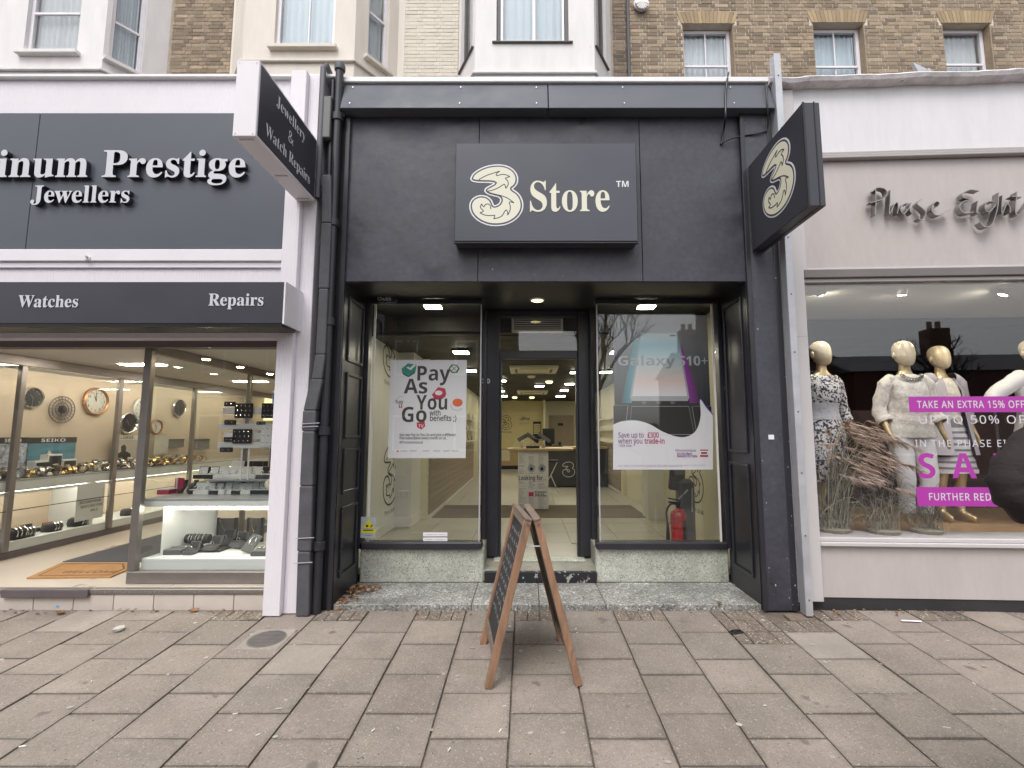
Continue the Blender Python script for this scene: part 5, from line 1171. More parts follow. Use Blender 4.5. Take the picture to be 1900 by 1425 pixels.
for x, y, z in ((-1.70, 2.58, .62),):
 q = MB()
 q.box(x - .075, x + .075, y + .008, y + .02, z - .045, z + .045)
 so = q.build('power_socket', M['plastwhite'], sh, bevel=.004)
 q = MB()
 for dx in (-.036, .036):
  q.box(dx + x - .003, dx + x + .003, y + .0065, y + .008, z + .008, z + .018)
  q.box(dx + x - .013, dx + x - .006, y + .0065, y + .008, z - .014, z - .009)
  q.box(dx + x + .006, dx + x + .013, y + .0065, y + .008, z - .014, z - .009)
 q.build('socket_holes', M['inkblack'], so)
# fixings, cable scars
b = MB()
for x in (-1.60, -.6, .1, .9, 1.9):
 for z in (4.46, 4.66):
  y = -.125 + (z - 4.404) * .29 - .003
  b.lathe([(.007, 0), (.006, .004)], (x, y, z), 6, axis='Y')
b.build('panel_screws', M['chrome'], sh, kind='stuff')

# chips and scuffs in the black paint, thickest along the outer edges
b = MB()
rr = random.Random(31)
for i in range(70):
 k_ = rr.random()
 z = 4.3 * rr.random() ** 1.7 + .03
 s_ = rr.uniform(.002, .007) * (1.6 if rr.random() < .15 else 1)
 if k_ < .45: o, u_ = Vector((rr.choice((2.262, 2.205, 2.03)) + rr.gauss(0, .02), -.0512 if k_ < .2 else -.0462, z)), UX
 elif k_ < .50: o, u_ = Vector((rr.uniform(-1.6, 1.95), -.0012, 2.84 + abs(rr.gauss(0, .25)))), UX
 elif k_ < .8: o, u_ = Vector((1.9652, rr.choice((.1, .5)) + rr.gauss(0, .02), z * .62)), UY
 else: o, u_ = Vector((-1.6032, rr.choice((.1, .5)) + rr.gauss(0, .02), z * .62)), UY
 if u_ is UX and k_ < .45: o.x = min(max(o.x, 2.03), 2.262)
 if k_ < .45: o.y = -.0512 if o.x > 2.215 else -.0462
 vs = [o + u_ * (s_ * rr.uniform(.5, 1) * math.cos(a)) + UZ * (s_ * rr.uniform(.6, 1.7) * math.sin(a)) for a in (0, 1.1, 2.2, 3.3, 4.4, 5.4)]
 b.add(vs, [tuple(range(6))])
M['chip'] = mat('chipped paint', (.40, .39, .39), .8, island=.6)
b.build('paint_chips', M['chip'], sh, kind='stuff')

# --- fascia sign box
sg = thing('fascia_sign', 'black box sign with pale flame filled figure and the word Store above the doorway', 'sign', (.18, -.02, 3.13))
sx0, sx1, sz0, sz1 = -.622, .985, 3.135, 4.045
boxo('sign_box', M['signface'], sg, sx0, sx1, -.16, -.004, sz0, sz1, .006)
boxo('sign_edge', K, sg, sx0 - .004, sx1 + .004, -.150, -.12, sz0 - .012, sz0 - .001)
yf = -.1605
p0 = P(921, 362, yf)
b = MB()
logo_full(b, p0, UX, UZ, .56, 0, 1, 2)
b.build('figure_logo', [M['signwhite'], M['signface'], M['creamglow']], sg)
p0 = P(979, 392, yf)
p1 = P(1133, 392, yf)
letters('Store', sg, M['creamglow'], p0, UX, UZ, .405, 'T', width=p1.x - p0.x, depth=.006, bold=-.003)
p0 = P(1143, 347, yf)
b = MB()
words(b, 'TM', p0, UX, UZ, .078, 'B', depth=.002)
b.build('trademark', M['signwhite'], sg)

# --- projecting box sign on the right pilaster
ps = thing('projecting_sign', 'black projecting box sign with pale gold figure logo on the right pilaster', 'sign', (2.09, -.02, 3.2))
X0, X1, Y0, Y1, Z0, Z1 = 2.03, 2.155, -.90, -.05, 3.09, 3.885
boxo('sign_box', M['projface'], ps, X0, X1, Y0, Y1, Z0, Z1, .004)
b = MB()
b.box(X1 - .045, X1 - .038, Y0 - .004, Y1, Z0 - .004, Z1 + .004)
b.box(X0 - .003, X0 + .012, Y0 - .004, Y0 + .004, Z0, Z1)
b.build('sign_seam', M['plastblack'], ps)
b = MB()
logo_full(b, (X0 - .0005, (Y0 + Y1) / 2 - .045, (Z0 + Z1) / 2 + .02), -UY, UZ, .58, 0, 1, 2)
b.build('figure_logo', [M['signwhite'], M['projface'], M['creamlit']], ps)
b = MB()
b.box(2.06, 2.12, -.049, -.0455, 3.2, 3.3)
b.build('bracket', M['steel'], ps)

# --- cable from roof to sign
b = MB()
def cable(b, pts, r=.006):
 b.tube(spline([P(x, y, yy) for x, y, yy in pts], False, 5), r, 6)
cable(b, [(1352, 135, .05), (1349, 150, -.08), (1346, 180, -.10), (1346, 215, -.14), (1343, 240, -.03), (1340, 262, -.012), (1338, 268, -.012)], .010)
cable(b, [(1338, 268, -.012), (1345, 262, -.03), (1362, 256, -.04), (1385, 251, -.05), (1410, 247, -.06), (1424, 238, -.06), (1424, 200, -.13), (1422, 165, -.10), (1421, 152, -.07)], .007)
tag(b.build('cable', M['plastblack'], smooth=True), 'black electric cable looping from the roof edge to the projecting sign', 'cable')

# --- lamps
def lampthing(name, label, cat, parts, group, loc):
 t_ = thing(name, label, cat, loc, 0, group)
 for nm, mb, m_ in parts: mb.build(nm, m_, t_)
 return t_
dl = P(997, 556, .42)
t_ = thing('downlight', 'round glowing yellow downlight in the black soffit above the doorway', 'light', (P(997, 556, .42).x, .42, ZH), 0, 'lights of the phone shop')
q = PZ(997, 556, ZH)
MB().lathe([(.070, -.012), (.078, 0)], (q.x, q.y, ZH), 24).build('rim', M['creamlit'], t_)
MB().lathe([(.054, -.015), (.060, -.0125)], (q.x, q.y, ZH), 24).build('lamp', M['lampwarm'], t_)
def square_light(px, py, z, s, lab, tilt=0):
 q = PZ(px, py, z)
 t_ = thing('ceiling_light', lab, 'light', (q.x, q.y, z), 0, 'lights of the phone shop')
 boxo('housing', M['plastblack'], t_, q.x - s * 1.15, q.x + s * 1.15, q.y - s * 1.15, q.y + s * 1.15, z - .02, z + .01)
 boxo('lamp', M['lamp'], t_, q.x - s, q.x + s, q.y - s, q.y + s, z - .028, z - .0205)
for i, (x, lab) in enumerate(((P(803, 577, .85).x, 'square bright light over the left shop window with the white poster'), (P(1200, 575, .85).x, 'square bright light over the right shop window with the phone poster'))):
 t_ = thing('ceiling_light', lab, 'light', (x, .86, 2.845), 0, 'lights of the phone shop')
 boxo('housing', M['plastblack'], t_, x - .11, x + .11, .76, .96, 2.825, 2.847)
 boxo('lamp', M['lamp'], t_, x - .085, x + .085, .79, .93, 2.816, 2.8245)
LL = [(930, 705, 'front lamp of the left row on the dark shop ceiling'), (928, 724, 'second lamp of the left row on the dark shop ceiling'), (933, 734, 'rear lamp of the left row on the dark shop ceiling'), (1001, 715, 'lamp in the middle between the two ceiling air units'), (1057, 711, 'front lamp of the right row on the dark shop ceiling'), (1047, 723, 'second lamp of the right row on the dark shop ceiling'), (1040, 734, 'rear lamp of the right row on the dark shop ceiling'), (1069, 689, 'small lamp beside the right door post, nearest the doorway')]
for x, y, lab in LL:
 square_light(x, y, 2.61, .10 if y < 730 else .13, lab)
for x, y, lab in ((-.9, 2.4, 'lamp behind the white poster on the shop ceiling'), (1.3, 2.4, 'lamp behind the phone poster on the shop ceiling'), (-1.0, 4.4, 'lamp deeper behind the white poster near the side shelves'), (1.5, 4.6, 'lamp deeper behind the phone poster near the side wall')):
 t_ = thing('ceiling_light', lab, 'light', (x, y, 2.61), 0, 'lights of the phone shop')
 boxo('housing', M['plastblack'], t_, x - .12, x + .12, y - .12, y + .12, 2.59, 2.62)
 boxo('lamp', M['lamp'], t_, x - .10, x + .10, y - .10, y + .10, 2.582, 2.5895)
for px, py, lab, zz, sw in ((990, 684, 'larger cream ceiling air conditioning unit just inside the door', 2.615, .42), (988, 727, 'farther cream ceiling air conditioning unit deeper in the shop', 2.615, .42)):
 q = PZ(px, py, zz)
 t_ = thing('air_conditioner', lab, 'air conditioner', (q.x, q.y, zz), 0, 'air units on the shop ceiling')
 boxo('casing', M['creamlit'], t_, q.x - sw, q.x + sw, q.y - sw, q.y + sw, zz - .045, zz + .005, .01)
 b = MB()
 for r0, r1 in ((.30, .32),):
  for s in (-1, 1):
   b.box(q.x - .24, q.x + .24, q.y + s * .31 - .02, q.y + s * .31 + .02, zz - .048, zz - .0455)
   b.box(q.x + s * .31 - .02, q.x + s * .31 + .02, q.y - .24, q.y + .24, zz - .048, zz - .0455)
 b.build('air_slots', M['plastblack'], t_)
# air curtain behind the transom light
q0, q1 = P(950, 592, 1.30), P(1044, 618, 1.24)
t_ = thing('air_curtain', 'white louvred air curtain above the doorway behind the transom glass', 'air conditioner', (q0.x, 1.24, q1.z))
boxo('casing', M['plastwhite'], t_, q0.x, q1.x, 1.16, 1.24, q1.z, q0.z, .006)
b = MB()
b.box(q0.x + .03, q1.x - .03, 1.153, 1.159, q1.z + .025, q0.z - .02)
b.build('grille', M['plastgrey'], t_)
for i in range(5):
 z = q1.z + .035 + i * .026
 boxo('louvre', M['plastwhite'], t_, q0.x + .035, q1.x - .035, 1.143, 1.1525, z, z + .008)
for px, py, lab in ((986, 698, 'white round smoke detector on the dark ceiling behind the larger air unit'), (1019, 708, 'small square white sensor on the dark ceiling right of the middle lamp'), (955, 737, 'round glowing recessed lamp rim near the back wall, left'), (987, 737, 'round recessed lamp rim near the back wall, under the farther air unit')):
 q = PZ(px, py, 2.615)
 b = MB()
 b.lathe([(.05, -.045), (.075, -.03), (.08, 0)], (q.x, q.y, 2.62), 16)
 tag(b.build('smoke_detector' if 'detector' in lab or 'sensor' in lab else 'downlight', M['creamlit'] if 'lamp' not in lab else M['lampwarm'], smooth=40), lab, 'detector' if 'detector' in lab or 'sensor' in lab else 'light')

# --- posters
def poster(name, label, x0, x1, z0, z1, y, paper='paper'):
 t_ = thing(name, label, 'poster', ((x0 + x1) / 2, y, z0))
 boxo('sheet', M[paper], t_, x0, x1, y, y + .004, z0, z1)
 return t_
yp = YW + .012
a0, a1 = P(725, 668, yp), P(864, 850, yp)
po = poster('window_poster', 'white poster reading Pay As You Go with benefits in the left shop window', a0.x, a1.x, a1.z, a0.z, yp)
yt = yp - .0012
def T(b, s, px, py, hpx, kind='S', m=0, align='l', bold=0., wpx=None, yy=None, track=0.):
 """print s with cap height hpx photograph pixels, baseline at px, py"""
 yy = yt if yy is None else yy
 p = P(px, py, yy)
 k = (P(px, py - 10, yy).z - p.z) / 10
 kw = dict(width=wpx * k) if wpx else {}
 words(b, s, p, UX, UZ, hpx * k / .714, kind, align=align, bold=bold, m=m, track=track, **kw)
b = MB()
T(b, 'Pay', 771, 706, 27, 'B', wpx=64)
T(b, 'As', 749, 730, 27, 'B', wpx=45)
T(b, 'You', 772, 760, 27, 'B', wpx=60)
T(b, 'Go', 743, 783, 28, 'B', wpx=50)
T(b, 'with', 797, 771, 10, 'S', bold=.02, wpx=21)
T(b, 'benefits ;)', 797, 781, 10, 'S', bold=.02, wpx=50)
T(b, 'Get new Pay As You Go and pick a different', 741, 809, 4.6, 'S', bold=.02, wpx=105)
T(b, 'free subscription every month on us.', 741, 815, 4.6, 'S', bold=.02, wpx=88)
T(b, '#PhonesAreGood', 741, 823, 4.6, 'S', bold=.012, wpx=44)
for i, x in enumerate((743, 760, 784, 804, 822, 838)):
 T(b, '------'[:6 if i % 2 else 4], x, 838, 3.5, 'S', bold=.04, wpx=13)
b.build('lettering', M['ink'], po, kind='stuff')
def pk(px, py, yy=None):
 return P(px, py, yt if yy is None else yy)
def print_poly(b, pts, m=0, lift=0.0, yy=None):
 yy = (yt if yy is None else yy) - lift
 w_ = [P(x, y, yy) for x, y in pts]
 b.prism([[(w.x, w.z) for w in w_]], (0, yy, 0), UX, UZ, 0, m)
def ell(cx, cy, rx, ry, n=18, a0=0):
 return [(cx + rx * math.cos(a0 + 2 * math.pi * i / n), cy - ry * math.sin(a0 + 2 * math.pi * i / n)) for i in range(n)]
icons = []
b = MB()   # teal block with a white tick
print_poly(b, [(745, 684), (757, 674), (773, 677), (771, 689), (758, 696), (746, 691)], 0)
print_poly(b, [(746, 691), (758, 696), (771, 689), (769, 693), (758, 700), (748, 695)], 1)
print_poly(b, [(754, 682), (758, 680), (760, 683), (768, 676), (772, 678), (762, 687)], 2, .0006)
b.build('printed_token', [M['teal'], M['tealdark'], M['paper']], po)
b = MB()   # green hexagon ring with cross
print_poly(b, [(832, 684), (838, 676), (848, 677), (853, 684), (848, 692), (838, 692)], 0)
print_poly(b, [(835, 684), (840, 678), (847, 679), (850, 684), (846, 689.5), (839, 689.5)], 1, .0006)
for q in (((838, 688), (847, 680)), ((839, 680), (847, 688))):
 (x0, y0), (x1, y1) = q
 print_poly(b, [(x0, y0 - .8), (x0, y0 + .8), (x1, y1 + .8), (x1, y1 - .8)][::-1], 0, .0012)
b.build('printed_token', [M['greenprint'], M['paper']], po)
b = MB()   # red block with a white swirl
print_poly(b, [(801, 733), (813, 718), (826, 721), (828, 731), (818, 738), (806, 738)], 0)
print_poly(b, [(803, 737), (818, 738), (828, 731), (826, 736), (818, 742), (806, 741)], 1)
print_poly(b, ell(814, 729, 7, 4.5), 2, .0006)
b.build('printed_token', [M['redprint'], M['magenta'], M['paper']], po)
b = MB()   # orange disc on a white block
print_poly(b, ell(849, 747, 9.5, 7.5), 0)
b.stroke([(P(x, y, yt).x, P(x, y, yt).z) for x, y in ((836, 751), (839, 759), (849, 762), (858, 758))], .004, (0, yt - .0004, 0), UX, UZ, m=1)
b.build('printed_token', [M['orangeprint'], M['inkgrey']], po)
b = MB()   # white cube reading hay u.
T(b, 'hay', 734, 749, 7, 'S', bold=.02, wpx=14)
T(b, 'u', 739, 757, 8, 'B', m=1, wpx=8)
b.stroke([(P(x, y, yt).x, P(x, y, yt).z) for x, y in ((731, 746), (742, 735), (749, 736))], .003, (0, yt - .0004, 0), UX, UZ, m=2)
b.build('printed_token', [M['ink'], M['redprint'], M['inkgrey']], po)
b = MB()   # red tv block
print_poly(b, [(773, 784), (788, 782), (789, 791), (782, 797), (774, 793)], 0)
T(b, 'TV', 776, 793, 5.5, 'B', m=1, wpx=10, yy=yt - .0006)
b.build('printed_token', [M['redprint'], M['paper']], po)
b = MB()
print_poly(b, ell(738, 837, 1.8, 1.8), 0)
b.build('printed_dot', M['redprint'], po)

# the phone poster in the right-hand window
a0, a1 = P(1137, 585, yp), P(1323, 872, yp)
p2_ = thing('window_poster', 'dark and white poster of a big upright phone reading Galaxy S10+ in the window', 'poster', ((a0.x + a1.x) / 2, yp, a1.z))
M['postersheen'] = gradmat('poster field with sky sheen', [(0, (.02, .02, .025)), (.45, (.10, .102, .112)), (.75, (.30, .305, .32)), (1, (.56, .56, .59))], 2, a0.z - a1.z - .9, a0.z - a1.z, .5)  # print ramp paled towards the top, sky reflection put into the colour
boxo('sheet', M['postersheen'], p2_, a0.x, a1.x, yp, yp + .004, a1.z, a0.z)
xm = (a0.x + a1.x) / 2
M['glowblue'] = gradmat('blue side glow', [(0, (.02, .02, .03)), (1, (.10, .50, .62))], 0, P(1148, 700, yp).x - xm, P(1186, 700, yp).x - xm)
M['glowpurple'] = gradmat('purple side glow', [(0, (.35, .03, .42)), (1, (.02, .02, .03))], 0, P(1268, 700, yp).x - xm, P(1298, 700, yp).x - xm)
M['screen'] = gradmat('printed phone screen', [(0, (.76, .76, .82)), (.25, (.80, .62, .58)), (.55, (.58, .74, .78)), (.8, (.28, .60, .70)), (1, (.60, .72, .78))], 2, P(1200, 735, yp).z - a1.z, P(1200, 617, yp).z - a1.z)
M['wave'] = mat('white poster foot', (.83, .805, .86), .45, var=.02)
b = MB()
print_poly(b, [(1178, 628), (1190, 628), (1172, 748), (1152, 748)], 0)
print_poly(b, [(1256, 634), (1264, 640), (1302, 748), (1280, 748)], 1)
b.build('printed_glow', [M['glowblue'], M['glowpurple']], p2_)
M['silverprint'] = mat('silver print', (.42, .42, .45), .35)
b = MB()
print_poly(b, [(1188, 617), (1258, 617), (1279, 737), (1276, 744), (1172, 744), (1169, 736)], 0, .0008)
print_poly(b, [(1190, 619), (1256, 619), (1275, 735), (1173, 735)], 1, .0016)
print_poly(b, [(1242, 621), (1254, 621), (1254, 624), (1243, 624)], 2, .0022)
b.build('printed_phone', [M['silverprint'], M['screen'], M['inkblack']], p2_)
b = MB()   # phone backs below
for poly in ([(1138, 752), (1165, 752), (1160, 800), (1138, 798)], [(1172, 754), (1278, 754), (1288, 806), (1168, 806)], [(1284, 754), (1320, 754), (1321, 800), (1294, 812)]):
 print_poly(b, poly, 0, .0006)
 b.stroke([(P(x, y, yt).x, P(x, y, yt).z) for x, y in poly], .004, (0, yt - .0012, 0), UX, UZ, closed=True, m=1)
for cx in (1195, 1222, 1248):
 print_poly(b, ell(cx, 747, 4.5, 3.0), 2, .0018)
b.build('printed_phone_back', [M['inkblack'], M['silverprint'], M['plastgrey']], p2_)
wav = [(1138, 787)] + [(q.x, q.y) for q in spline([(1138, 787), (1155, 781), (1180, 780), (1205, 787), (1230, 801), (1255, 810), (1275, 810), (1292, 798), (1300, 772), (1299, 741), (1310, 755), (1322.6, 770)], False, 5)]
b = MB()
print_poly(b, [(1137.5, 871.5)] + [(1322.7, 871.5)] + [(q[0], q[1]) for q in wav[::-1]], 0, .0030)
M['cobalt'] = mat('cobalt print', (.06, .06, .55), .4)
b.stroke([(P(x, y, yt).x, P(x, y, yt).z) for x, y in wav[-11:]], .007, (0, yt - .0032, 0), UX, UZ, m=1)
b.stroke([(P(x, y, yt).x, P(x, y, yt).z) for x, y in wav[1:14]], .006, (0, yt - .0032, 0), UX, UZ, m=2)
b.build('printed_wave', [M['wave'], M['cobalt'], M['glowblue']], p2_)
ytt = yt - .0045
b = MB()
T(b, 'SAMSUNG', 1147, 609, 6.2, 'B', wpx=40, yy=ytt, m=1)
T(b, 'Galaxy', 1145, 678, 17.5, 'B', wpx=107, yy=ytt, m=3, track=.0)
T(b, 'S10+', 1259, 678, 17.5, 'B', wpx=55, yy=ytt, m=1)
T(b, 'Save up to ', 1147, 812, 9.5, 'S', bold=.012, wpx=51, yy=ytt, m=0)
T(b, '£300', 1201, 812, 9.5, 'S', bold=.03, wpx=22, yy=ytt, m=2)
T(b, 'when you', 1147, 823, 9.5, 'S', bold=.012, wpx=46, yy=ytt, m=0)
T(b, 'trade-in', 1196, 823, 9.5, 'S', bold=.03, wpx=38, yy=ytt, m=2)
T(b, '12GB data', 1147, 829, 4.5, 'S', bold=.01, wpx=25, yy=ytt, m=0)
T(b, '#PhonesAreGood', 1253, 838, 4.5, 'S', bold=.01, wpx=39, yy=ytt, m=0)
T(b, 'On the Best', 1256, 844, 4.5, 'S', bold=.03, wpx=28, yy=ytt, m=0)
T(b, 'Network for Data', 1256, 848.5, 4.5, 'S', bold=.03, wpx=38, yy=ytt, m=0)
T(b, '- - ---- -- ------- - ----- --- ---- - -- ----- --- - ---- -----', 1147, 864, 2.4, 'S', bold=.03, wpx=165, yy=ytt, m=0)
T(b, '--- ----- -- ---- - ----- -- --- --- ------- --', 1147, 866, 2.4, 'S', bold=.03, wpx=120, yy=ytt, m=0)
b.build('lettering', [M['purpleprint'], M['silverletter'], M['magenta'], M['silverprint']], p2_, kind='stuff')
b = MB()
print_poly(b, [(1299, 834), (1314, 834), (1314, 848), (1299, 848)], 0, .0045)
print_poly(b, [(1299, 836.5), (1314, 836.5), (1314, 844), (1299, 844)], 1, .005)
print_poly(b, [(1301, 839), (1312, 839), (1312, 842), (1301, 842)], 2, .0055)
b.build('printed_badge', [M['redprint'], M['paper'], M['inkblack']], p2_)

# --- stickers
def sticker(label, x0, y0, x1, y1, yy, m, marks, cat='sticker'):
 a, c = P(x0, y0, yy), P(x1, y1, yy)
 t_ = thing('window_sticker', label, cat, ((a.x + c.x) / 2, yy, c.z))
 boxo('sheet', m, t_, a.x, c.x, yy, yy + .003, c.z, a.z)
 bb = MB()
 ms = marks(bb, yy)
 bb.build('print', ms, t_)
M['greyprint'] = mat('pale grey print', (.40, .43, .46), .5)
M['yellow'] = mat('warning yellow', (.68, .60, .02), .45)
def mk(bb, yy):
 print_poly(bb, [(684, 962), (673, 980), (695, 980)][::-1][::-1], 0, .001, yy)
 print_poly(bb, [(671, 982), (697, 982), (697, 989), (671, 989)], 0, .001, yy)
 print_poly(bb, [(679, 974), (683, 974), (683, 978), (679, 978)], 1, .002, yy)
 print_poly(bb, [(687, 977), (691, 973), (692, 974), (688, 979)], 1, .002, yy)
 T(bb, 'WARNING', 674, 985, 2.6, 'S', 1, bold=.05, wpx=19, yy=yy - .002)
 T(bb, '-------', 677, 994, 2.4, 'S', 1, bold=.05, wpx=14, yy=yy - .002)
 return [M['yellow'], M['inkblack']]
sticker('grey sticker with yellow camera warning triangle low on the black window post', 670, 959, 697, 998, YW - .056, M['greyprint'], mk)
def mk(bb, yy):
 T(bb, '- --------- ------', 788, 993, 2.6, 'S', 0, bold=.05, wpx=40, yy=yy - .001)
 return [M['inkgrey']]
sticker('upper of two narrow white stickers at the foot of the left shop window', 785, 988, 830, 995, YW - .0075, M['paper'], mk)
def mk(bb, yy):
 T(bb, '------ - ---------', 788, 1002.5, 2.6, 'S', 0, bold=.05, wpx=40, yy=yy - .001)
 return [M['inkgrey']]
sticker('lower of two narrow white stickers at the foot of the left shop window', 785, 997.5, 830, 1004, YW - .0075, M['paper'], mk)
q = P(1431, 811, -.046)
tag(boxo('paper_scrap', M['paper'], None, q.x - .025, q.x + .022, -.050, -.0455, q.z - .02, q.z + .02), 'torn white paper scrap stuck on the black right pilaster', 'sticker')
# dome camera / alarm box above the left window
q = P(716, 551, .50)
t_ = thing('alarm_box', 'dark blue alarm box with white lettering under the soffit above the left window', 'alarm', (q.x, .5, q.z))
M['navy'] = mat('dark blue plastic', (.02, .022, .055), .3)
boxo('casing', M['navy'], t_, q.x - .10, q.x + .11, .50, .57, q.z - .05, q.z + .06, .02)
b = MB()
words(b, 'Chubb', (q.x - .085, .4985, q.z - .035), UX, UZ, .045, 'S', width=.14, bold=.03)
b.build('lettering', M['signwhite'], t_, kind='stuff')
# white ring stickers by the door
q = P(906, 707, YD - .037)
b = MB()
b.lathe([(.020, 0), (.020, .002), (.009, .002), (.009, 0)], (q.x, YD - .0355, q.z), 16, axis='Y', cap=False)
for v in b.v: v.z = q.z + (v.z - q.z) * 1.35
tag(b.build('door_sticker', M['signwhite']), 'small white oval ring sticker on the left door post', 'sticker')

# --- A-board chalk sign on the pavement
fl, fr, bl_ = PG(906, 1280), PG(1075, 1275), PG(884, 1196)
ab = thing('pavement_sign', 'wooden A-frame chalkboard sign standing on the pavement in front of the doorway', 'sign', ((fl.x + fr.x) / 2, (fl.y + bl_.y) / 2, gz(-.8)))
ax = Vector((-.16, 1, 0)).normalized()    # along the board's width, away from the street
WID = .60
topn = P(983, 968, fl.y)
apex = Vector(((fl.x + fr.x) / 2 - .005, (fl.y + fr.y) / 2, topn.z))
def leaf_panel(foot, side):
 up = (apex - Vector((foot.x, foot.y, gz(foot.y))))
 up = Vector((up.x + side * .028, up.y, up.z))
 L = up.length
 up.normalize()
 o = Vector((foot.x, foot.y, gz(foot.y) + .002))
 nn = ax.cross(up).normalized() * (-1 if side > 0 else 1)      # outward
 if nn.x * side < 0: nn = -nn
 return o, up, L, nn
for side, foot in ((-1, fl), (1, fr)):
 ax = Vector((-.155 if side < 0 else -.105, 1, 0)).normalized()
 o, up, L, nn = leaf_panel(foot, side)
 def bar(b, s0, s1, h0, h1, t0, t1):
  q = lambda s_, h, t: o + ax * s_ + up * h + nn * t
  b.hexa([q(s0, h0, t0), q(s1, h0, t0), q(s1, h0, t1), q(s0, h0, t1), q(s0, h1, t0), q(s1, h1, t0), q(s1, h1, t1), q(s0, h1, t1)])
  return b
 for s0, s1 in ((0, .048), (WID - .048, WID)):
  lg = bar(MB(), s0, s1, 0, L, -.022, .022).build('leg', M['wood'], ab, bevel=.004)
 bar(MB(), .0485, WID - .0485, L - .05, L - .002, -.018, .018).build('top_rail', M['woodgrey'], ab, bevel=.003)
 bar(MB(), .0485, WID - .0485, .16, .205, -.016, .016).build('bottom_rail', M['woodgrey'], ab, bevel=.003)
 bd = bar(MB(), .0485, WID - .0485, .206, L - .051, -.006, .006).build('writing_board', M['chalkboard'], ab)
 cap = bar(MB(), -.004, WID + .004, L, L + .016, -.024, .024).build('cap_strip', M['woodgrey'], ab, bevel=.004)
 # chalk scrawl: wavy joined strokes
 b = MB()
 rr = random.Random(11 + side)
 uxx = ax if nn.dot(ax.cross(up)) > 0 else -ax
 o2 = o + (Vector((0, 0, 0)) if uxx == ax else ax * WID)
 for ln in range(9):
  h = L - .13 - ln * .068
  s_ = .08 + rr.uniform(0, .04)
  end = rr.uniform(.38, .53)
  while s_ < end:
   wl = rr.uniform(.04, .10)
   n = int(wl / .008)
   pts = [(s_ + i * .008 + rr.uniform(-.003, .003), h + .012 * math.sin(i * 2.1 + ln) + rr.uniform(-.004, .004) + (.018 if rr.random() < .15 else 0)) for i in range(n)]
   b.stroke(pts, .0038, o2 + nn * .0068, uxx, up)
   s_ += wl + .022
 b.build('chalk_writing', M['chalk'], bd, kind='stuff')
 b = MB()
 q = o + ax * (-.002) + up * (L - .02)
 for z_ in (0,):
  b.tube([q, q - ax * .006], .009, 10)
 b.build('screw', M['chrome'], ab)
b = MB()
m_ = apex - UZ * .155 + ax * .02
b.tube([m_ - UX * .055, m_ + UX * .05], .004, 6)
b.build('stay', M['steel'], ab)
b = MB()
m_ = apex + ax * .56
b.tube([m_ + Vector((.10, 0, -.50)), m_ + Vector((.112, .01, -.70)), m_ + Vector((.108, 0, -.78))], .0028, 5)
b.build('stay_chain', M['woodgrey'], ab)

# --- inside the shop: standing table, counter, screens
tz = P(940, 832, 4.1).z
q0, q1 = P(961, 955, 4.12), P(1018, 955, 4.12)
tb = thing('display_table', 'tall pale oak display table on a printed white pedestal inside the doorway', 'table', ((q0.x + q1.x) / 2, 4.4, .17))
xl, xr = P(940, 832, 4.1).x, P(1068, 832, 4.1).x
b = MB()
n = 20
rim = []
for i in range(n):
 a = 2 * math.pi * i / n
 ca, sa = math.cos(a), math.sin(a)
 rim.append(((xl + xr) / 2 + (xr - xl) / 2 * math.copysign(abs(ca) ** .6, ca), 4.42 + .38 * math.copysign(abs(sa) ** .6, sa)))
b.rings([[(x, y, tz - .045) for x, y in rim], [(x, y, tz) for x, y in rim]])
b.build('table_top', M['oak'], tb, bevel=.008)
pd = boxo('pedestal', M['plastwhite'], tb, q0.x, q1.x, 4.12, 4.62, .17, tz - .046, .006)
b = MB()
yy = 4.1185
def Tp(b, *a, **k): T(b, *a, yy=yy, **k)
rr = random.Random(5)
for cx0, cx1 in ((963, 976), (981, 993), (999, 1013)):
 y = 843
 while y < 948:
  if 867 < y < 879 and cx0 > 970 or 880 < y < 893 or (908 < y < 921 and cx0 > 970): y += 2.1; continue
  T(b, '---- --- --'[:rr.randint(5, 11)], cx0, y, 1.9, 'S', bold=.05, wpx=(cx1 - cx0) * rr.uniform(.55, 1), yy=yy)
  y += 2.1 if rr.random() > .12 else 4.5
T(b, 'Looking for...', 962, 891, 8.6, 'B', wpx=52, yy=yy)
T(b, '#PhonesAreGood', 992, 914, 2.5, 'S', bold=.05, wpx=22, yy=yy)
T(b, 'On the Best', 993, 918, 2.5, 'S', bold=.06, wpx=17, yy=yy)
T(b, 'Network for Data', 993, 921, 2.5, 'S', bold=.06, wpx=21, yy=yy)
for cx in (986, 1005.5):
 print_poly(b, ell(cx, 869, 7, 7.5), 1, 0, yy)
 print_poly(b, ell(cx, 870, 3, 3.2), 2, .001, yy)
print_poly(b, [(981, 913), (990, 913), (990, 921), (981, 921)], 3, 0, yy)
b.build('pedestal_print', [M['ink'], M['greyprint'], M['inkblack'], M['redprint']], pd, kind='stuff')
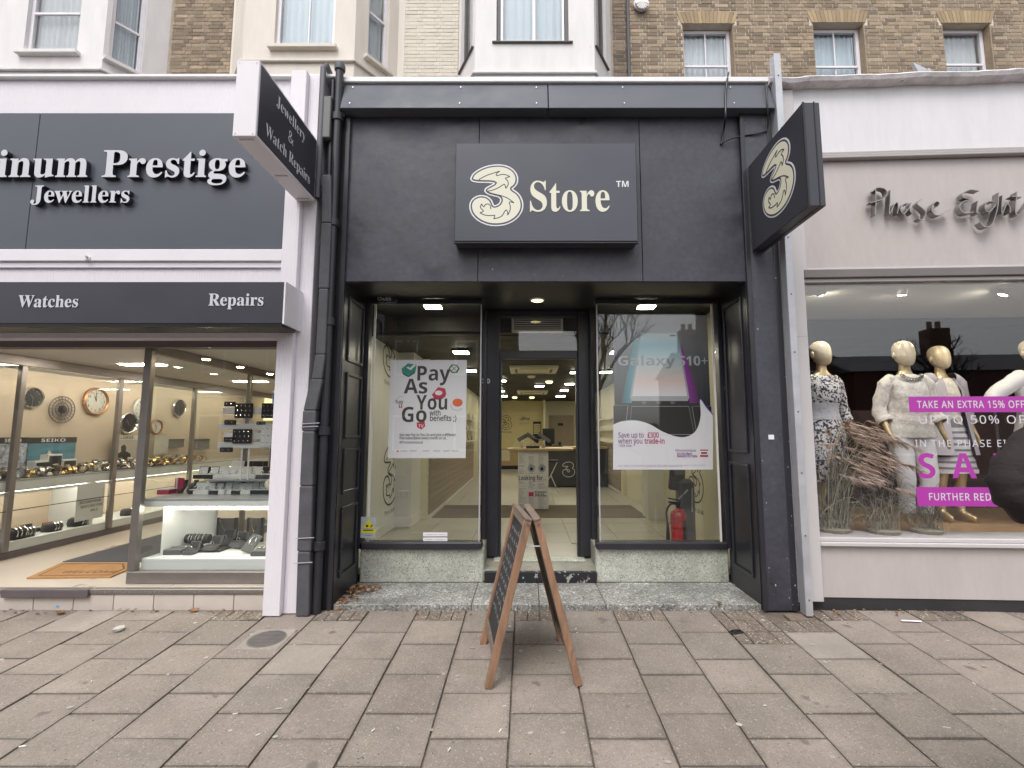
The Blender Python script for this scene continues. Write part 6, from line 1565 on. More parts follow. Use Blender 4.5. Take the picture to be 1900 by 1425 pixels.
# demo phones on white stands, on the table
for px, lab in ((968, 'leftmost white phone stand on the oak display table'), (987, 'middle white phone stand with dark phones on the oak display table'), (1009, 'white phone stand on the oak display table nearest the monitor')):
 q = P(px, 826, 4.35)
 t_ = thing('phone_stand', lab, 'stand', (q.x, 4.35, tz), 0, 'phone stands on the display table')
 b = MB()
 b.tube([(q.x, 4.35, tz), (q.x, 4.35, tz + .10), (q.x + .02, 4.36, tz + .15)], [.03, .018, .022], 10)
 b.build('post', M['plastwhite'], t_, smooth=True)
 b = MB(Matrix.Translation((q.x + .01, 4.33, tz + .18)) @ Matrix.Rotation(.6 if px > 970 else -.5, 4, 'Y') @ Matrix.Rotation(-.7, 4, 'X'))
 b.box(-.13 if px > 970 else -.09, .13 if px > 970 else .09, -.004, .006, -.045, .045)
 b.build('demo_phone', M['plastblack'], t_, bevel=.008)
 b = MB()
 b.tube(spline([(q.x - .02, 4.36, tz + .12), (q.x - .10, 4.36, tz + .10), (q.x - .13, 4.36, tz + .02), (q.x - .05, 4.38, tz + .004)], False, 5), .004, 5)
 b.build('lead', M['plastwhite'], t_)
b = MB()
q0, q1 = P(976, 826, 4.2), P(1001, 826, 4.2)
b.box(q0.x, q1.x, 4.16, 4.2, tz, tz + .04)
tag(b.build('price_strip', M['plastblack'], bevel=.004), 'low black price strip lying on the front edge of the oak display table', 'price strip')
# counter
yc = 7.6
cz = P(1030, 829, yc).z
ct = thing('shop_counter', 'dark grey service counter with white outlined figure behind the display table', 'counter', (1.1, yc, .17))
M['counter'] = mat('slate counter front', (.045, .046, .052), .4, var=.15, vs=2)
boxo('counter_front', M['counter'], ct, .30, 2.0, yc, yc + .6, .17, cz - .05, .006)
boxo('counter_top', M['oak'], ct, .26, 2.03, yc - .05, yc + .65, cz - .049, cz, .006)
b = MB()
q = P(1055, 871, yc - .002)
logo_line(b, q, UX, UZ, .36, w=22, flames=False)
b.build('figure_logo', M['signwhite'], ct)
q0, q1 = P(1007, 795, yc + .2), P(1029, 828, yc + .2)
t_ = thing('monitor', 'black till monitor seen from behind on the service counter', 'monitor', ((q0.x + q1.x) / 2, yc + .2, cz))
boxo('screen', M['plastblack'], t_, q0.x, q1.x, yc + .18, yc + .24, cz + .06, q0.z, .01)
boxo('foot', M['plastblack'], t_, q0.x + .03, q1.x - .03, yc + .12, yc + .3, cz, cz + .02, .004)
boxo('neck', M['plastblack'], t_, q0.x + .07, q1.x - .07, yc + .19, yc + .22, cz + .0205, cz + .0595)
q = P(1032, 824, yc + .2)
t_ = thing('till_keypad', 'black keypad and card reader beside the till monitor', 'keypad', (q.x, yc + .15, cz))
boxo('base', M['plastblack'], t_, q.x - .08, q.x + .16, yc + .08, yc + .26, cz, cz + .03, .006)
boxo('reader', M['plastblack'], t_, q.x + .05, q.x + .12, yc + .12, yc + .20, cz + .031, cz + .12, .008)
q0, q1 = P(1022, 786, YB - .55), P(1031, 820, YB - .55)
# folding easel between table and counter
b = MB()
e0, e1, e2 = P(1034, 857, 6.4), P(1022, 882, 6.4), P(1036, 918, 6.4)
ez = thing('folding_stool', 'folding steel stool with black seat between display table and dark counter', 'stool', (e2.x, 6.4, .17))
MB().tube([e0, e1], .012, 6).build('leg', M['steel'], ez)
MB().tube([e1, Vector((e2.x, 6.4, .17))], .012, 6).build('leg', M['steel'], ez)
MB().tube([e1, Vector((e1.x - .22, 6.5, .17))], .012, 6).build('leg', M['steel'], ez)
boxo('seat', M['plastblack'], ez, e0.x - .20, e0.x + .03, 6.3, 6.55, e0.z, e0.z + .04, .01)
# back wall print
def wall_print(label, mk, loc, name='wall_graphic'):
 bb = MB()
 mats = mk(bb)
 return tag(bb.build(name, mats), label, 'wall graphic', 'printed figures on the shop walls')
def mk(bb):
 q = P(939, 784, YB - .003)
 logo_line(bb, q, UX, UZ, P(939, 772, YB).z * 0 + .50, w=22)
 T(bb, 'Three.co.uk', 930, 803, 3.2, 'B', wpx=19, yy=YB - .003)
 return [M['inkblack']]
wall_print('black outlined figure with web address on the warm yellow back wall', mk, None)
def mk(bb):
 T(bb, 'Take', 968, 776, 3, 'B', wpx=8, yy=YB - .003)
 T(bb, 'control', 964, 780, 5.5, 'B', wpx=19, yy=YB - .003)
 for i in range(2): T(bb, '----- --- ----', 964, 784 + i * 2.5, 2, 'S', bold=.04, wpx=18, yy=YB - .003, m=1)
 T(bb, '--- ---', 964, 789.5, 3, 'B', wpx=14, yy=YB - .003)
 return [M['inkblack'], M['ink']]
wall_print('printed word control above small text on the warm yellow back wall', mk, None)
b = MB()
q0, q1 = P(989, 782, YB - .01), P(1004, 815, YB - .01)
ti = thing('tariff_board', 'tall rounded tariff board with dark header on the yellow back wall', 'sign', (q0.x, YB - .01, q1.z))
boxo('board', M['inkblack'], ti, q0.x, q1.x, YB - .012, YB - .002, q1.z, q0.z, .004)
for i in range(5):
 z = q0.z - .09 - i * .075
 boxo('tariff_row', M['yellowwall'], ti, q0.x + .02, q1.x - .02, YB - .02, YB - .0125, z - .055, z)
q0, q1 = P(931, 835, YB - .035), P(946, 855, YB - .035)
tag(boxo('notice', M['cream'], None, q0.x, q1.x, YB - .045, YB - .0305, q1.z, q0.z), 'pale notice sheet on the tan panel of the back wall', 'notice')
q0, q1 = P(1035, 785, YB + .14), P(1045, 790, YB + .14)
tag(boxo('door_sign', M['inkblack'], None, q0.x, q1.x, YB + .14, YB + .148, q1.z, q0.z), 'small black sign on the taupe back door', 'sign')
# figures on the side walls
def side_logo(label, y, z, h, x, s, txt):
 bb = MB()
 ux = UY if s > 0 else -UY      # reading direction on the wall
 if s > 0: ux = UY
 else: ux = -UY
 o = Vector((x, y, z))
 uxx = Vector((0, 1, 0)) if s > 0 else Vector((0, -1, 0))
 # normal of (uxx x UZ): +Y x Z = +X ; -Y x Z = -X
 logo_line(bb, o, uxx, UZ, h, w=20)
 words(bb, txt, o - UZ * (h / 2 + .12) - uxx * .0, uxx, UZ, .085, 'B', align='c')
 tag(bb.build('wall_graphic', M['inkblack']), label, 'wall graphic', 'printed figures on the shop walls')
for z, h, nm in ((2.13, .78, 'upper'), (.98, .78, 'lower')):
 q = PX(725, 645 if nm == 'upper' else 880, -1.829)
 side_logo('%s black outlined figure on the pale wall at the side of the left window' % nm, q.y, q.z, .80, -1.829, 1, 'Three.co.uk')
q = PX(1290, 885, 2.119)
side_logo('black outlined figure on the pale wall behind the fire extinguisher', q.y, q.z, .62, 2.119, -1, 'Three.co.uk')

# leaflets on the side shelves
rr = random.Random(8)
LM = [mat('leaflet %d' % i, c, .5) for i, c in enumerate(((.5, .48, .4), (.10, .10, .11), (.28, .25, .15), (.55, .52, .45), (.35, .12, .10)))]
lf = None
cnt = 0
for z in (1.271, 1.541, 1.811):
 for i in range(16):
  y = 3.5 + i * .36 + rr.uniform(-.05, .05)
  x = -1.498 + .07
  h = rr.uniform(.10, .17)
  o = MB(Matrix.Translation((x, y, z)) @ Matrix.Rotation(-.25, 4, 'Y')).box(-.006, .006, -.055, .055, .001, h).build('boxed_accessory', LM[rr.randrange(5)])
  tag(o, '%s boxed accessory from the street on the %s side shelf of the phone shop' % (('first', 'second', 'third', 'fourth', 'fifth', 'sixth', 'seventh', 'eighth', 'ninth', 'tenth', 'eleventh', 'twelfth', 'thirteenth', 'fourteenth', 'fifteenth', 'sixteenth')[i], {1.271: 'lowest', 1.541: 'middle', 1.811: 'top'}[z]), 'box', 'boxed accessories on the side shelves')
# --- fire extinguishers in the right window
q = P(1260, 1000, 1.15)
fx, fy = q.x, 1.15
fe = thing('fire_extinguisher', 'red fire extinguisher with black hose on the shop floor under the phone poster', 'fire extinguisher', (fx, fy, .164))
b = MB()
b.lathe([(.075, .164), (.086, .172), (.086, .56), (.080, .60), (.055, .64), (.028, .655)], (fx, fy, 0), 28)
b.build('cylinder', M['red'], fe, smooth=45)
b = MB()
b.lathe([(.024, .655), (.026, .70), (.016, .705)], (fx, fy, 0), 14)
b.hexa([(fx - .10, fy - .012, .705), (fx + .03, fy - .012, .705), (fx + .03, fy + .012, .705), (fx - .10, fy + .012, .705), (fx - .11, fy - .012, .725), (fx + .03, fy - .012, .72), (fx + .03, fy + .012, .72), (fx - .11, fy + .012, .725)])
b.hexa([(fx - .10, fy - .012, .75), (fx + .03, fy - .012, .725), (fx + .03, fy + .012, .725), (fx - .10, fy + .012, .75), (fx - .11, fy - .012, .768), (fx + .03, fy - .012, .74), (fx + .03, fy + .012, .74), (fx - .11, fy + .012, .768)])
b.build('valve', M['plastblack'], fe, bevel=.003)
b = MB()
b.tube(spline([(fx + .01, fy - .02, .69), (fx - .09, fy - .04, .70), (fx - .135, fy - .03, .62), (fx - .13, fy - .03, .50), (fx - .128, fy - .03, .42)], False, 6), .010, 8)
b.tube([(fx - .128, fy - .03, .50), (fx - .127, fy - .03, .30)], [.012, .024], 10)
b.build('hose', M['plastblack'], fe, smooth=50)
b = MB()
for z0, z1, r_ in ((.33, .53, .0868),):
 n = 10
 vs = []
 for i in range(n + 1):
  a = R(-80 + i * 7.5)
  for zz in (z0, z1): vs.append((fx + r_ * math.cos(a) , fy + r_ * math.sin(a), zz))
 b.add(vs, [(2 * i, 2 * i + 2, 2 * i + 3, 2 * i + 1) for i in range(n)])
b.build('label', M['inkblack'], fe)
gx, gy = fx + .16, fy + .18
fe2 = thing('vacuum_cleaner', 'grey upright carpet cleaner standing behind the red fire extinguisher', 'cleaner', (gx, gy, .164))
boxo('body', M['plastgrey'], fe2, gx - .11, gx + .07, gy - .09, gy + .09, .17, .95, .04)
boxo('head', M['plastgrey'], fe2, gx - .16, gx + .10, gy - .22, gy - .09, .166, .27, .03)
b = MB(Matrix.Translation((gx - .10, gy - .02, .98)) @ Matrix.Rotation(.12, 4, 'Y'))
b.box(-.10, .08, -.03, .03, -.16, .10)
b.build('bag_frame', M['plastgrey'], fe2, bevel=.03, seg=2)
b = MB()
b.tube([(gx - .12, gy - .055, .72), (gx - .02, gy - .1, .84)], .012, 6)
b.tube([(gx + .02, gy - .1, .60), (gx + .03, gy - .1, .86)], .010, 6)
b.build('handle', M['steel'], fe2)
boxo('reflection_patch', M['darkreflect'], sh, .80, 1.50, .75, 1.30, .166, .176)  # flat dark slab painted in place of a reflection in the window
# ---------------------------------------------------------------- the jewellery shop on the left
ORD = ('first', 'second', 'third', 'fourth', 'fifth', 'sixth', 'seventh', 'eighth', 'ninth', 'tenth', 'eleventh', 'twelfth', 'thirteenth', 'fourteenth', 'fifteenth', 'sixteenth', 'seventeenth', 'eighteenth', 'nineteenth', 'twentieth', 'twenty first', 'twenty second', 'twenty third', 'twenty fourth', 'twenty fifth', 'twenty sixth', 'twenty seventh', 'twenty eighth', 'twenty ninth', 'thirtieth')
m, t = nodes('ribbed white board')
vec, rr_, w_ = coords(t)
sp = t.nodes.new('ShaderNodeSeparateXYZ')
t.links.new(vec, sp.inputs[0])
wv = mth(t, 'PINGPONG', mth(t, 'MULTIPLY', sp.outputs[0], 1.0), .0125)
k = mapr(t, noise(t, vec, 2.5, w_), .3, .7, .96, 1.03)
M['ribwhite'] = finish(m, t, scalec(t, (.79, .75, .79), k), .5, bump=mapr(t, wv, 0, .0125, 0, 1), bstr=.3, bdist=.006)
M['jbeige'] = mat('beige display wall', (.52, .42, .32), .6, var=.06, vs=2)
M['jceil'] = mat('lobby ceiling', (.74, .70, .65), .6, var=.04)
M['jwhite'] = mat('white display shelf', (.70, .71, .70), .35, var=.03)
M['jgrey'] = mat('grey shelf edge', (.36, .37, .37), .3, var=.03)
M['jtile'] = mat('cream riser tile', (.60, .53, .47), .35, var=.06, vs=5, rand=.05)
M['jfloor'] = mat('cream lobby floor', (.55, .48, .40), .3, var=.06, vs=3)
M['coir'] = mat('coir mat', (.40, .215, .085), .95, var=.15, vs=8, fine=.25, fs=160, bump=.6, bs=170)
M['coirdark'] = mat('coir print', (.14, .065, .025), .95, fine=.3, fs=160)
M['rubber'] = mat('dark grey carpet', (.075, .075, .085), .95, fine=.2, fs=150)
M['brown'] = mat('brown grey shutter', (.125, .105, .108), .45, var=.1, vs=6)
M['velvet'] = mat('black velvet', (.018, .018, .02), .8, sheen=.2)
M['velvetgrey'] = mat('grey velvet', (.075, .08, .08), .8, sheen=.2)
M['gold'] = mat('gold', (.62, .40, .14), .22, metal=1)
M['silver'] = mat('silver', (.62, .60, .57), .2, metal=1)
M['dial'] = mat('dark dial', (.02, .02, .025), .25)
M['dialpale'] = mat('pale dial', (.55, .52, .46), .3)
M['strapbrown'] = mat('brown strap', (.10, .045, .02), .5)
M['pink'] = mat('raspberry card', (.38, .02, .08), .5)
M['creamvelvet'] = mat('cream velvet', (.62, .57, .45), .8)
M['copperrim'] = mat('copper clock rim', (.42, .22, .11), .3, metal=.5)
M['photoblue'] = mat('blue sea print', (.07, .20, .27), .4, var=.3, vs=3, stretch=(1, 1, 6))
M['photogrey'] = mat('busy grey print', (.34, .36, .42), .4, var=.85, vs=22)
M['photoman'] = mat('pale studio print', (.42, .37, .32), .4, var=.1)
M['adbrown'] = mat('brown print', (.14, .06, .05), .4, var=.2)

js = thing('jewellery_shop', 'white ribbed jewellery shop front with dark sign, canopy and open glazed lobby', 'shop', (-4, 0, 0))
JL = -8.0
boxo('coping', M['whitecap'], js, JL, -1.70, -.07, .5, 4.752, 4.785, .006)
boxo('flat_roof', M['lead'], js, JL, -1.70, .5, 3.3, 4.5, 4.62)
boxo('ribbed_board', M['ribwhite'], js, JL, -2.13, -.03, .3, 4.412, 4.751)
boxo('sign_backing', M['ribwhite'], js, JL, -2.13, -.02, .3, 3.0, 4.411)
boxo('column', M['ribwhite'], js, -2.125, -1.985, -.155, .40, 0, 4.751, .004)
boxo('column', M['ribwhite'], js, -1.984, -1.865, -.10, .40, 0, 4.751, .004)
sx = P(66, 300, -.05).x
jf = thing('shop_sign', 'wide dark fascia board with raised silver lettering of the jewellers', 'sign', (-4, -.05, 3.1))
boxo('sign_board', M['signblack'], jf, JL, sx - .003, -.055, -.021, 3.105, 4.405, .002)
boxo('sign_board', M['signblack'], jf, sx + .003, -2.15, -.055, -.021, 3.105, 4.405, .002)
def sign_letters(s, par, x0, x1, base, cap, y, kind='T', depth=.03):
 a, c = P(x0, base, y), P(x1, base, y)
 k = (P(x0, base - 10, y).z - a.z) / 10
 letters(s, par, [M['silverletter'], M['letterside']], a + UZ * 0, UX, UZ, cap * k / .678, kind, width=c.x - a.x, depth=depth, bold=.004)
letters_old = letters
def letters(s, parent, mats, o, ux, uy, size, kind='T', width=None, align='l', depth=0.03, name='letter', bold=0.0, track=0.0, sx=1.0):
 lay, w = layout(s, kind, size, width, track, bold, sx)
 o, ux, uy = Vector(o), Vector(ux).normalized(), Vector(uy).normalized()
 o = o - ux * (w / 2 if align == 'c' else w if align == 'r' else 0)
 two = isinstance(mats, (list, tuple)) and len(mats) > 1
 for c, lp in lay:
  b = MB()
  b.prism(lp, o, ux, uy, depth, 0, 1 if two else None)
  b.build(name, mats, parent)
 return w
yl = -.056
full, wf = layout('Platinum Prestige', 'T', 1.0)
pr, wp = layout('Prestige', 'T', 1.0)
sign_letters('Prestige', jf, 195, 461, 333, 49, yl, depth=.045)
a = P(195, 333, yl)
c = P(461, 333, yl)
kk = (P(195, 323, yl).z - a.z) / 10
wpx = (c.x - a.x) / wp
pl, wl = layout('Platinum', 'T', 1.0)
letters('Platinum', jf, [M['silverletter'], M['letterside']], P(172, 333, yl) - UX * wl * wpx, UX, UZ, 49 * kk / .678, 'T', width=wl * wpx, depth=.045, bold=.004)
sign_letters('Jewellers', jf, 66, 249, 380, 31, yl, depth=.045)
# bands under the sign
boxo('band_moulding', M['white'], js, JL, -2.135, -.085, .2, 2.985, 3.095, .006)
boxo('band_moulding', M['white'], js, JL, -2.135, -.065, .2, 2.930, 2.984, .005)
boxo('ribbed_band', M['ribwhite'], js, JL, -2.135, -.045, .2, 2.30, 2.929)
q = P(163, 481, -.09)
b = MB()
b.box(q.x - .02, q.x + .02, -.097, -.0855, q.z - .008, q.z + .02)
b.lathe([(.010, 0), (.010, .03)], (q.x, -.09, q.z + .02), 8, axis='Y')
tag(b.build('alarm_switch', M['plastwhite'], bevel=.002), 'small white fitting on the white band below the dark fascia', 'fitting')
cz0, cz1 = P(530, 600, -.40).z, P(530, 523, -.40).z
cn = thing('canopy_sign', 'projecting dark canopy fascia lettered Watches and Repairs over the jewellery windows', 'sign', (-4, -.4, cz0))
boxo('canopy_face', M['canopy'], cn, JL, -1.96, -.40, -.16, cz0, cz1, .003)
b = MB()
b.box(-1.9595, -1.945, -.402, -.101, cz0 - .005, cz1 + .004)
b.build('end_cap', M['white'], cn, bevel=.002)
boxo('drip_edge', M['plastblack'], cn, JL, -1.962, -.395, -.17, cz0 - .03, cz0 - .001)
a, c = P(34, 570, -.402), P(146, 570, -.402)
k1 = (P(34, 560, -.402).z - a.z) / 10
letters('Watches', cn, [M['silverletter'], M['silverletter']], a, UX, UZ, 22 * k1 / .678, 'T', width=c.x - a.x, depth=.003, bold=.003)
a, c = P(386, 567, -.402), P(490, 567, -.402)
letters('Repairs', cn, [M['silverletter'], M['silverletter']], a, UX, UZ, 22 * k1 / .678, 'T', width=c.x - a.x, depth=.003, bold=.003)
# shutter box and frame
z0, z1, z2 = P(500, 645, .10).z, P(500, 626, .0).z, P(500, 606, -.03).z
boxo('shutter_box', M['brown'], js, JL, -2.14, -.03, .25, z1 + .03, z2 + .08, .01)
boxo('shutter_rail', M['alu'], js, JL, -2.14, -.01, .20, z1 + .002, z1 + .028, .004)
boxo('head_frame', M['brown'], js, JL, -2.14, .08, .20, z0, z1, .004)
# plinth: tiles, nosing, floor
xt = [-2.125 - .338 * i for i in range(14)]
boxo('plinth', M['joint'], js, JL, -2.13, .03, .3, -.10, .112)
for i in range(13):
 boxo('tile', M['jtile'], js, xt[i + 1] + .003, xt[i] - .003, .018, .0295, -.06, .114, .002)
b = MB()
b.box(JL, -2.128, .006, .06, .118, .158)
b.build('nosing', M['alu'], js, bevel=.004)
b = MB()
for i in range(70):
 x = -2.16 - i * .042
 b.lathe([(.006, 0), (.004, .004)], (x, .0055, .138), 6, axis='Y')
b.build('nosing_studs', M['chrome'], js, kind='stuff')
xa, xb = P(4, 1095, 0).x, P(165, 1095, 0).x
boxo('nosing_patch', M['brown'], js, xa, xb, -.012, .05, .095, .161, .004)
boxo('lobby_floor', M['jfloor'], js, JL, -2.13, .061, 8.0, .10, .160)
boxo('lobby_ceiling', M['jceil'], js, JL, -2.13, .201, 8.0, 2.292, 2.40)
boxo('party_wall', M['jwhite'], js, -2.129, -1.99, .401, 8.0, .0, 4.5)
boxo('shop_back_wall', M['jbeige'], js, JL, -2.13, 7.0, 7.1, .16, 2.29)
boxo('case_back_wall', M['jbeige'], js, -6.10, -6.0, .3, 7.0, .16, 2.29)
# right-hand display case
FX0, FX1, YG = -3.46, -2.135, .16
zg0 = P(400, 1060, YG).z
cs = thing('display_case', 'glass fronted jewellery display case beside the white ribbed column', 'display case', (-2.8, .2, .16))
boxo('base_frame', M['alu'], cs, FX0 - .03, FX1, YG - .02, YG + .06, .161, zg0, .004)
boxo('front_glass', M['jglass'], cs, FX0 + .035, FX1 - .02, YG + .01, YG + .018, zg0 + .001, z0 - .001)
boxo('corner_post', M['alu'], cs, FX0 - .035, FX0 + .034, YG - .012, YG + .045, zg0 + .001, z0 - .001, .004)
boxo('edge_trim', M['steel'], cs, FX1 - .0195, FX1 - .002, YG, YG + .03, zg0 + .001, z0 - .001)
boxo('side_glass', M['jglass'], cs, FX0 - .004, FX0 + .004, YG + .06, 3.3, .26, 2.20)
boxo('side_rail', M['alu'], cs, FX0 - .03, FX0 + .03, YG + .046, 3.35, 2.201, 2.29, .004)
boxo('side_base', M['alu'], cs, FX0 - .03, FX0 + .03, YG + .061, 3.35, .161, .259, .004)
for y in (1.75, 3.31):
 boxo('side_post', M['alu'], cs, FX0 - .025, FX0 + .025, y, y + .045, .26, 2.20, .004)
boxo('rear_frame', M['alu'], cs, FX0 + .03, FX1, 2.6, 2.64, 2.0, 2.29, .004)
# shelves of the case
zS, zSb = P(400, 926, .26).z, P(400, 940, .26).z
zU = P(450, 889, .60).z
zL = P(400, 1036, .22).z
boxo('main_shelf', M['jwhite'], cs, P(266, 930, .26).x, FX1, .26, 1.05, zSb, zS - .006, .004)
boxo('shelf_lip', M['jgrey'], cs, P(266, 930, .26).x, FX1, .25, 1.05, zS - .0055, zS, .002)
boxo('upper_shelf', M['jgrey'], cs, P(381, 890, .60).x, FX1, .58, 1.05, zU - .018, zU, .003)
boxo('upper_riser', M['jwhite'], cs, P(383, 895, .66).x, FX1, .70, .72, zS, zU - .019)
boxo('lower_shelf', M['jwhite'], cs, FX0 + .04, FX1, .21, 1.3, .24, zL, .004)
# curved white back of the lower compartment
b = MB()
prof = [(1.02, zL + .02 + (zSb - zL - .04) * i / 8) for i in range(9)]
xb0, xb1 = P(307, 1000, .35).x, P(398, 950, .95).x
pts = spline([(xb0, .30), (xb0 + .03, .55), (xb0 + .18, .78), (xb1 + .02, .90)], False, 5)
vs = []
for q in pts: vs += [(q.x, q.y, zL), (q.x, q.y, zSb - .002)]
b.add(vs, [(2 * i, 2 * i + 2, 2 * i + 3, 2 * i + 1) for i in range(len(pts) - 1)])
b.build('curved_back', M['jwhite'], cs, smooth=True)
za = P(330, 952, .55).z
tl = thing('tube_light', 'glowing fluorescent tube under the main shelf of the display case', 'light', (-2.7, .36, zSb - .03), 0, 'lights of the jewellery shop')
MB().tube([(P(306, 944, .34).x, .36, zSb - .028), (FX1 - .01, .36, zSb - .028)], .014, 10).build('tube', M['tube'], tl, smooth=True)
MB().box(P(303, 944, .34).x, FX1 - .005, .375, .42, zSb - .035, zSb - .001).build('batten', M['jwhite'], tl)
for i, (px, py) in enumerate(((383, 663), (446, 678), (501, 691))):
 q = PZ(px, py, 2.205)
 t_ = thing('spotlight', '%s halogen spotlight along the top rail of the display case, counted from the street' % ORD[i], 'light', (q.x, q.y, 2.2), 0, 'lights of the jewellery shop')
 b = MB().lathe([(.045, -.016), (.055, -.002)], (q.x, q.y, 2.2), 16)
 b.build('rim', M['gold'], t_)
 MB().lathe([(.030, -.02), (.034, -.0165)], (q.x, q.y, 2.2), 14).build('lamp', M['lampspot'], t_)
t_ = thing('lit_cabinet', 'bright lit wall cabinet at the back of the jewellery shop', 'cabinet', (-3.2, 6.8, 1.3))
cab = (P(458, 780, 6.7), P(505, 738, 6.7))
boxo('carcass', M['jbeige'], t_, cab[0].x - .1, cab[1].x + .4, 6.75, 6.98, cab[0].z - .1, cab[1].z + .1)
M['cabglow'] = emis('lit cabinet panel', (1.0, .86, .45), 1.2)
boxo('lit_panel', M['cabglow'], t_, cab[0].x, cab[1].x + .3, 6.735, 6.7495, cab[0].z, cab[1].z)
for y, x in ((3.4, -4.4), (5.4, -4.4), (1.5, -4.6), (4.8, -3.0)):
 t_ = thing('lobby_light', {3.4: 'long lit panel in the lobby ceiling midway', 5.4: 'long lit panel in the lobby ceiling deep inside', 1.5: 'long lit panel in the lobby ceiling near the street', 4.8: 'long lit panel in the shop ceiling behind the display case'}[y], 'light', (x, y, 2.28), 0, 'lights of the jewellery shop')
 M.setdefault('lobbylamp', emis('lobby lamp', (1.0, .90, .76), 38.0))
 boxo('lamp', M['lobbylamp'], t_, x - .25, x + .25, y - .06, y + .06, 2.283, 2.2885)
 boxo('trim', M['jceil'], t_, x - .28, x + .28, y - .09, y + .09, 2.289, 2.2915)

# left-hand display: glass wall running back into the lobby
XG = -5.4
lc = thing('display_case', 'long glass display case of clocks and watches along the side of the lobby', 'display case', (XG, 2.5, .16))
boxo('top_rail', M['alu'], lc, XG - .04, XG + .03, .4, 6.5, 2.19, 2.29, .004)
boxo('side_glass', M['jglass'], lc, XG - .004, XG + .004, .4, 6.5, .24, 2.19)
for y in (.88, 2.12, 3.55, 5.0):
 boxo('glass_post', M['alu'], lc, XG - .03, XG + .02, y, y + .06, .24, 2.19, .004)
boxo('kick_board', M['brown'], lc, XG - .1, XG - .005, .4, 6.5, .161, .232, .004)
zt = P(0, 893, .8).z
zt = PX(0, 893, XG - .03).z
boxo('watch_shelf', M['jgrey'], lc, XG - .58, XG - .02, .4, 6.5, zt - .018, zt, .003)
boxo('shelf_front', M['jwhite'], lc, XG - .06, XG - .022, .4, 6.5, zt - .12, zt - .0185, .003)
boxo('lower_shelf', M['jwhite'], lc, XG - .58, XG - .02, .4, 6.5, .232, .33, .004)
boxo('lower_partition', M['jwhite'], lc, XG - .55, XG - .03, 1.90, 1.94, .33, zt - .12)
boxo('glass_seam', M['plastblack'], lc, XG - .006, XG + .006, .4, 6.5, PX(0, 951, XG).z - .004, PX(0, 951, XG).z + .004)
for i, (zz, lab) in enumerate(((2.175, 'added fluorescent tube along the top of the glass case of clocks'), (zt - .14, 'long fluorescent tube under the watch shelf of the glass case'))):  # the upper tube is added to brighten the clock wall
 t_ = thing('tube_light', lab, 'light', (XG - .12, 2.6, zz), 0, 'lights of the jewellery shop')
 MB().tube([(XG - .12, .7, zz), (XG - .12, 5.6, zz)], .013, 8).build('tube', M['tube'], t_, smooth=True)
 boxo('batten', M['jwhite'], t_, XG - .085, XG - .075, .65, 5.65, zz - .02, zz + .012)
# clocks
def clock(px, py, rpx, kind, label):
 q = PX(px, py, -5.995)
 r = rpx * (q.y + CAM_D) / FPX
 t_ = thing('wall_clock', label, 'clock', tuple(q), 0, 'clocks on the beige display wall')
 face = {'dark': M['dial'], 'pale': M['dialpale'], 'wire': M['brown']}[kind.split()[0]]
 rim = {'dark': M['chrome'], 'pale': M['copperrim'], 'wire': M['brown']}[kind.split()[0]]
 if 'white' in kind: rim = M['jwhite']
 o = q
 if kind.startswith('wire'):
  b = MB()
  for k in range(22):
   a = 2 * math.pi * k / 22
   b.tube([o + Vector((.03, .3 * r * math.cos(a), .3 * r * math.sin(a))), o + Vector((.02, r * math.cos(a + .25), r * math.sin(a + .25)))], .004, 4)
  b.build('wire_frame', face, t_)
  b = MB()
  for f in (.99, .75, .5):
   b.tube([o + Vector((.025, r * f * math.cos(i * math.pi / 12), r * f * math.sin(i * math.pi / 12))) for i in range(25)], .006, 5, cap=False)
  b.build('rim', face, t_)
  MB().lathe([(r * .30, .02), (r * .30, .035)], o, 20, axis='X').build('face', M['dial'], t_)
 else:
  MB().lathe([(r, 0), (r, .03), (r * .9, .045), (r * .82, .03), (r * .82, .01)], o, 32, axis='X', cap=False).build('rim', rim, t_, smooth=40)
  MB().lathe([(r * .83, .0), (r * .83, .018)], o, 32, axis='X').build('face', face, t_)
 b = MB()
 inkm = M['inkblack'] if kind.startswith('pale') else M['silver']
 for k in range(12):
  a = math.pi / 2 - 2 * math.pi * k / 12
  if kind.startswith('pale') and 'num' in kind:
   words(b, str(k or 12), o + Vector((.0192, r * .66 * math.cos(a), r * .66 * math.sin(a) - r * .09)), UY, UZ, r * .26, 'B', align='c')
  elif not kind.startswith('wire'):
   b.stroke([(r * .62 * math.cos(a), r * .62 * math.sin(a)), (r * .76 * math.cos(a), r * .76 * math.sin(a))], r * .05, o + Vector((.0192, 0, 0)), UY, UZ)
 if b.v: b.build('numerals', inkm, t_)
 for L, a, wd in ((.42, 2.0, .05), (.62, 1.62, .035)) if 'num' in kind else ((.4, 2.4, .05), (.6, 4.6, .035)):
  MB().stroke([(0, 0), (r * L * math.cos(a), r * L * math.sin(a))], r * wd, o + Vector((.021, 0, 0)), UY, UZ, .003).build('hand', inkm, t_)
clock(58, 738, 20, 'dark', 'black faced clock with pale date square high on the beige wall')
clock(112, 760, 25, 'wire', 'open wire wheel clock with small dark centre on the beige wall')
clock(176, 745, 26, 'pale num', 'copper rimmed clock with pale numbered face on the beige wall')
clock(236, 785, 20, 'dark', 'black faced clock with white hour strokes above the narrow sign board')
clock(263, 760, 22, 'pale white', 'white rimmed pale clock partly hidden behind the display case post')
clock(330, 757, 17, 'dark', 'dark clock seen through the front glass of the display case')
clock(288, 792, 14, 'pale', 'small pale clock seen just inside the display case glass')
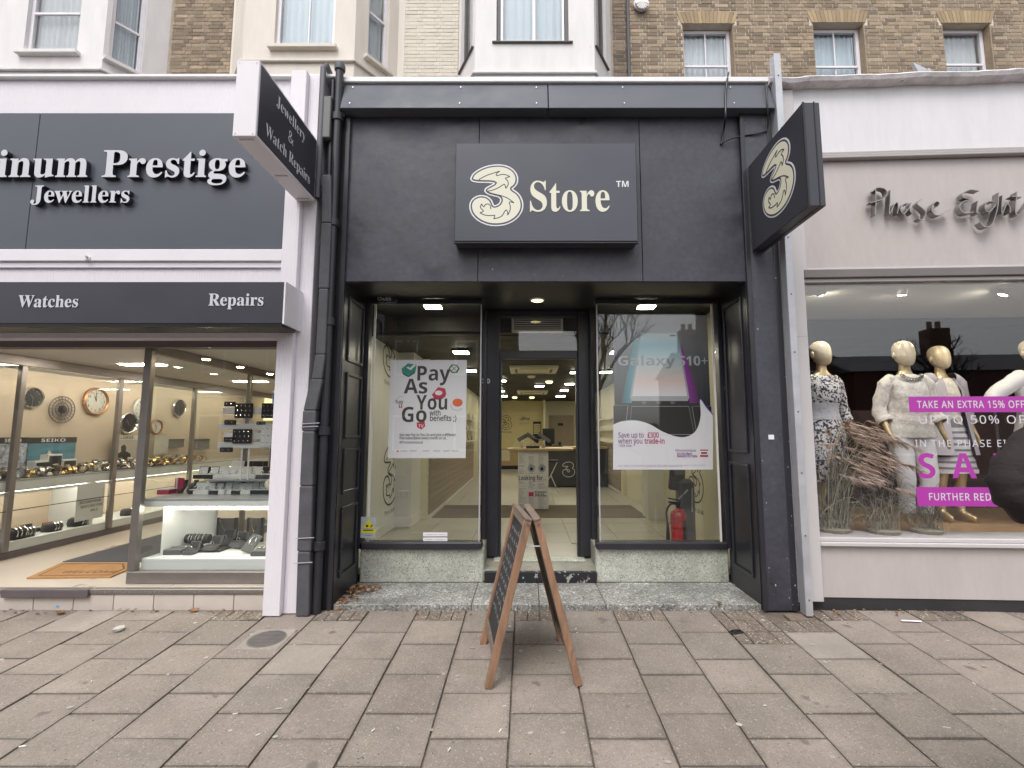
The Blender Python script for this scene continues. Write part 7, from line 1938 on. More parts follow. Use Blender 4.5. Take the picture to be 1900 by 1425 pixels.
# cards on the watch shelf
def card(label, x0, y0, x1, y1, head, body, txt, X=-5.93):
 a, c = PX(x0, y0, X), PX(x1, y1, X)
 t_ = thing('display_card', label, 'display card', tuple(a), 0, 'cards behind the watches')
 zt_, zb = a.z, max(c.z, zt)
 if head is None:
  boxo('print_panel', body, t_, X - .006, X, a.y, c.y, zb, zt_)
  return t_
 hz = zt_ - (zt_ - zb) * .16
 boxo('header', head, t_, X - .012, X + .006, a.y, c.y, hz, zt_)
 boxo('print_panel', body, t_, X - .012, X, a.y, c.y, zb, hz - .001)
 b = MB()
 words(b, txt, (X + .0068, (a.y + c.y) / 2, hz + (zt_ - hz) * .22), UY, UZ, (zt_ - hz) * .8, 'B', width=(c.y - a.y) * .52, align='c')
 b.build('lettering', M['silverletter'] if head is M['inkblack'] else M['inkblack'], t_, kind='stuff')
 return t_
c1 = card('dark headed card with busy pale print at the frame edge behind the watches', -8, 812, 47, 880, M['inkblack'], M['photogrey'], 'SEIKO')
c2 = card('dark headed card with a blue sea print behind the open watch boxes', 52, 812, 136, 876, M['inkblack'], M['photoblue'], 'SEIKO')
b = MB()
a = PX(88, 850, -5.929)
b.rings([[(-5.928, a.y + dx, a.z + dz) for dx, dz in ((-.10, -.17), (.06, -.17), (.06, .02), (.01, .10), (-.03, .02))], [(-5.922, a.y + dx, a.z + dz) for dx, dz in ((-.10, -.17), (.06, -.17), (.06, .02), (.01, .10), (-.03, .02))]])
b.build('printed_figure', M['dialpale'], c2)
c3 = card('cream headed narrow card with a standing man in a dark coat', 211, 808, 254, 858, M['dialpale'], M['photoman'], 'LORUS')
b = MB()
a = PX(229, 850, -5.929)
sil = [(-.16, -.16), (.14, -.16), (.12, .06), (.03, .10), (.03, .17), (-.01, .20), (-.06, .17), (-.05, .10), (-.12, .06)]
b.prism([[(x, z) for x, z in sil]], (-5.9285, a.y, a.z), UY, UZ, .002)
b.build('printed_figure', M['inkblack'], c3)
card('dark card seen through the display case glass, left of two', 312, 815, 341, 830, M['inkblack'], M['plastgrey'], '-----', -5.93)
card('dark card seen through the display case glass, right of two', 357, 815, 388, 832, M['inkblack'], M['plastgrey'], '-----', -5.93)
card('pink tinted card with hanging bracelets seen through the case glass', 288, 808, 311, 842, None, M['dialpale'], '', -5.9)

# watches: one of each kind, then copies
def make_watch(label, strap, dialm, r=.033):
 t_ = thing('watch', label, 'watch', (0, 0, 0), 0, 'wrist watches on the long shelf')
 n = 18
 b = MB()
 rr_ = []
 for i in range(n):
  a = 2 * math.pi * i / n + math.pi / 2
  w_ = .012 + .006 * max(0, math.sin(a))
  c_, s_ = math.cos(a), math.sin(a)
  rr_.append([(-w_, r * c_, r + r * .86 * s_), (w_, r * c_, r + r * .86 * s_), (w_, (r + .0045) * c_, r + (r * .86 + .0045) * s_), (-w_, (r + .0045) * c_, r + (r * .86 + .0045) * s_)])
 rr_.append(rr_[0])
 b.rings(rr_, cap=False)
 b.M = Matrix.Rotation(-.6, 4, 'X')
 b.build('strap', strap, t_, smooth=35)
 b = MB(Matrix.Translation((0, 0, 0)) @ Matrix.Rotation(.0, 4, 'X'))
 b.lathe([(.021, r * 1.86), (.021, r * 1.86 + .009), (.017, r * 1.86 + .011)], (0, 0, 0), 18)
 cs_ = b.build('watch_case', M['silver'], t_, smooth=40)
 MB().lathe([(.0165, r * 1.86 + .0112), (.0165, r * 1.86 + .0122)], (0, 0, 0), 16).build('dial', dialm, cs_)
 return t_
KW = [('steel', M['silver'], M['dial']), ('gold', M['gold'], M['dialpale']), ('black strapped', M['velvet'], M['dialpale']), ('brown strapped', M['strapbrown'], M['dialpale'])]
protos = []
rr = random.Random(21)
seq = [0, 1, 0, 2, 1, 0, 1, 3]
made = {}
tot = {k: 0 for k in range(4)}
idx = 0
for row, X in enumerate((-5.50, -5.60, -5.70)):
 for i in range(26):
  y = .62 + i * .135 + rr.uniform(-.03, .03) + row * .05
  if row == 2 and 1.2 < y < 2.1: continue
  kd = seq[rr.randrange(8)]
  if y > 2.7 and rr.random() < .6: kd = 1
  tot[kd] += 1
  lab = '%s watch, %s from the street in the %s row of the long shelf' % (KW[kd][0], ORD[i], ('front', 'middle', 'back')[row])
  if kd not in made:
   made[kd] = make_watch(lab, KW[kd][1], KW[kd][2])
   o = made[kd]
  else:
   o = copy_tree(made[kd])
   o['label'] = lab
  s_ = rr.uniform(1.15, 1.7)
  o.location = (X + rr.uniform(-.02, .02), y, zt + .006 + row * .012)
  o.rotation_euler = (rr.uniform(-.25, .25), rr.uniform(-.15, .15), -math.pi / 2 + rr.uniform(-.7, .7))
  o.scale = (s_, s_, s_)
# trays under them
for i, y in enumerate((.75, 1.5, 2.4, 3.2)):
 tag(boxo('watch_tray', M['velvet'], None, -5.78, -5.45, y - .30, y + .30, zt + .0005, zt + .008, .002), 'flat black display tray under the watches, %s from the street' % ORD[i], 'tray', 'trays on the long shelf')
rr = random.Random(77)
for i in range(14):
 y = .7 + i * .23
 q0 = zt + .012
 b = MB(Matrix.Translation((-5.47 - .05 * (i % 3), y + rr.uniform(-.04, .04), q0)) @ Matrix.Rotation(rr.uniform(-.4, .4), 4, 'Z'))
 b.hexa([(.0, -.022, 0), (.0, .022, 0), (-.03, .022, 0), (-.03, -.022, 0), (-.012, -.022, .035), (-.012, .022, .035), (-.016, .022, .035), (-.016, -.022, .035)])
 tag(b.build('price_tag', M['paper']), '%s small white folded price tag from the street among the watches' % ORD[i], 'price tag', 'price tags on the long shelf')
# boxes: base, lid and insert
def make_box(label, outer, inner, w=.075, d=.07, h=.03, lid=.06, group='ring boxes'):
 t_ = thing('ring_box', label, 'box', (0, 0, 0), 0, group)
 MB().box(-w / 2, w / 2, -d / 2, d / 2, 0, h).build('base', outer, t_, bevel=.003)
 MB().box(-w / 2 + .006, w / 2 - .006, -d / 2 + .006, d / 2 - .006, h, h + .006).build('insert', inner, t_, bevel=.002)
 lm = MB(Matrix.Translation((0, d / 2, h)) @ Matrix.Rotation(-.28, 4, 'X'))
 lm.box(-w / 2, w / 2, 0, .022, 0, lid)
 lo = lm.build('lid', outer, t_, bevel=.003)
 lm = MB(Matrix.Translation((0, d / 2, h)) @ Matrix.Rotation(-.28, 4, 'X'))
 lm.box(-w / 2 + .008, w / 2 - .008, -.004, -.0005, .006, lid - .006)
 lm.build('lid_lining', inner if outer is not M['velvetgrey'] else M['velvet'], lo)
 b = MB(Matrix.Translation((0, -.002, h + .018)) @ Matrix.Rotation(1.2, 4, 'X'))
 b.tube([(.011 * math.cos(i * math.pi / 6), .011 * math.sin(i * math.pi / 6), 0) for i in range(13)], .0022, 5, cap=False)
 b.build('ring', M['silver'], t_)
 return t_
BK = {'black': (M['velvet'], M['jwhite']), 'white': (M['plastwhite'], M['jwhite']), 'grey green': (M['velvetgrey'], M['jwhite']), 'dark grey': (M['velvetgrey'], M['velvet'])}
bprot = {}
def put_box(col, label, loc, s=1.0, rz=0.0, group='ring boxes'):
 if col not in bprot:
  bprot[col] = make_box(label, *BK[col], group=group)
  o = bprot[col]
 else: o = copy_tree(bprot[col])
 o['label'] = label
 o['group'] = group
 o.location = loc
 o.rotation_euler = (0, 0, rz)
 o.scale = (s, s, s)
 return o
rr = random.Random(4)
# main shelf, front row and the row behind it
front = [(357, 'black'), (380, 'black'), (396, 'black'), (411, 'black'), (425, 'white'), (435, 'white'), (449, 'grey green'), (466, 'black'), (481, 'black'), (490, 'black')]
cntc = {}
for px, col in front:
 q = PZ(px, 917, zS)
 cntc[col] = cntc.get(col, 0) + 1
 put_box(col, '%s open ring box from the left, front row of the main shelf, %s' % (ORD[len([1 for a_ in front if a_[0] <= px]) - 1], col), (q.x, q.y + .04, zS), 1.25 if col != 'white' else 1.15, rr.uniform(-.2, .3), 'open boxes on the main shelf')
back = [(372, 'white'), (384, 'white'), (402, 'black'), (414, 'white'), (442, 'black'), (458, 'white')]
for i, (px, col) in enumerate(back):
 q = P(px, 905, .62)
 put_box(col, '%s open %s box from the left in the rear row, under the upper shelf' % (ORD[i], col), (q.x, .62, zS), 1.2, rr.uniform(-.2, .2), 'open boxes on the main shelf')
up = [(371, 'black'), (390, 'black'), (409, 'white'), (426, 'white'), (438, 'white'), (452, 'white'), (470, 'white'), (486, 'grey green'), (500, 'grey green'), (513, 'grey green')]
for i, (px, col) in enumerate(up):
 q = P(px, 887, .66)
 put_box(col, '%s open box from the left on the upper shelf, a %s one' % (ORD[i], col), (q.x, .66 + rr.uniform(-.01, .01), zU), 1.3, rr.uniform(-.15, .15), 'open boxes on the upper shelf')
up2 = [(434, 'white'), (456, 'grey green'), (473, 'grey green'), (492, 'grey green')]
for i, (px, col) in enumerate(up2):
 q = P(px, 868, .92)
 put_box(col, '%s larger open %s box at the back of the upper shelf' % (ORD[i], col), (q.x, .92, zU), 1.75, rr.uniform(-.15, .15), 'open boxes on the upper shelf')
# raspberry box, black necklace stands, cream busts
q = PZ(300, 918, zS)
t_ = thing('gift_box', 'raspberry pink gift box with white band and raised lid on the main shelf', 'box', (q.x, q.y + .05, zS))
boxo('base', M['pink'], t_, q.x - .06, q.x + .06, q.y + .01, q.y + .12, zS, zS + .045, .004)
boxo('tray', M['jwhite'], t_, q.x - .055, q.x + .055, q.y + .015, q.y + .115, zS + .0455, zS + .052)
boxo('lid', M['pink'], t_, q.x + .03, q.x + .115, q.y + .121, q.y + .145, zS, zS + .15, .004)
boxo('ribbon', M['jwhite'], t_, q.x + .045, q.x + .06, q.y + .1185, q.y + .1205, zS, zS + .15)
for i, (px, lab) in enumerate(((325, 'black velvet necklace bust next to the raspberry gift box'), (345, 'black velvet necklace bust with a silver chain beside the open boxes'))):
 q = PZ(px, 916, zS)
 t_ = thing('necklace_bust', lab, 'bust', (q.x, q.y + .05, zS), 0, 'necklace busts')
 b = MB(Matrix.Translation((q.x, q.y + .06, zS)) @ Matrix.Rotation(-.5, 4, 'Z'))
 b.rings([[(wd * math.cos(a), .02 * math.sin(a) + y0, z) for a in [i_ * math.pi / 5 for i_ in range(10)]] for wd, y0, z in ((.05, 0, 0), (.062, .0, .02), (.075, .02, .06), (.06, .04, .09), (.028, .05, .105), (.026, .055, .125))])
 b.build('bust', M['velvet'], t_, smooth=50)
 b = MB(Matrix.Translation((q.x, q.y + .06, zS)) @ Matrix.Rotation(-.5, 4, 'Z'))
 b.tube(spline([(-.028, .03, .11), (-.03, 0, .08), (0, -.02, .045), (.03, 0, .08), (.028, .03, .11)], False, 5), .0025, 5)
 b.build('chain', M['silver'], t_)
for i, (px, py, yy, lab) in enumerate(((506, 899, .40, 'upper cream oval necklace pad near the white column'), (516, 918, .33, 'lower cream oval necklace pad against the white column'))):
 q = P(px, py, yy)
 t_ = thing('necklace_pad', lab, 'pad', (q.x, yy, zS), 0, 'cream necklace pads')
 b = MB(Matrix.Translation((q.x, yy, q.z)) @ Matrix.Rotation(.5, 4, 'Y'))
 b.lathe([(.005, -.02), (.05, -.012), (.062, 0), (.05, .014), (.005, .02)], (0, 0, 0), 20, axis='Y')
 for v in b.v: v.x = q.x + (v.x - q.x) * 1.25
 b.build('pad', M['creamvelvet'], t_, smooth=True)
 b = MB()
 b.tube(spline([(q.x - .03, yy - .022, q.z + .03), (q.x - .005, yy - .026, q.z - .01), (q.x + .03, yy - .022, q.z + .035)], False, 5), .002, 5)
 b.build('chain', M['gold'], t_)
# hanging earring pads on a stand
yb = .50
st = thing('earring_stand', 'white stand of four horizontal bars hanging in the display case', 'stand', (P(480, 780, yb).x, yb, zU))
for py0, py1, px0, px1 in ((756, 768, 412, 530), (786, 798, 406, 530), (803, 815, 415, 530), (820, 832, 403, 530)):
 a, c = P(px0, py1, yb), P(px1, py0, yb)
 boxo('bar', M['jwhite'], st, a.x, FX1 - .01, yb, yb + .012, a.z, c.z, .003)
for px in (453, 466):
 a = P(px, 780, yb + .03)
 boxo('post', M['plastwhite'], st, a.x - .008, a.x + .008, yb + .02, yb + .03, zU, P(px, 775, yb).z, .002)
for i, (x0, y0, x1, y1, m_, lab) in enumerate(((434, 748, 470, 776, 'velvet', 'upper left black earring pad on the bar stand'), (484, 748, 518, 776, 'velvet', 'upper right black earring pad on the bar stand'), (430, 796, 468, 823, 'velvet', 'lower black earring pad on the bar stand'), (482, 788, 521, 829, 'jwhite', 'white marbled earring pad on the bar stand'), (415, 745, 437, 754, 'velvet', 'topmost small black pad at the left end of the bar stand'), (415, 779, 438, 788, 'velvet', 'second small black pad at the left end of the bar stand'), (414, 811, 437, 820, 'velvet', 'third small black pad at the left end of the bar stand'), (407, 830, 432, 839, 'velvet', 'lowest small black pad at the left end of the bar stand'), (475, 782, 492, 788, 'velvet', 'small black pad above the white marbled pad'))):
 a, c = P(x0, y1, yb - .02), P(x1, y0, yb - .02)
 t_ = thing('earring_pad', lab, 'pad', ((a.x + c.x) / 2, yb - .02, a.z), 0, 'earring pads')
 boxo('pad', M[m_], t_, a.x, c.x, yb - .022, yb - .008, a.z, c.z, .006)
 b = MB()
 nx, nz_ = (4, 3) if x1 - x0 > 30 else (2, 1)
 for ix in range(nx):
  for iz in range(nz_):
   x = a.x + (c.x - a.x) * (ix + .6 + .2 * (iz % 2)) / (nx + .4)
   z = a.z + (c.z - a.z) * (iz + .6) / (nz_ + .2)
   b.lathe([(.002, -.001), (.006, .003), (.002, .006)], (x, yb - .023, z), 6, axis='Y')
 b.build('studs', M['silver'] if m_ == 'velvet' else M['gold'], t_, kind='stuff')
for i, (x0, y0, x1, y1) in enumerate(((417, 756, 434, 767), (415, 803, 431, 814), (472, 756, 484, 767))):
 a, c = P(x0, y1, yb - .02), P(x1, y0, yb - .02)
 tag(boxo('price_card', M['paper'], None, a.x, c.x, yb - .012, yb - .008, a.z, c.z), ('upper left small white price card on the bar stand', 'lower left small white price card on the bar stand', 'small white price card between the two upper black pads')[i], 'price card')
# picture of a face, blue sticker on glass
a, c = P(500, 868, .9), P(523, 832, .9)
t_ = thing('photo_frame', 'framed portrait print standing at the back of the upper shelf', 'picture', ((a.x + c.x) / 2, .9, zU))
boxo('frame', M['jwhite'], t_, a.x - .02, c.x + .02, .9, .915, zU, c.z + .02, .003)
boxo('print_panel', M['adbrown'], t_, a.x, c.x, .892, .8995, zU + .02, c.z)
b = MB()
b.lathe([(.032, 0), (.030, .002)], ((a.x + c.x) / 2 + .02, .8905, (zU + c.z) / 2 + .02), 16, axis='Y')
for v in b.v: v.z = (zU + c.z) / 2 + .02 + (v.z - (zU + c.z) / 2 - .02) * 1.4
M['skinprint'] = mat('printed face', (.55, .35, .26), .5)
b.build('printed_face', M['skinprint'], t_)
M['stickerblue'] = mat('blue sticker', (.03, .20, .42), .4)
a, c = P(505, 749, YG + .02), P(522, 731, YG + .02)
t_ = thing('window_sticker', 'square blue card sticker on the display case glass near the column', 'sticker', ((a.x + c.x) / 2, YG + .02, a.z))
boxo('sheet', M['paper'], t_, a.x, c.x, YG + .0185, YG + .021, a.z, c.z)
boxo('print', M['stickerblue'], t_, a.x + .003, c.x - .003, YG + .0165, YG + .018, a.z + .003, c.z - .003)
a, c = P(506, 729, YG + .02), P(521, 725, YG + .02)
tag(boxo('window_sticker', M['paper'], None, a.x, c.x, YG + .0185, YG + .020, a.z, c.z), 'narrow white sticker above the square blue sticker', 'sticker')
# lower compartment
yl_ = .85
for i, (x0, x1, lab) in enumerate(((402, 434, 'left grey velvet necklace board with a silver rope chain, lower compartment'), (460, 483, 'right grey velvet necklace board with a fine gold chain, lower compartment'))):
 a, c = P(x0, 1015, yl_), P(x1, 962, yl_)
 t_ = thing('necklace_board', lab, 'board', ((a.x + c.x) / 2, yl_, zL), 0, 'necklace boards')
 boxo('board', M['velvetgrey'], t_, a.x, c.x, yl_, yl_ + .03, zL, c.z, .004)
 boxo('edge_strip', M['velvet'], t_, a.x - .03, a.x - .001, yl_ + .005, yl_ + .03, zL, c.z + .005)
 boxo('edge_strip', M['velvet'], t_, c.x + .001, c.x + .03, yl_ + .005, yl_ + .03, zL, c.z + .005)
 b = MB()
 if i == 0: b.tube(spline([(a.x + .02, yl_ - .006, c.z - .01), (a.x + .06, yl_ - .008, c.z - .10), (c.x, yl_ - .012, c.z - .20), (c.x + .03, yl_ - .012, c.z - .26)], False, 6), .005, 6)
 else: b.tube(spline([(a.x + .02, yl_ - .004, c.z - .01), ((a.x + c.x) / 2, yl_ - .006, c.z - .13), (c.x - .02, yl_ - .004, c.z - .01)], False, 6), .0028, 5)
 b.build('chain', M['silver'] if i == 0 else M['gold'], t_)
q0, q1 = P(346, 1007, .55), P(389, 1002, .55)
t_ = thing('bracelet_roll', 'black velvet bracelet roll with silver bracelets, lower compartment', 'bracelet roll', tuple((q0 + q1) / 2))
MB().tube([(q0.x, .55, zL + .10), (q1.x, .55, zL + .10)], .042, 16).build('roll', M['velvet'], t_, smooth=50)
b = MB()
for f in (.2, .32, .5, .62, .8):
 x = q0.x + (q1.x - q0.x) * f
 b.tube([(x, .55 + .045 * math.cos(a_ * math.pi / 8), zL + .10 + .045 * math.sin(a_ * math.pi / 8)) for a_ in range(17)], .004, 5, cap=False)
b.build('bracelets', M['silver'], t_, kind='stuff')
boxo('stand', M['velvet'], t_, (q0.x + q1.x) / 2 - .04, (q0.x + q1.x) / 2 + .04, .53, .57, zL, zL + .0575)
low = [(353, 1025, .36, 'dark grey', 1.2), (393, 1018, .45, 'dark grey', 1.3), (416, 1008, .66, 'dark grey', 1.5), (441, 1012, .58, 'dark grey', 1.4)]
for i, (px, py, yy, col, s_) in enumerate(low):
 q = P(px, py, yy)
 put_box(col, '%s open dark grey jewel box from the left in the lower compartment' % ORD[i], (q.x, yy, zL + (.022 if i else .001)), s_, rr.uniform(-.2, .1), 'open boxes in the lower compartment')
for i, (x0, x1, yy, lab) in enumerate(((306, 344, .40, 'grey velvet tray of rings at the left of the lower compartment'), (352, 415, .50, 'long flat black tray in the middle of the lower compartment'), (472, 520, .36, 'dark tray of silver bangles at the right of the lower compartment'))):
 a, c = P(x0, 1031, yy), P(x1, 1031, yy)
 t_ = thing('jewel_tray', lab, 'tray', ((a.x + c.x) / 2, yy, zL), 0, 'trays in the lower compartment')
 boxo('tray', M['velvetgrey' if i != 1 else 'velvet'], t_, a.x, c.x, yy - .07, yy + .12, zL, zL + (.02 if i == 1 else .045), .003)
 if i != 1:
  b = MB()
  for k in range(5):
   x = a.x + (c.x - a.x) * (k + .5) / 5
   b.tube([(x + .016 * math.cos(a_ * math.pi / 6), yy + .02 + .02 * math.sin(a_ * math.pi / 6), zL + .052) for a_ in range(13)], .004, 5, cap=False)
  b.build('rings', M['silver'], t_, kind='stuff')
q = P(467, 1012, .42)
t_ = thing('bracelet_pad', 'tilted grey pad with a silver bracelet at the right of the lower compartment', 'pad', (q.x, .42, zL))
b = MB(Matrix.Translation((q.x, .42, zL + .085)) @ Matrix.Rotation(.35, 4, 'Y') @ Matrix.Rotation(.9, 4, 'X'))
b.box(-.05, .05, -.09, .09, -.008, .008)
b.build('pad', M['velvetgrey'], t_, bevel=.006)
b = MB(Matrix.Translation((q.x, .42, zL + .085)) @ Matrix.Rotation(.35, 4, 'Y') @ Matrix.Rotation(.9, 4, 'X'))
b.tube([(.022 * math.cos(i * math.pi / 8), .04 * math.sin(i * math.pi / 8) + .02, .013) for i in range(15)], .006, 6)
b.build('bracelet', M['silver'], t_)
# lower part of the long case: cushions with bangles, red frames, folded card
for i, (px, py, s_, lab) in enumerate(((22, 1006, 1.25, 'largest black cushion with a watch low in the long case, by the frame edge'), (43, 998, 1.0, 'second black cushion from the street low in the long case'), (95, 990, 1.0, 'third black cushion with bangles low in the long case'), (145, 980, 1.15, 'last black cushion beside the white partition low in the long case'), (238, 955, 1.0, 'black cushion beyond the white partition low in the long case'))):
 q = PX(px, py, XG - .14)
 t_ = thing('watch_cushion', lab, 'cushion', (XG - .14, q.y, .33), 0, 'cushions in the long case')
 b = MB(Matrix.Translation((XG - .14, q.y, .33)))
 b.rings([[(sx_ * .07 * s_, sy_ * .085 * s_, z * s_) for sx_, sy_ in ((1, .6), (.6, 1), (-.6, 1), (-1, .6), (-1, -.6), (-.6, -1), (.6, -1), (1, -.6))] if z == 0 else [(sx_ * .07 * s_ * f, sy_ * .085 * s_ * f, z * s_) for sx_, sy_ in ((1, .6), (.6, 1), (-.6, 1), (-1, .6), (-1, -.6), (-.6, -1), (.6, -1), (1, -.6))] for z, f in ((0, 1), (.03, 1.08), (.07, 1.0), (.09, .75))])
 b.build('cushion', M['velvet'], t_, smooth=60)
 b = MB(Matrix.Translation((XG - .10, q.y, .33 + .055 * s_)))
 for dy in (-.035, .0, .04):
  b.tube([(.05 * s_ * math.cos(a_ * math.pi / 8), dy * s_, .045 * s_ * math.sin(a_ * math.pi / 8)) for a_ in range(17)], .007, 6, cap=False)
 b.build('bangles', M['silver'], t_, kind='stuff')
for i, (x0, x1, y0, y1, m_, lab) in enumerate(((-6, 6, 982, 1002, 'redbox', 'red lined open box low in the long case at the frame edge'), (78, 99, 967, 992, 'redbox', 'red lined open box behind the cushions low in the long case'), (38, 60, 971, 994, 'velvet', 'black open box lid behind the cushions low in the long case'))):
 M.setdefault('redbox', mat('red box lining', (.30, .05, .03), .5))
 a, c = PX(x0, y1, XG - .36), PX(x1, y0, XG - .36)
 t_ = thing('watch_box', lab, 'box', (XG - .36, a.y, .33), 0, 'open boxes low in the long case')
 boxo('lid', M[m_], t_, XG - .38, XG - .355, a.y, c.y, .34, c.z, .004)
 boxo('lining', M['dialpale' if m_ == 'redbox' else 'velvetgrey'], t_, XG - .3545, XG - .350, a.y + .03, c.y - .03, .37, c.z - .03)
 boxo('base', M[m_], t_, XG - .3495, XG - .24, a.y, c.y, .331, .375, .004)
for i, (px, lab) in enumerate(((78, 'left of three open pale watch boxes standing among the watches'), (100, 'middle, tallest of three open pale watch boxes among the watches'), (128, 'rightmost of three open pale watch boxes among the watches'))):
 q = PX(px, 862, -5.72)
 t_ = thing('watch_box', lab, 'box', (-5.72, q.y, zt), 0, 'open pale boxes among the watches')
 h = (.17, .24, .17)[i]
 boxo('box_shell', M['plastwhite'], t_, -5.80, -5.70, q.y - .10, q.y + .08, zt + .004, zt + h, .004)
 boxo('box_lining', M['velvet'], t_, -5.6995, -5.694, q.y - .085, q.y + .065, zt + .03, zt + h - .02)
b = MB()
q = PX(150, 935, XG - .045)
for i, s_ in enumerate(('SECONDHAND', 'WATCHES FOR', 'SALE')):
 words(b, s_, (XG - .028, q.y + .11 + (0.02 if i == 1 else .06 if i == 2 else 0), q.z - i * .055), UY, UZ, .045, 'B', width=(.30, .30, .11)[i], align='c')
boxo('notice_sheet', M['jwhite'], lc, XG - .032, XG - .0285, q.y - .08, q.y + .30, .40, zt - .13)
b.build('notice_lettering', M['inkblack'], lc, kind='stuff')
# welcome mat and carpet on the lobby floor
fl_ = [PZ(x, y, .168) for x, y in ((49, 1073), (205, 1071), (240, 1056), (240, 1044.5), (115, 1044.5))]
mt = thing('door_mat', 'brown coir doormat printed Welcome on the cream lobby floor', 'mat', tuple(fl_[0]))
b = MB()
b.prism([[(q.x, q.y) for q in fl_]], (0, 0, .161), UX, UY, .012)
b.build('coir', M['coir'], mt)
cen = sum(fl_, Vector()) / 5
b = MB()
ins = [(cen.x + (q.x - cen.x) * .86, cen.y + (q.y - cen.y) * .78) for q in fl_]
b.stroke(ins, .016, (0, 0, .1735), UX, UY, .001, True)
wa = PZ(112, 1062, .175)
wb = PZ(222, 1060, .175)
words(b, 'WELCOME', (wa.x, wa.y - .01, .1738), UX, UY, .10, 'B', width=wb.x - wa.x)
b.build('mat_print', M['coirdark'], mt, kind='stuff')
ca = PZ(116, 1044, .16)
tag(boxo('carpet', M['rubber'], None, ca.x - .02, -3.55, ca.y + .02, 3.2, .161, .167), 'dark grey carpet runner leading into the jewellery shop', 'carpet')

# --- the jewellers' projecting box sign
pj = thing('projecting_sign', 'white framed projecting sign lettered Jewellery & Watch Repairs on the white column', 'sign', (-1.94, -.6, 3.5))
XA, XB, YA, YB_, ZA, ZB = -2.02, -1.86, -1.075, -.156, P(476, 254, -1.075).z + .0, P(480, 108, -1.075).z
ZA = PX(476, 255, -1.86).z
ZB = PX(480, 108, -1.86).z
boxo('sign_box', M['white'], pj, XA, XB, YA, YB_, ZA, ZB, .004)
boxo('sign_panel', M['projface'], pj, XB, XB + .004, YA + .02, YB_ - .015, ZA + .02, ZB - .02)
b = MB()
zc = (ZA + ZB) / 2
yc_ = (YA + YB_) / 2
for i, (s_, w_) in enumerate((('Jewellery', .46), ('&', .09), ('Watch Repairs', .70))):
 words(b, s_, (XB + .0045, yc_, zc + .115 - i * .155), UY, UZ, .135, 'T', width=w_, align='c', bold=-.012, depth=.001)
b.build('lettering', M['signwhite'], pj, kind='stuff')
b = MB()
for y in (YA + .03, YA + .5, YB_ - .05):
 b.box(XA + .03, XB - .03, y, y + .01, ZA - .006, ZA - .0005)
for z in (ZA + .02, ZB - .02):
 for x in (XA + .02, XB - .02):
  b.lathe([(.004, 0), (.004, .003)], (x, YA - .001, z), 6, axis='Y')
b.build('screws', M['steel'], pj, kind='stuff')
boxo('wall_plate', M['white'], pj, -2.00, -1.87, -.1555, -.1005, ZA - .05, ZB - .1) if False else None

# --- pipes between the two shops
pw = thing('wrapped_conduit', 'grey lead wrapped conduit bending down beside the white ribbed column', 'pipe', (-1.78, -.08, 0))
pts = [P(612, 332, -.07), P(612, 420, -.07), P(607, 540, -.07), P(601, 660, -.07), P(594, 705, -.075), P(580, 762, -.085), P(578, 800, -.085), P(574, 900, -.085), P(570, 1020, -.085), P(567, 1139, -.085)]
for i in range(len(pts) - 1):
 a, c = pts[i], pts[i + 1]
 w0, w1 = (.040, .042) if i < 4 else (.052, .054)
 b = MB()
 e = .004 if i % 2 else .0
 b.hexa([(c.x - w1 - e, -.15, c.z), (c.x + w1 + e, -.15, c.z), (c.x + w1, -.05, c.z), (c.x - w1, -.05, c.z), (a.x - w0 - e, -.15, a.z), (a.x + w0 + e, -.15, a.z), (a.x + w0, -.05, a.z), (a.x - w0, -.05, a.z)])
 b.build('wrap', M['lead'], pw, bevel=.012, seg=2)
for px, py in ((583, 786), (590, 850) if False else (581, 792), (573, 995), (570, 1040)):
 q = P(px, py, -.085)
 b = MB()
 b.tube([(q.x - .075, -.157, q.z - .004), (q.x + .075, -.157, q.z + .004)], .004, 5)
 b.build('tie', M['steel'], pw)
pp = thing('drainpipe', 'black drainpipe with collars running down beside the phone shop left pilaster', 'pipe', (-1.70, -.09, 0))
xx = -1.715
MB().tube([(xx, -.085, 0.0), (xx, -.085, 4.83)], .035, 14).build('pipe', K, pp, smooth=50)
for z in (.5, 1.45, 2.4, 3.3, 4.3):
 MB().lathe([(.040, 0), (.049, .006), (.049, .07), (.040, .076)], (xx, -.085, z), 14, cap=False).build('collar', K, pp, smooth=40)
MB().lathe([(.047, 4.80), (.05, 4.84), (.035, 4.875), (.005, 4.885)], (xx, -.085, 0), 14).build('cap', M['lead'], pp, smooth=40)
pp = thing('drainpipe', 'thinner black pipe between the drainpipe and the wrapped conduit', 'pipe', (-1.80, -.06, 0))
MB().tube([(-1.785, -.05, 0.0), (-1.785, -.05, 4.72)], .026, 10).build('pipe', K, pp, smooth=50)
MB().tube([(-1.852, -.12, 3.55), (-1.852, -.12, 4.80), (-1.845, -.08, 4.86), (-1.835, .1, 4.80)], .026, 10).build('elbow', M['lead'], pp, smooth=50)
for z in (.9, 2.0, 3.0):
 boxo('clip', K, pp, -1.82, -1.75, -.079, -.03, z, z + .02, .003)
boxo('junction_box', M['plastgrey'], None, -1.835, -1.765, -.13, -.06, 4.12, 4.52, .006)
tag(bpy.data.objects['junction_box'], 'grey cable box at the top between the two shop fronts', 'box')
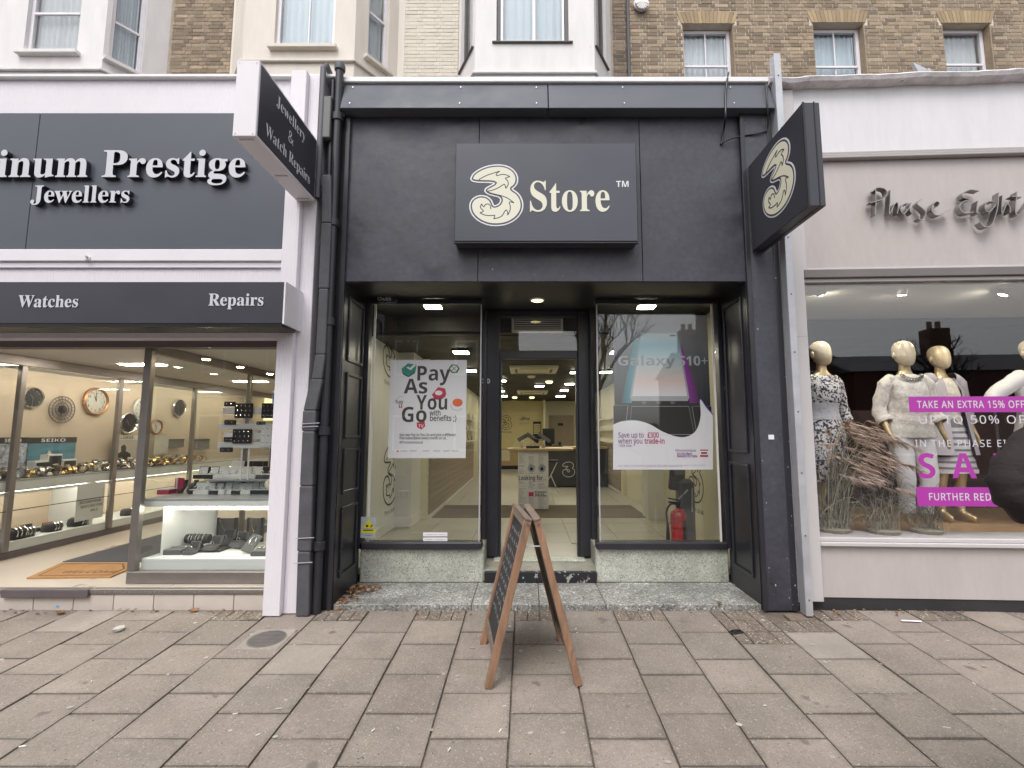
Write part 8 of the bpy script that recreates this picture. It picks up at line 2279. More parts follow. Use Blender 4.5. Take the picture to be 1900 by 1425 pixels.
# ---------------------------------------------------------------- the clothes shop on the right, turned slightly towards the street
A8 = R(-2.8)
M8 = Matrix.Translation((2.285, .0, 0)) @ Matrix.Rotation(A8, 4, 'Z')
M8i = M8.inverted()
def P8(px, py, y):
 o = M8i @ CAMP
 d = M8i.to_3x3() @ ray(px, py)
 return o + d * ((y - o.y) / d.y)
def t8(name, label, cat, loc, group=None):
 return thing(name, label, cat, tuple(M8 @ Vector(loc)), A8, group)
def b8(name, m, parent, x0, x1, y0, y1, z0, z1, bevel=0.0, kind=None):
 return boxo(name, m, parent, x0, x1, y0, y1, z0, z1, bevel, M=M8, kind=kind)
M['stone'] = mat('warm grey render', (.50, .452, .432), .55, var=.04, vs=2.0, fine=.03, fs=12, stretch=(2.0, 2.0, .6), specks=[(7, .8, (.36, .31, .30))])
M['palegrey'] = mat('pale grey cladding', (.56, .53, .53), .5, var=.04, vs=2)
M['whiteband'] = mat('white render band', (.72, .70, .715), .6, var=.035, vs=2.2, stretch=(2.6, 2.6, .5), fine=.03, fs=9)
M['copingwhite'] = mat('flaking white coping', (.66, .62, .63), .8, var=.25, vs=9, bump=.6, bs=22, bd=.02, specks=[(12, .66, (.42, .38, .37))])
M['moulding'] = mat('grey moulding', (.42, .385, .38), .45, var=.05)
M['plinthblack'] = mat('black plinth', (.028, .026, .028), .7, var=.3, vs=8, specks=[(20, .72, (.25, .2, .15))])
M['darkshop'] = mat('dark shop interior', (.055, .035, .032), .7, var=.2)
M['windowwood'] = mat('window wood floor', (.36, .22, .11), .4, var=.12, vs=3, stretch=(1, 8, 8))
M['mgold'] = mat('gold mannequin', (.72, .56, .33), .36, metal=.55, var=.04)
M['mcream'] = mat('cream gold mannequin head', (.74, .62, .43), .38, metal=.25, var=.03)
M['lace'] = mat('cream lace cloth', (.80, .75, .67), .85, var=.1, vs=18, bump=.6, bs=55, bd=.012, fine=.12, fs=45, specks=[(38, .62, (.58, .53, .46))])
M['whitecloth'] = mat('white cotton', (.86, .84, .82), .8, var=.05, vs=5, bump=.25, bs=9, bd=.03)
M['lilaccloth'] = mat('pale lilac knit', (.52, .49, .54), .9, var=.06, bump=.35, bs=60)
M['speckdress'] = mat('speckled dress cloth', (.05, .05, .075), .85, var=.1, specks=[(52, .46, (.74, .72, .73)), (90, .62, (.05, .05, .07))])
M['palebelt'] = mat('pale patterned belt', (.50, .49, .52), .85, specks=[(48, .62, (.25, .25, .3))])
M['stripeskirt'] = gradmat('striped skirt', [(i / 8 + o, c) for i in range(8) for o, c in ((0.0, (.62, .60, .62)), (.07, (.62, .60, .62)), (.075, (.22, .21, .24)), (.12, (.22, .21, .24)))][:32], 2, .5, .98, .85)
M['vinyl'] = mat('magenta vinyl', (.42, .045, .36), .4, var=.03)
M['vinylwhite'] = mat('white vinyl', (.66, .64, .68), .4, var=.02)
M['blade'] = mat('dry grass blade', (.27, .245, .19), .8, var=.3, vs=6, island=.5)
M['plume'] = mat('pink grass plume', (.55, .42, .35), .9, var=.25, vs=9, island=.35)
M['ribbon'] = mat('brushed ribbon metal', (.33, .31, .30), .32, metal=.85, var=.08)
M['spotwhite'] = mat('white spot housing', (.75, .75, .75), .4)

LEN = 5.2
cl = thing('clothes_shop', 'pale grey clothes shop front with wide display window and white band', 'shop', tuple(M8.translation), A8)
xp = P8(1497, 640, 0).x
zg0, zg1 = P8(1700, 997, .04).z, P8(1700, 519, .04).z
zc0 = P8(1700, 154, -.03).z
b8('pier', M['palegrey'], cl, .07, xp, -.03, .35, .07, zc0 - .02, .006)
b8('pier_edge', M['whiteband'], cl, -.012, .069, -.015, .35, .06, zc0 - .02, .004)
zj = P8(1465, 625, -.03).z
b8('pier_seam', M['moulding'], cl, .07, xp, -.0315, -.0301, zj, zj + .006)
zm0, zm1 = P8(1700, 291, -.03).z, P8(1700, 276, -.03).z
zl0, zl1 = P8(1700, 518, -.02).z, P8(1700, 497, -.02).z
b8('white_band', M['whiteband'], cl, xp + .001, LEN, 0, .35, zm1, zc0 - .001)
for i in range(3):
 b8('band_moulding', M['moulding'], cl, xp + .001, LEN, -.045 + .012 * i, .3, zm0 + (zm1 - zm0) * i / 3 + .002, zm0 + (zm1 - zm0) * (i + 1) / 3, .005)
b8('name_panel', M['stone'], cl, xp + .04, LEN, .008, .35, zl1 + .02, zm0 - .001, .003)
b8('name_panel_frame', M['palegrey'], cl, xp + .001, xp + .039, -.006, .35, zl1, zm0 - .001, .004)
b8('panel_foot', M['palegrey'], cl, xp + .0391, LEN, -.004, .30, zl1, zl1 + .0195, .004)
M['lintel'] = mat('brown grey lintel', (.17, .15, .145), .45)
b8('lintel', M['lintel'], cl, xp + .001, LEN, -.025, .25, zl0 + .025, zl1 - .001, .006)
b8('window_head', M['moulding'], cl, xp + .001, LEN, -.002, .12, zl0 - .012, zl0 + .0245, .004)
b = MB(M8)
n = 60
rr = random.Random(2)
ringsl = []
for i in range(n + 1):
 x = -.03 + (LEN + .03) * i / n
 j = rr.uniform(-.008, .008)
 ringsl.append([(x, y_, z_ + j) for y_, z_ in ((-.02, zc0 - .005), (-.09, zc0 + .008), (-.105, zc0 + .04), (-.07, zc0 + .075), (.1, zc0 + .095), (.4, zc0 + .09), (.4, zc0 - .005))])
b.rings(ringsl)
b.build('coping', M['copingwhite'], cl, smooth=50)
b8('flat_roof', M['lead'], cl, 0, LEN, .401, 3.6, 4.5, 4.6)
zs1 = P8(1700, 1016, -.03).z
b8('stall_board', M['stone'], cl, xp + .001, LEN, .012, .30, P8(1700, 1111, .01).z, zs1 - .001)
b8('plinth', M['plinthblack'], cl, .02, LEN, .02, .30, -.12, P8(1700, 1111, .01).z - .001)
b8('sill', M['palegrey'], cl, xp + .001, LEN, -.03, .30, zs1, (zs1 + zg0) / 2, .006)
b8('sill', M['palegrey'], cl, xp + .001, LEN, -.008, .30, (zs1 + zg0) / 2 + .001, zg0, .005)
b8('window_glass', M['pglass'], cl, xp + .002, LEN, .036, .044, zg0 + .001, zl0 - .013)
b8('window_floor', M['windowwood'], cl, xp - .05, LEN, .301, 1.9, zg0 - .08, zg0 - .02)
b8('window_floor_edge', M['windowwood'], cl, xp - .05, LEN, .05, .3005, zg0 - .08, zg0 - .02)
b8('window_ceiling', M['offwhite'], cl, xp - .05, LEN, .125, 1.6, zl0 + .03, zl0 + .08)
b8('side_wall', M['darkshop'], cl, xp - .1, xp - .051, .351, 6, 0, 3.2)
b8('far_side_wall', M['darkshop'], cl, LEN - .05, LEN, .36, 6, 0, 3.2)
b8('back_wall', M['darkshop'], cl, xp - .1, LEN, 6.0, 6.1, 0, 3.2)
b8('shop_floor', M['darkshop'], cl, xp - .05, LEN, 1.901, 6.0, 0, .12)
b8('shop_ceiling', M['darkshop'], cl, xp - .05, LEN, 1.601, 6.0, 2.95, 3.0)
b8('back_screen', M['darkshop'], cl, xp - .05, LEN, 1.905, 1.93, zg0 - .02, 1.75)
# steel trunking post
pt = thing('steel_post', 'tall galvanised steel trunking post between the black and grey shop fronts', 'post', (2.30, -.13, 0))
x0 = 2.275
b = MB()
b.box(x0, x0 + .058, -.14, -.134, gz(-.14), 4.93)
b.box(x0, x0 + .006, -.1339, -.05, gz(-.1), 4.93)
b.box(x0 + .052, x0 + .058, -.1339, -.05, gz(-.1), 4.93)
b.build('channel', M['steel'], pt, bevel=.002)
b = MB()
for i in range(10):
 b.lathe([(.008, 0), (.006, .004)], (x0 + .029, -.1405, .12 + i * .51), 8, axis='Y')
b.build('fixings', M['plastgrey'], pt, kind='stuff')
# ribbon lettering of the name
STROKES = [[(1050,1065),(1052,1130),(1048,1205)],[(1032,1080),(1060,1058),(1100,1065),(1112,1090),(1095,1115),(1060,1130),(1020,1140)],[(1130,1070),(1128,1140),(1125,1200),(1150,1152),(1168,1138),(1172,1165),(1168,1200)],[(1228,1142),(1198,1150),(1186,1180),(1205,1198),(1230,1170),(1240,1140),(1236,1180),(1250,1198)],[(1300,1120),(1276,1145),(1305,1170),(1322,1195),(1304,1230),(1280,1226)],[(1350,1182),(1385,1160),(1395,1140),(1375,1135),(1355,1165),(1366,1200),(1400,1205),(1455,1175)],[(1610,1075),(1560,1070),(1522,1090),(1527,1112),(1565,1120),(1522,1135),(1505,1165),(1530,1195),(1580,1190)],[(1602,1130),(1596,1190),(1614,1195)],[(1692,1132),(1652,1137),(1641,1170),(1665,1190),(1700,1150)],[(1715,1085),(1708,1170),(1680,1255),(1640,1270),(1616,1245)],[(1735,1100),(1733,1195),(1758,1150),(1775,1160),(1776,1195)],[(1815,1080),(1806,1190),(1832,1200),(1890,1120)],[(1785,1105),(1840,1110)]]
nm = t8('name_lettering', 'bent metal ribbon lettering of the shop name on the grey panel', 'lettering', (2.2, 0, 3.6))
for st_ in STROKES:
 pts = [P8(1260 + x * .3368, y * .3368, .008) for x, y in st_]
 b = MB(M8)
 b.stroke([(q.x, q.y) for q in spline([(v.x, v.z) for v in pts], False, 6)], .0065, (0, .006, 0), UX, UZ, .06, lift=.018)
 b.build('letter', M['ribbon'], nm)
# lettering on the window
yv = .0335
def T8(b, s, px, py, hpx, wpx, kind='S', m=0, bold=.0, track=.0):
 p = P8(px, py, yv)
 k = (P8(px, py - 10, yv).z - p.z) / 10
 words(b, s, p, UX, UZ, hpx * k / .714, kind, width=wpx * k, m=m, bold=bold, track=track)
for (x0, y0, y1, xe, s, tx, ty, th, tw, lab) in ((1688, 735, 765, 1960, 'TAKE AN EXTRA 15% OFF', 1702, 757, 13, 190, 'upper magenta strip reading Take an extra 15% off on the clothes window'), (1703, 905, 939, 1960, 'FURTHER REDUCTIONS', 1723, 928, 13, 190, 'lower magenta strip starting Further on the clothes window')):
 a, c = P8(x0, y1, yv), P8(xe, y0, yv)
 t_ = t8('window_strip', lab, 'window lettering', (a.x, yv, a.z), 'sale lettering on the clothes window')
 b8('strip', M['vinyl'], t_, a.x, c.x, yv + .0005, yv + .002, a.z, c.z)
 b = MB(M8)
 T8(b, s, tx, ty, th, tw, bold=.012, track=.06)
 b.build('lettering', M['vinylwhite'], t_, kind='stuff')
t_ = t8('window_lettering', 'white and magenta sale lettering between the two magenta strips', 'window lettering', (2.8, yv, 1.2), 'sale lettering on the clothes window')
b = MB(M8)
T8(b, 'UP TO 50% OFF', 1704, 786, 15, 205, track=.10)
b.build('lettering', M['vinylwhite'], t_, kind='stuff')
b = MB(M8)
T8(b, 'IN THE PHASE EIGHT', 1698, 829, 13, 205, track=.10)
b.build('lettering', M['vinylwhite'], t_, kind='stuff')
a = P8(1703, 887, yv)
k_ = (P8(1703, 877, yv).z - a.z) / 10
lay, w_ = layout('SALE', 'B', 46 * k_ / .714, None, .42)
for c_, lp in lay:
 b = MB(M8)
 b.prism([[(x, z) for x, z in l] for l in lp], tuple(a), UX, UZ, .0005)
 b.build('sale_letter', M['vinyl'], t_)
# spotlights under the window ceiling
for i, px in enumerate((1522, 1675, 1866)):
 q = P8(px, 538, .42)
 t_ = t8('window_spotlight', '%s white cylinder spotlight under the clothes window ceiling' % ('left', 'middle', 'right')[i], 'light', tuple(q), 'spotlights of the clothes window')
 b = MB(M8 @ Matrix.Translation(q) @ Matrix.Rotation(.35 * (i - 1), 4, 'Y') @ Matrix.Rotation(.3, 4, 'X'))
 b.lathe([(.035, -.05), (.040, -.05), (.040, .055), (.02, .06)], (0, 0, 0), 18)
 b.build('housing', M['spotwhite'], t_, smooth=40)
 b = MB(M8 @ Matrix.Translation(q) @ Matrix.Rotation(.35 * (i - 1), 4, 'Y') @ Matrix.Rotation(.3, 4, 'X'))
 b.lathe([(.032, -.052), (.033, -.0505)], (0, 0, 0), 14)
 M.setdefault('winlamp', emis('window spot', (1.0, .90, .72), 330.0))
 b.build('lamp', M['winlamp'], t_)
 b = MB(M8)
 b.tube([(q.x, q.y, q.z + .05), (q.x, q.y, zl0 + .03)], .010, 8)
 b.build('arm', M['spotwhite'], t_)

# ---------------------------------------------------------------- mannequins
def skin_body(name, J, E_, mats, parent, Mx, sub=2, root=0):
 """one continuous surface grown round a skeleton of joints (position, radius x, radius y)"""
 me = bpy.data.meshes.new(name)
 me.from_pydata([Mx @ Vector(j[:3]) for j in J], E_, [])
 o = bpy.data.objects.new(name, me)
 C.objects.link(o)
 md = o.modifiers.new('skin', 'SKIN')
 md.use_smooth_shade = True
 md.branch_smoothing = .6
 for i, j in enumerate(J):
  sv = me.skin_vertices[0].data[i]
  sv.radius = (j[3], j[4])
  sv.use_root = i == root
 s2 = o.modifiers.new('sub', 'SUBSURF')
 s2.levels = s2.render_levels = sub
 bpy.context.view_layer.update()
 ev = o.evaluated_get(bpy.context.evaluated_depsgraph_get())
 m2 = bpy.data.meshes.new_from_object(ev)
 bpy.data.objects.remove(o)
 b = MB()
 b.v = [v.co.copy() for v in m2.vertices]
 b.f = [tuple(p.vertices) for p in m2.polygons]
 b.mi = [0] * len(b.f)
 bpy.data.meshes.remove(m2)
 return b.build(name, mats, parent, smooth=True)
def skeleton(arms, feet, lean=0.0):
 J = [(0, 0, .93, .125, .10), (0, 0, 1.08, .105, .085), (lean * .5, 0, 1.27, .135, .10), (lean, 0, 1.42, .085, .07), (lean, 0, 1.49, .050, .050), (lean, -.006, 1.56, .047, .050), (lean, -.006, 1.62, .040, .045)]
 E_ = [(i, i + 1) for i in range(6)]
 for s, (el, wr, hd) in zip((-1, 1), arms):
  i = len(J)
  J += [(lean + s * .165, 0, 1.385, .05, .05), (*el, .038, .038), (*wr, .024, .022), (*hd, .030, .015), (hd[0], hd[1] - .01, hd[2] - .07, .016, .010)]
  E_ += [(3, i), (i, i + 1), (i + 1, i + 2), (i + 2, i + 3), (i + 3, i + 4)]
 for s, (kn, an) in zip((-1, 1), feet):
  i = len(J)
  J += [(s * .085, 0, .85, .085, .085), (*kn, .055, .06), (kn[0] * .4 + an[0] * .6, kn[1] * .4 + an[1] * .6 + .03, kn[2] * .45 + an[2] * .55, .05, .055), (*an, .033, .036), (an[0] + s * .02, an[1] - .13, an[2] - .065, .034, .020)]
  E_ += [(0, i), (i, i + 1), (i + 1, i + 2), (i + 2, i + 3), (i + 3, i + 4)]
 return J, E_
def shell(parent, name, m, Mx, prof, n=36, wr=.006, seed=1, open_=None):
 """cloth round the trunk: (z, rx, ry, cx, cy) rings with soft folds"""
 rr_ = random.Random(seed)
 ph = [rr_.uniform(0, 6.28) for _ in range(4)]
 P_ = spline([Vector((z, rx, ry)) for z, rx, ry, cx, cy in prof], False, 5)
 Cc = spline([Vector((cx, cy, 0)) for z, rx, ry, cx, cy in prof], False, 5)
 rings_ = []
 for i, (q, c) in enumerate(zip(P_, Cc)):
  ring = []
  for k in range(n):
   a = 2 * math.pi * k / n
   f = 1 + wr / max(q.y, .05) * (math.sin(5 * a + ph[0] + q.x * 9) + .7 * math.sin(9 * a + ph[1] - q.x * 14) + .5 * math.sin(q.x * 60 + ph[2] + 2 * a))
   ring.append(Vector((c.x + q.y * f * math.cos(a), c.y + q.z * f * math.sin(a), q.x)))
  rings_.append(ring)
 b = MB(Mx)
 b.rings(rings_, cap=False)
 return b.build(name, m, parent, smooth=True)
def sleeve(parent, name, m, Mx, pts, rs, n=14, wr=.004, seed=3):
 P_ = spline([Vector((*p, )) for p in pts], False, 5)
 Rr = spline([Vector((r, 0, 0)) for r in rs], False, 5)
 rr_ = random.Random(seed)
 b = MB(Mx)
 b.tube(P_, [max(.01, r.x + wr * math.sin(i * 2.2 + seed)) for i, r in enumerate(Rr)], n, cap=False)
 return b.build(name, m, parent, smooth=True)
zf = zg0 - .02
def mbase(px, py_head, yl, H=1.78):
 q = P8(px, py_head, yl)
 return q
HEADP = [(1.528, .022, .028, -.052), (1.542, .045, .055, -.042), (1.572, .064, .080, -.028), (1.61, .077, .094, -.016), (1.655, .083, .101, -.006), (1.70, .082, .101, .002), (1.735, .070, .088, .006), (1.762, .045, .058, .008), (1.773, .012, .016, .008)]
def head(parent, m, Mx, lean=0.0):
 pr = spline([Vector(q[:3]) for q in HEADP], False, 3)
 cy = spline([Vector((q[3], 0, 0)) for q in HEADP], False, 3)
 b = MB(Mx)
 b.rings([[(lean + q.y * math.cos(a), c.x + q.z * math.sin(a), q.x) for a in [k * math.pi / 12 for k in range(24)]] for q, c in zip(pr, cy)])
 h_ = b.build('head', m, parent, smooth=True)
 for s_ in (-1, 1):
  b = MB(Mx)
  b.rings([[(lean + s_ * (.080 + x_), .008 + r_ * math.cos(a), 1.635 + 1.5 * r_ * math.sin(a)) for a in [k * math.pi / 5 for k in range(10)]] for x_, r_ in ((-.008, .016), (.004, .021), (.010, .016))])
  b.build('ear', m, h_, smooth=True)
 return h_
def mann(label, hx, yl, s, rz, arms, feet, lean=0.0):
 q = P8(hx, 660, yl)
 loc = Vector((q.x - lean * s * math.cos(rz), yl, zf))
 t_ = thing('mannequin', label, 'mannequin', tuple(M8 @ loc), A8 + rz, 'mannequins in the clothes window')
 Mx = M8 @ Matrix.Translation(loc) @ Matrix.Rotation(rz, 4, 'Z') @ Matrix.Scale(s, 4)
 J, E_ = skeleton(arms, feet, lean)
 skin_body('body', J, E_, M['mgold'], t_, Mx)
 head(t_, M['mcream'], Mx, lean)
 return t_, Mx
ARM = [((-.24, .02, 1.12), (-.25, -.06, .90), (-.25, -.09, .82)), ((.24, .02, 1.12), (.26, -.05, .90), (.26, -.08, .82))]
LEG = [((-.09, -.02, .48), (-.09, .02, .09)), ((.10, -.03, .48), (.10, .0, .09))]
# in the patterned dress, half hidden by the pier
t_, Mx = mann('gold mannequin in a speckled wrap dress beside the grey pier', 1522, .62, 1.03, .25, ARM, LEG)
shell(t_, 'dress', M['speckdress'], Mx, [(1.43, .10, .075, 0, 0), (1.40, .16, .10, 0, 0), (1.30, .165, .125, 0, -.01), (1.20, .15, .12, 0, -.01), (1.10, .125, .10, 0, 0), (.95, .165, .13, 0, 0), (.80, .185, .15, 0, 0), (.55, .20, .165, 0, 0), (.42, .205, .17, 0, 0)], seed=4)
shell(t_, 'belt', M['palebelt'], Mx, [(1.16, .142, .116, 0, -.005), (1.08, .134, .11, 0, 0), (1.00, .156, .126, 0, 0)], seed=4, wr=.002)
for s_, a_ in ((-1, ARM[0]), (1, ARM[1])):
 sleeve(t_, 'sleeve', M['speckdress'], Mx, [(s_ * .11, 0, 1.395), (s_ * .17, 0, 1.35), a_[0], (s_ * .25, -.03, .98)], [.052, .056, .050, .042])
# lace top and white trousers
ARM2 = [((-.235, .03, 1.12), (-.22, -.07, .90), (-.21, -.10, .83)), ((.235, .03, 1.12), (.27, -.03, .90), (.29, -.05, .82))]
LEG2 = [((-.08, -.03, .48), (-.045, .02, .09)), ((.115, -.03, .48), (.10, .01, .09))]
t_, Mx = mann('gold mannequin in a cream lace top and cropped white trousers, silver necklace', 1676, .36, 1.0, -.05, ARM2, LEG2)
shell(t_, 'lace_top', M['lace'], Mx, [(1.445, .085, .07, 0, 0), (1.42, .135, .085, 0, 0), (1.36, .168, .11, 0, -.005), (1.25, .165, .13, 0, -.012), (1.10, .165, .125, 0, 0), (.98, .182, .135, 0, 0), (.86, .20, .145, 0, 0)], seed=8, wr=.009)
for s_, a_ in ((-1, ARM2[0]), (1, ARM2[1])):
 sleeve(t_, 'sleeve', M['lace'], Mx, [(s_ * .11, 0, 1.40), (s_ * .175, 0, 1.355), (a_[0][0] * .98, a_[0][1], 1.12), (a_[1][0] * .97, -.02, 1.0)], [.055, .063, .060, .066], wr=.006)
for s_, l_ in ((-1, LEG2[0]), (1, LEG2[1])):
 sleeve(t_, 'trouser_leg', M['whitecloth'], Mx, [(s_ * .06, 0, .93), (s_ * .088, 0, .84), l_[0], (l_[0][0] * .4 + l_[1][0] * .6, .02, .30), (l_[1][0], .02, .17)], [.10, .105, .073, .066, .056], wr=.003, seed=5 + s_)
b = MB(Mx)
for i in range(11):
 a = math.pi * (1.05 + .9 * i / 10)
 q = Vector((.085 * math.cos(a), -.09 + .03 * math.sin(a), 1.44 + .05 * math.sin(a)))
 b.tube([q + Vector((.016 * math.cos(x), 0, .012 * math.sin(x))) for x in [k * math.pi / 4 for k in range(9)]], .005, 5, cap=False)
b.build('necklace', M['silver'], t_)
# cardigan and striped skirt, standing behind
t_, Mx = mann('gold mannequin in a lilac cardigan and striped skirt, standing behind', 1741, .95, 1.03, .12, ARM, LEG)
shell(t_, 'blouse', M['lace'], Mx, [(1.43, .08, .07, 0, 0), (1.38, .155, .105, 0, 0), (1.25, .155, .125, 0, -.01), (1.05, .14, .115, 0, 0), (.95, .155, .125, 0, 0)], seed=12)
shell(t_, 'skirt', M['stripeskirt'], Mx, [(1.02, .135, .11, 0, 0), (.90, .18, .145, 0, 0), (.70, .21, .17, 0, 0), (.48, .235, .19, 0, 0)], seed=13, wr=.010)
for s_, a_ in ((-1, ARM[0]), (1, ARM[1])):
 sleeve(t_, 'sleeve', M['lilaccloth'], Mx, [(s_ * .10, 0, 1.42), (s_ * .18, 0, 1.37), (a_[0][0] * 1.03, .02, 1.12), (s_ * .255, -.04, .96)], [.075, .075, .066, .06])
 b = MB(Mx)
 vs = []
 for i, (z, w0, w1, y) in enumerate(((1.43, .055, .13, -.08), (1.30, .075, .19, -.135), (1.10, .085, .19, -.14), (.90, .095, .215, -.165), (.66, .11, .25, -.19))):
  vs += [(s_ * w0, y, z), (s_ * (w0 + w1) / 2, y + .02, z), (s_ * w1, y + .12, z), (s_ * w1 * .98, .10, z)]
 fs = [(i * 4 + j, i * 4 + j + 1, i * 4 + 5 + j, i * 4 + 4 + j) for i in range(4) for j in range(3)]
 b.add(vs, fs)
 b.build('cardigan_front', M['lilaccloth'], t_, smooth=True)
# white jacket, hand on hip, at the frame edge
ARM4 = [((-.40, .02, 1.20), (-.19, -.10, 1.08), (-.15, -.12, 1.04)), ((.24, .02, 1.12), (.25, -.05, .90), (.25, -.08, .82))]
t_, Mx = mann('mannequin in a white jacket with hand on hip behind the magenta strip', 1916, .62, 1.03, .0, ARM4, LEG)
shell(t_, 'jacket', M['whitecloth'], Mx, [(1.44, .09, .075, 0, 0), (1.40, .165, .10, 0, 0), (1.28, .18, .135, 0, -.01), (1.10, .15, .12, 0, 0), (.95, .185, .15, 0, 0), (.84, .20, .16, 0, 0)], seed=22)
for s_, a_ in ((-1, ARM4[0]), (1, ARM4[1])):
 sleeve(t_, 'sleeve', M['whitecloth'], Mx, [(s_ * .11, 0, 1.41), (s_ * .185, 0, 1.365), a_[0], tuple((Vector(a_[0]) * .25 + Vector(a_[1]) * .75))], [.078, .078, .062, .048], seed=30 + s_)
for s_, l_ in ((-1, LEG[0]), (1, LEG[1])):
 sleeve(t_, 'trouser_leg', M['whitecloth'], Mx, [(s_ * .06, 0, .93), (s_ * .088, 0, .84), l_[0], (l_[1][0], .02, .12)], [.10, .105, .075, .07], seed=35 + s_)
# dried grasses
def grass(label, cx, yl, n, hmax, dirx, seed, plumes):
 rr_ = random.Random(seed)
 q = P8(cx, 985, yl)
 t_ = t8('ornamental_grass', label, 'plant', (q.x, yl, zf), 'dried grasses in the clothes window')
 pot = MB(M8)
 pot.lathe([(.08, 0), (.11, .02), (.13, .05), (.10, .06)], (q.x, yl, zf), 12)
 pot.build('root_ball', M['blade'], t_)
 b = MB(M8)
 tips = []
 for i in range(n):
  a = rr_.uniform(-1, 1)
  h = hmax * rr_.uniform(.45, 1)
  sp_ = dirx * h * rr_.uniform(.10, .90) + .25 * h * a
  dy = rr_.uniform(-.22, .28)
  r0 = Vector((q.x + rr_.uniform(-.10, .10), yl + rr_.uniform(-.08, .08), zf + .03))
  pts = [r0, r0 + Vector((sp_ * .2, dy * .3, h * .55)), r0 + Vector((sp_ * .6, dy * .7, h * .92)), r0 + Vector((sp_ * 1.1, dy, h * (.95 - .25 * abs(sp_) / h)))]
  for p_ in pts: p_.y = max(p_.y, .065)
  pl = spline(pts, False, 4)
  b.tube(pl, [.0050 * (1 - .75 * k / len(pl)) + .0008 for k in range(len(pl))], 4, flat=.45)
  tips.append(pl[-5:])
 for i in range(n):
  r0 = Vector((q.x + rr_.uniform(-.12, .12), yl + rr_.uniform(-.08, .08), zf + .03))
  a = rr_.uniform(0, 6.28)
  L = rr_.uniform(.2, .55)
  pts = [r0, r0 + Vector((L * .4 * math.cos(a), L * .2 * math.sin(a), L * .6)), r0 + Vector((L * math.cos(a), L * .4 * math.sin(a), L * .35))]
  for p_ in pts: p_.y = max(p_.y, .065)
  pl = spline(pts, False, 4)
  b.tube(pl, [.004 * (1 - .7 * k / len(pl)) for k in range(len(pl))], 4, flat=.4)
 b.build('blades', M['blade'], t_, kind='stuff')
 for i in range(plumes):
  b = MB(M8)
  pl = tips[i]
  d = (pl[-1] - pl[0]).normalized()
  for k in range(26):
   f = k / 26
   o = pl[0].lerp(pl[-1], f) if f < .7 else pl[-1] + d * .14 * (f - .7)
   sd = Vector((rr_.uniform(-1, 1), rr_.uniform(-.6, .6), rr_.uniform(-.6, 1))).normalized()
   e = o + d * rr_.uniform(.05, .11) + sd * rr_.uniform(.012, .04) - UZ * .02
   o.y = max(o.y, .07)
   e.y = max(e.y, .07)
   b.tube([o, (o + e) / 2 + UZ * .006, e], [.0035, .004, .001], 4)
  b.build('plume', M['plume'], t_)
grass('tall dried grass with pink plumes bending over beside the speckled dress', 1548, .24, 84, 1.08, .80, 3, 62)
grass('lower tangle of dried grass at the feet of the lace top mannequin', 1640, .20, 38, .62, .35, 9, 6)
grass('sparse dried grass blades behind the lower magenta strip', 1720, .24, 26, .50, .5, 15, 0)
# ---------------------------------------------------------------- the older houses rising behind the shops
M['stock'] = mat('yellow stock brick', (.33, .25, .17), .9, var=.18, vs=9, fine=.2, fs=50, bump=.4, bs=60, rand=.35, hue=(.245, .19, .135), specks=[(26, .70, (.13, .10, .075))])
M['stockmass'] = mat('yellow stock brick mass', (.33, .25, .17), .9, var=.12, vs=3, fine=.2, fs=50, bump=.4, bs=60, island=.35, hue=(.245, .19, .135), specks=[(26, .70, (.13, .10, .075))])
M['mortar'] = mat('pale mortar', (.60, .53, .44), .95, var=.15, vs=5)
M['darkmortar'] = mat('sooty mortar', (.36, .30, .24), .95, var=.2, vs=5)
M['arch'] = mat('gauged arch brick', (.37, .275, .165), .85, var=.12, vs=6, rand=.18)
M['paintbrick'] = mat('cream painted brick', (.66, .60, .51), .7, var=.06, vs=6, rand=.06, bump=.3, bs=40)
M['paintmortar'] = mat('painted joints', (.58, .52, .43), .8)
M['sootbrick'] = mat('sooty brick', (.19, .145, .105), .9, var=.3, vs=9, rand=.4)
M['rendwhite'] = mat('white bay render', (.74, .71, .70), .7, var=.08, vs=2.0, bump=.12, bs=30, stretch=(2.4, 2.4, .6), specks=[(5, .72, (.60, .56, .53))])
M['rendcream'] = mat('cream bay render', (.70, .635, .56), .7, var=.08, vs=2.0, stretch=(2.4, 2.4, .6), bump=.12, bs=30)
M['frameblack'] = mat('dark window paint', (.095, .085, .082), .5)
M['netting'] = mat('white net curtain', (.60, .66, .70), .8, var=.06, vs=8, stretch=(14, 14, .5))
CURT = [M['netting'], mat('grey white net curtain', (.64, .63, .62), .8, var=.07, vs=8, stretch=(14, 14, .5)), mat('pale net curtain', (.70, .71, .72), .8, var=.05, vs=6, stretch=(14, 14, .5))]
M['darkroom'] = mat('dim room', (.10, .09, .085), .8)
M['spike'] = mat('clear bird spike', (.5, .5, .5), .3)
WY, BY = 4.2, 3.4
bmesh_cache = {}
def brick_mesh(w, m, i):
 k = (round(w, 3), m.name, i)
 if k not in bmesh_cache:
  rr_ = random.Random(i + int(w * 1000))
  b = MB()
  b.box(-w / 2 + .0015, w / 2 - .0015, -.05, .02, -.0305, .0305)
  me = bpy.data.meshes.new('brick')
  me.from_pydata([v + Vector((rr_.uniform(-.002, .002), rr_.uniform(-.002, .001), rr_.uniform(-.002, .002))) for v in b.v], [], b.f)
  me.materials.append(m)
  bmesh_cache[k] = me
 return bmesh_cache[k]
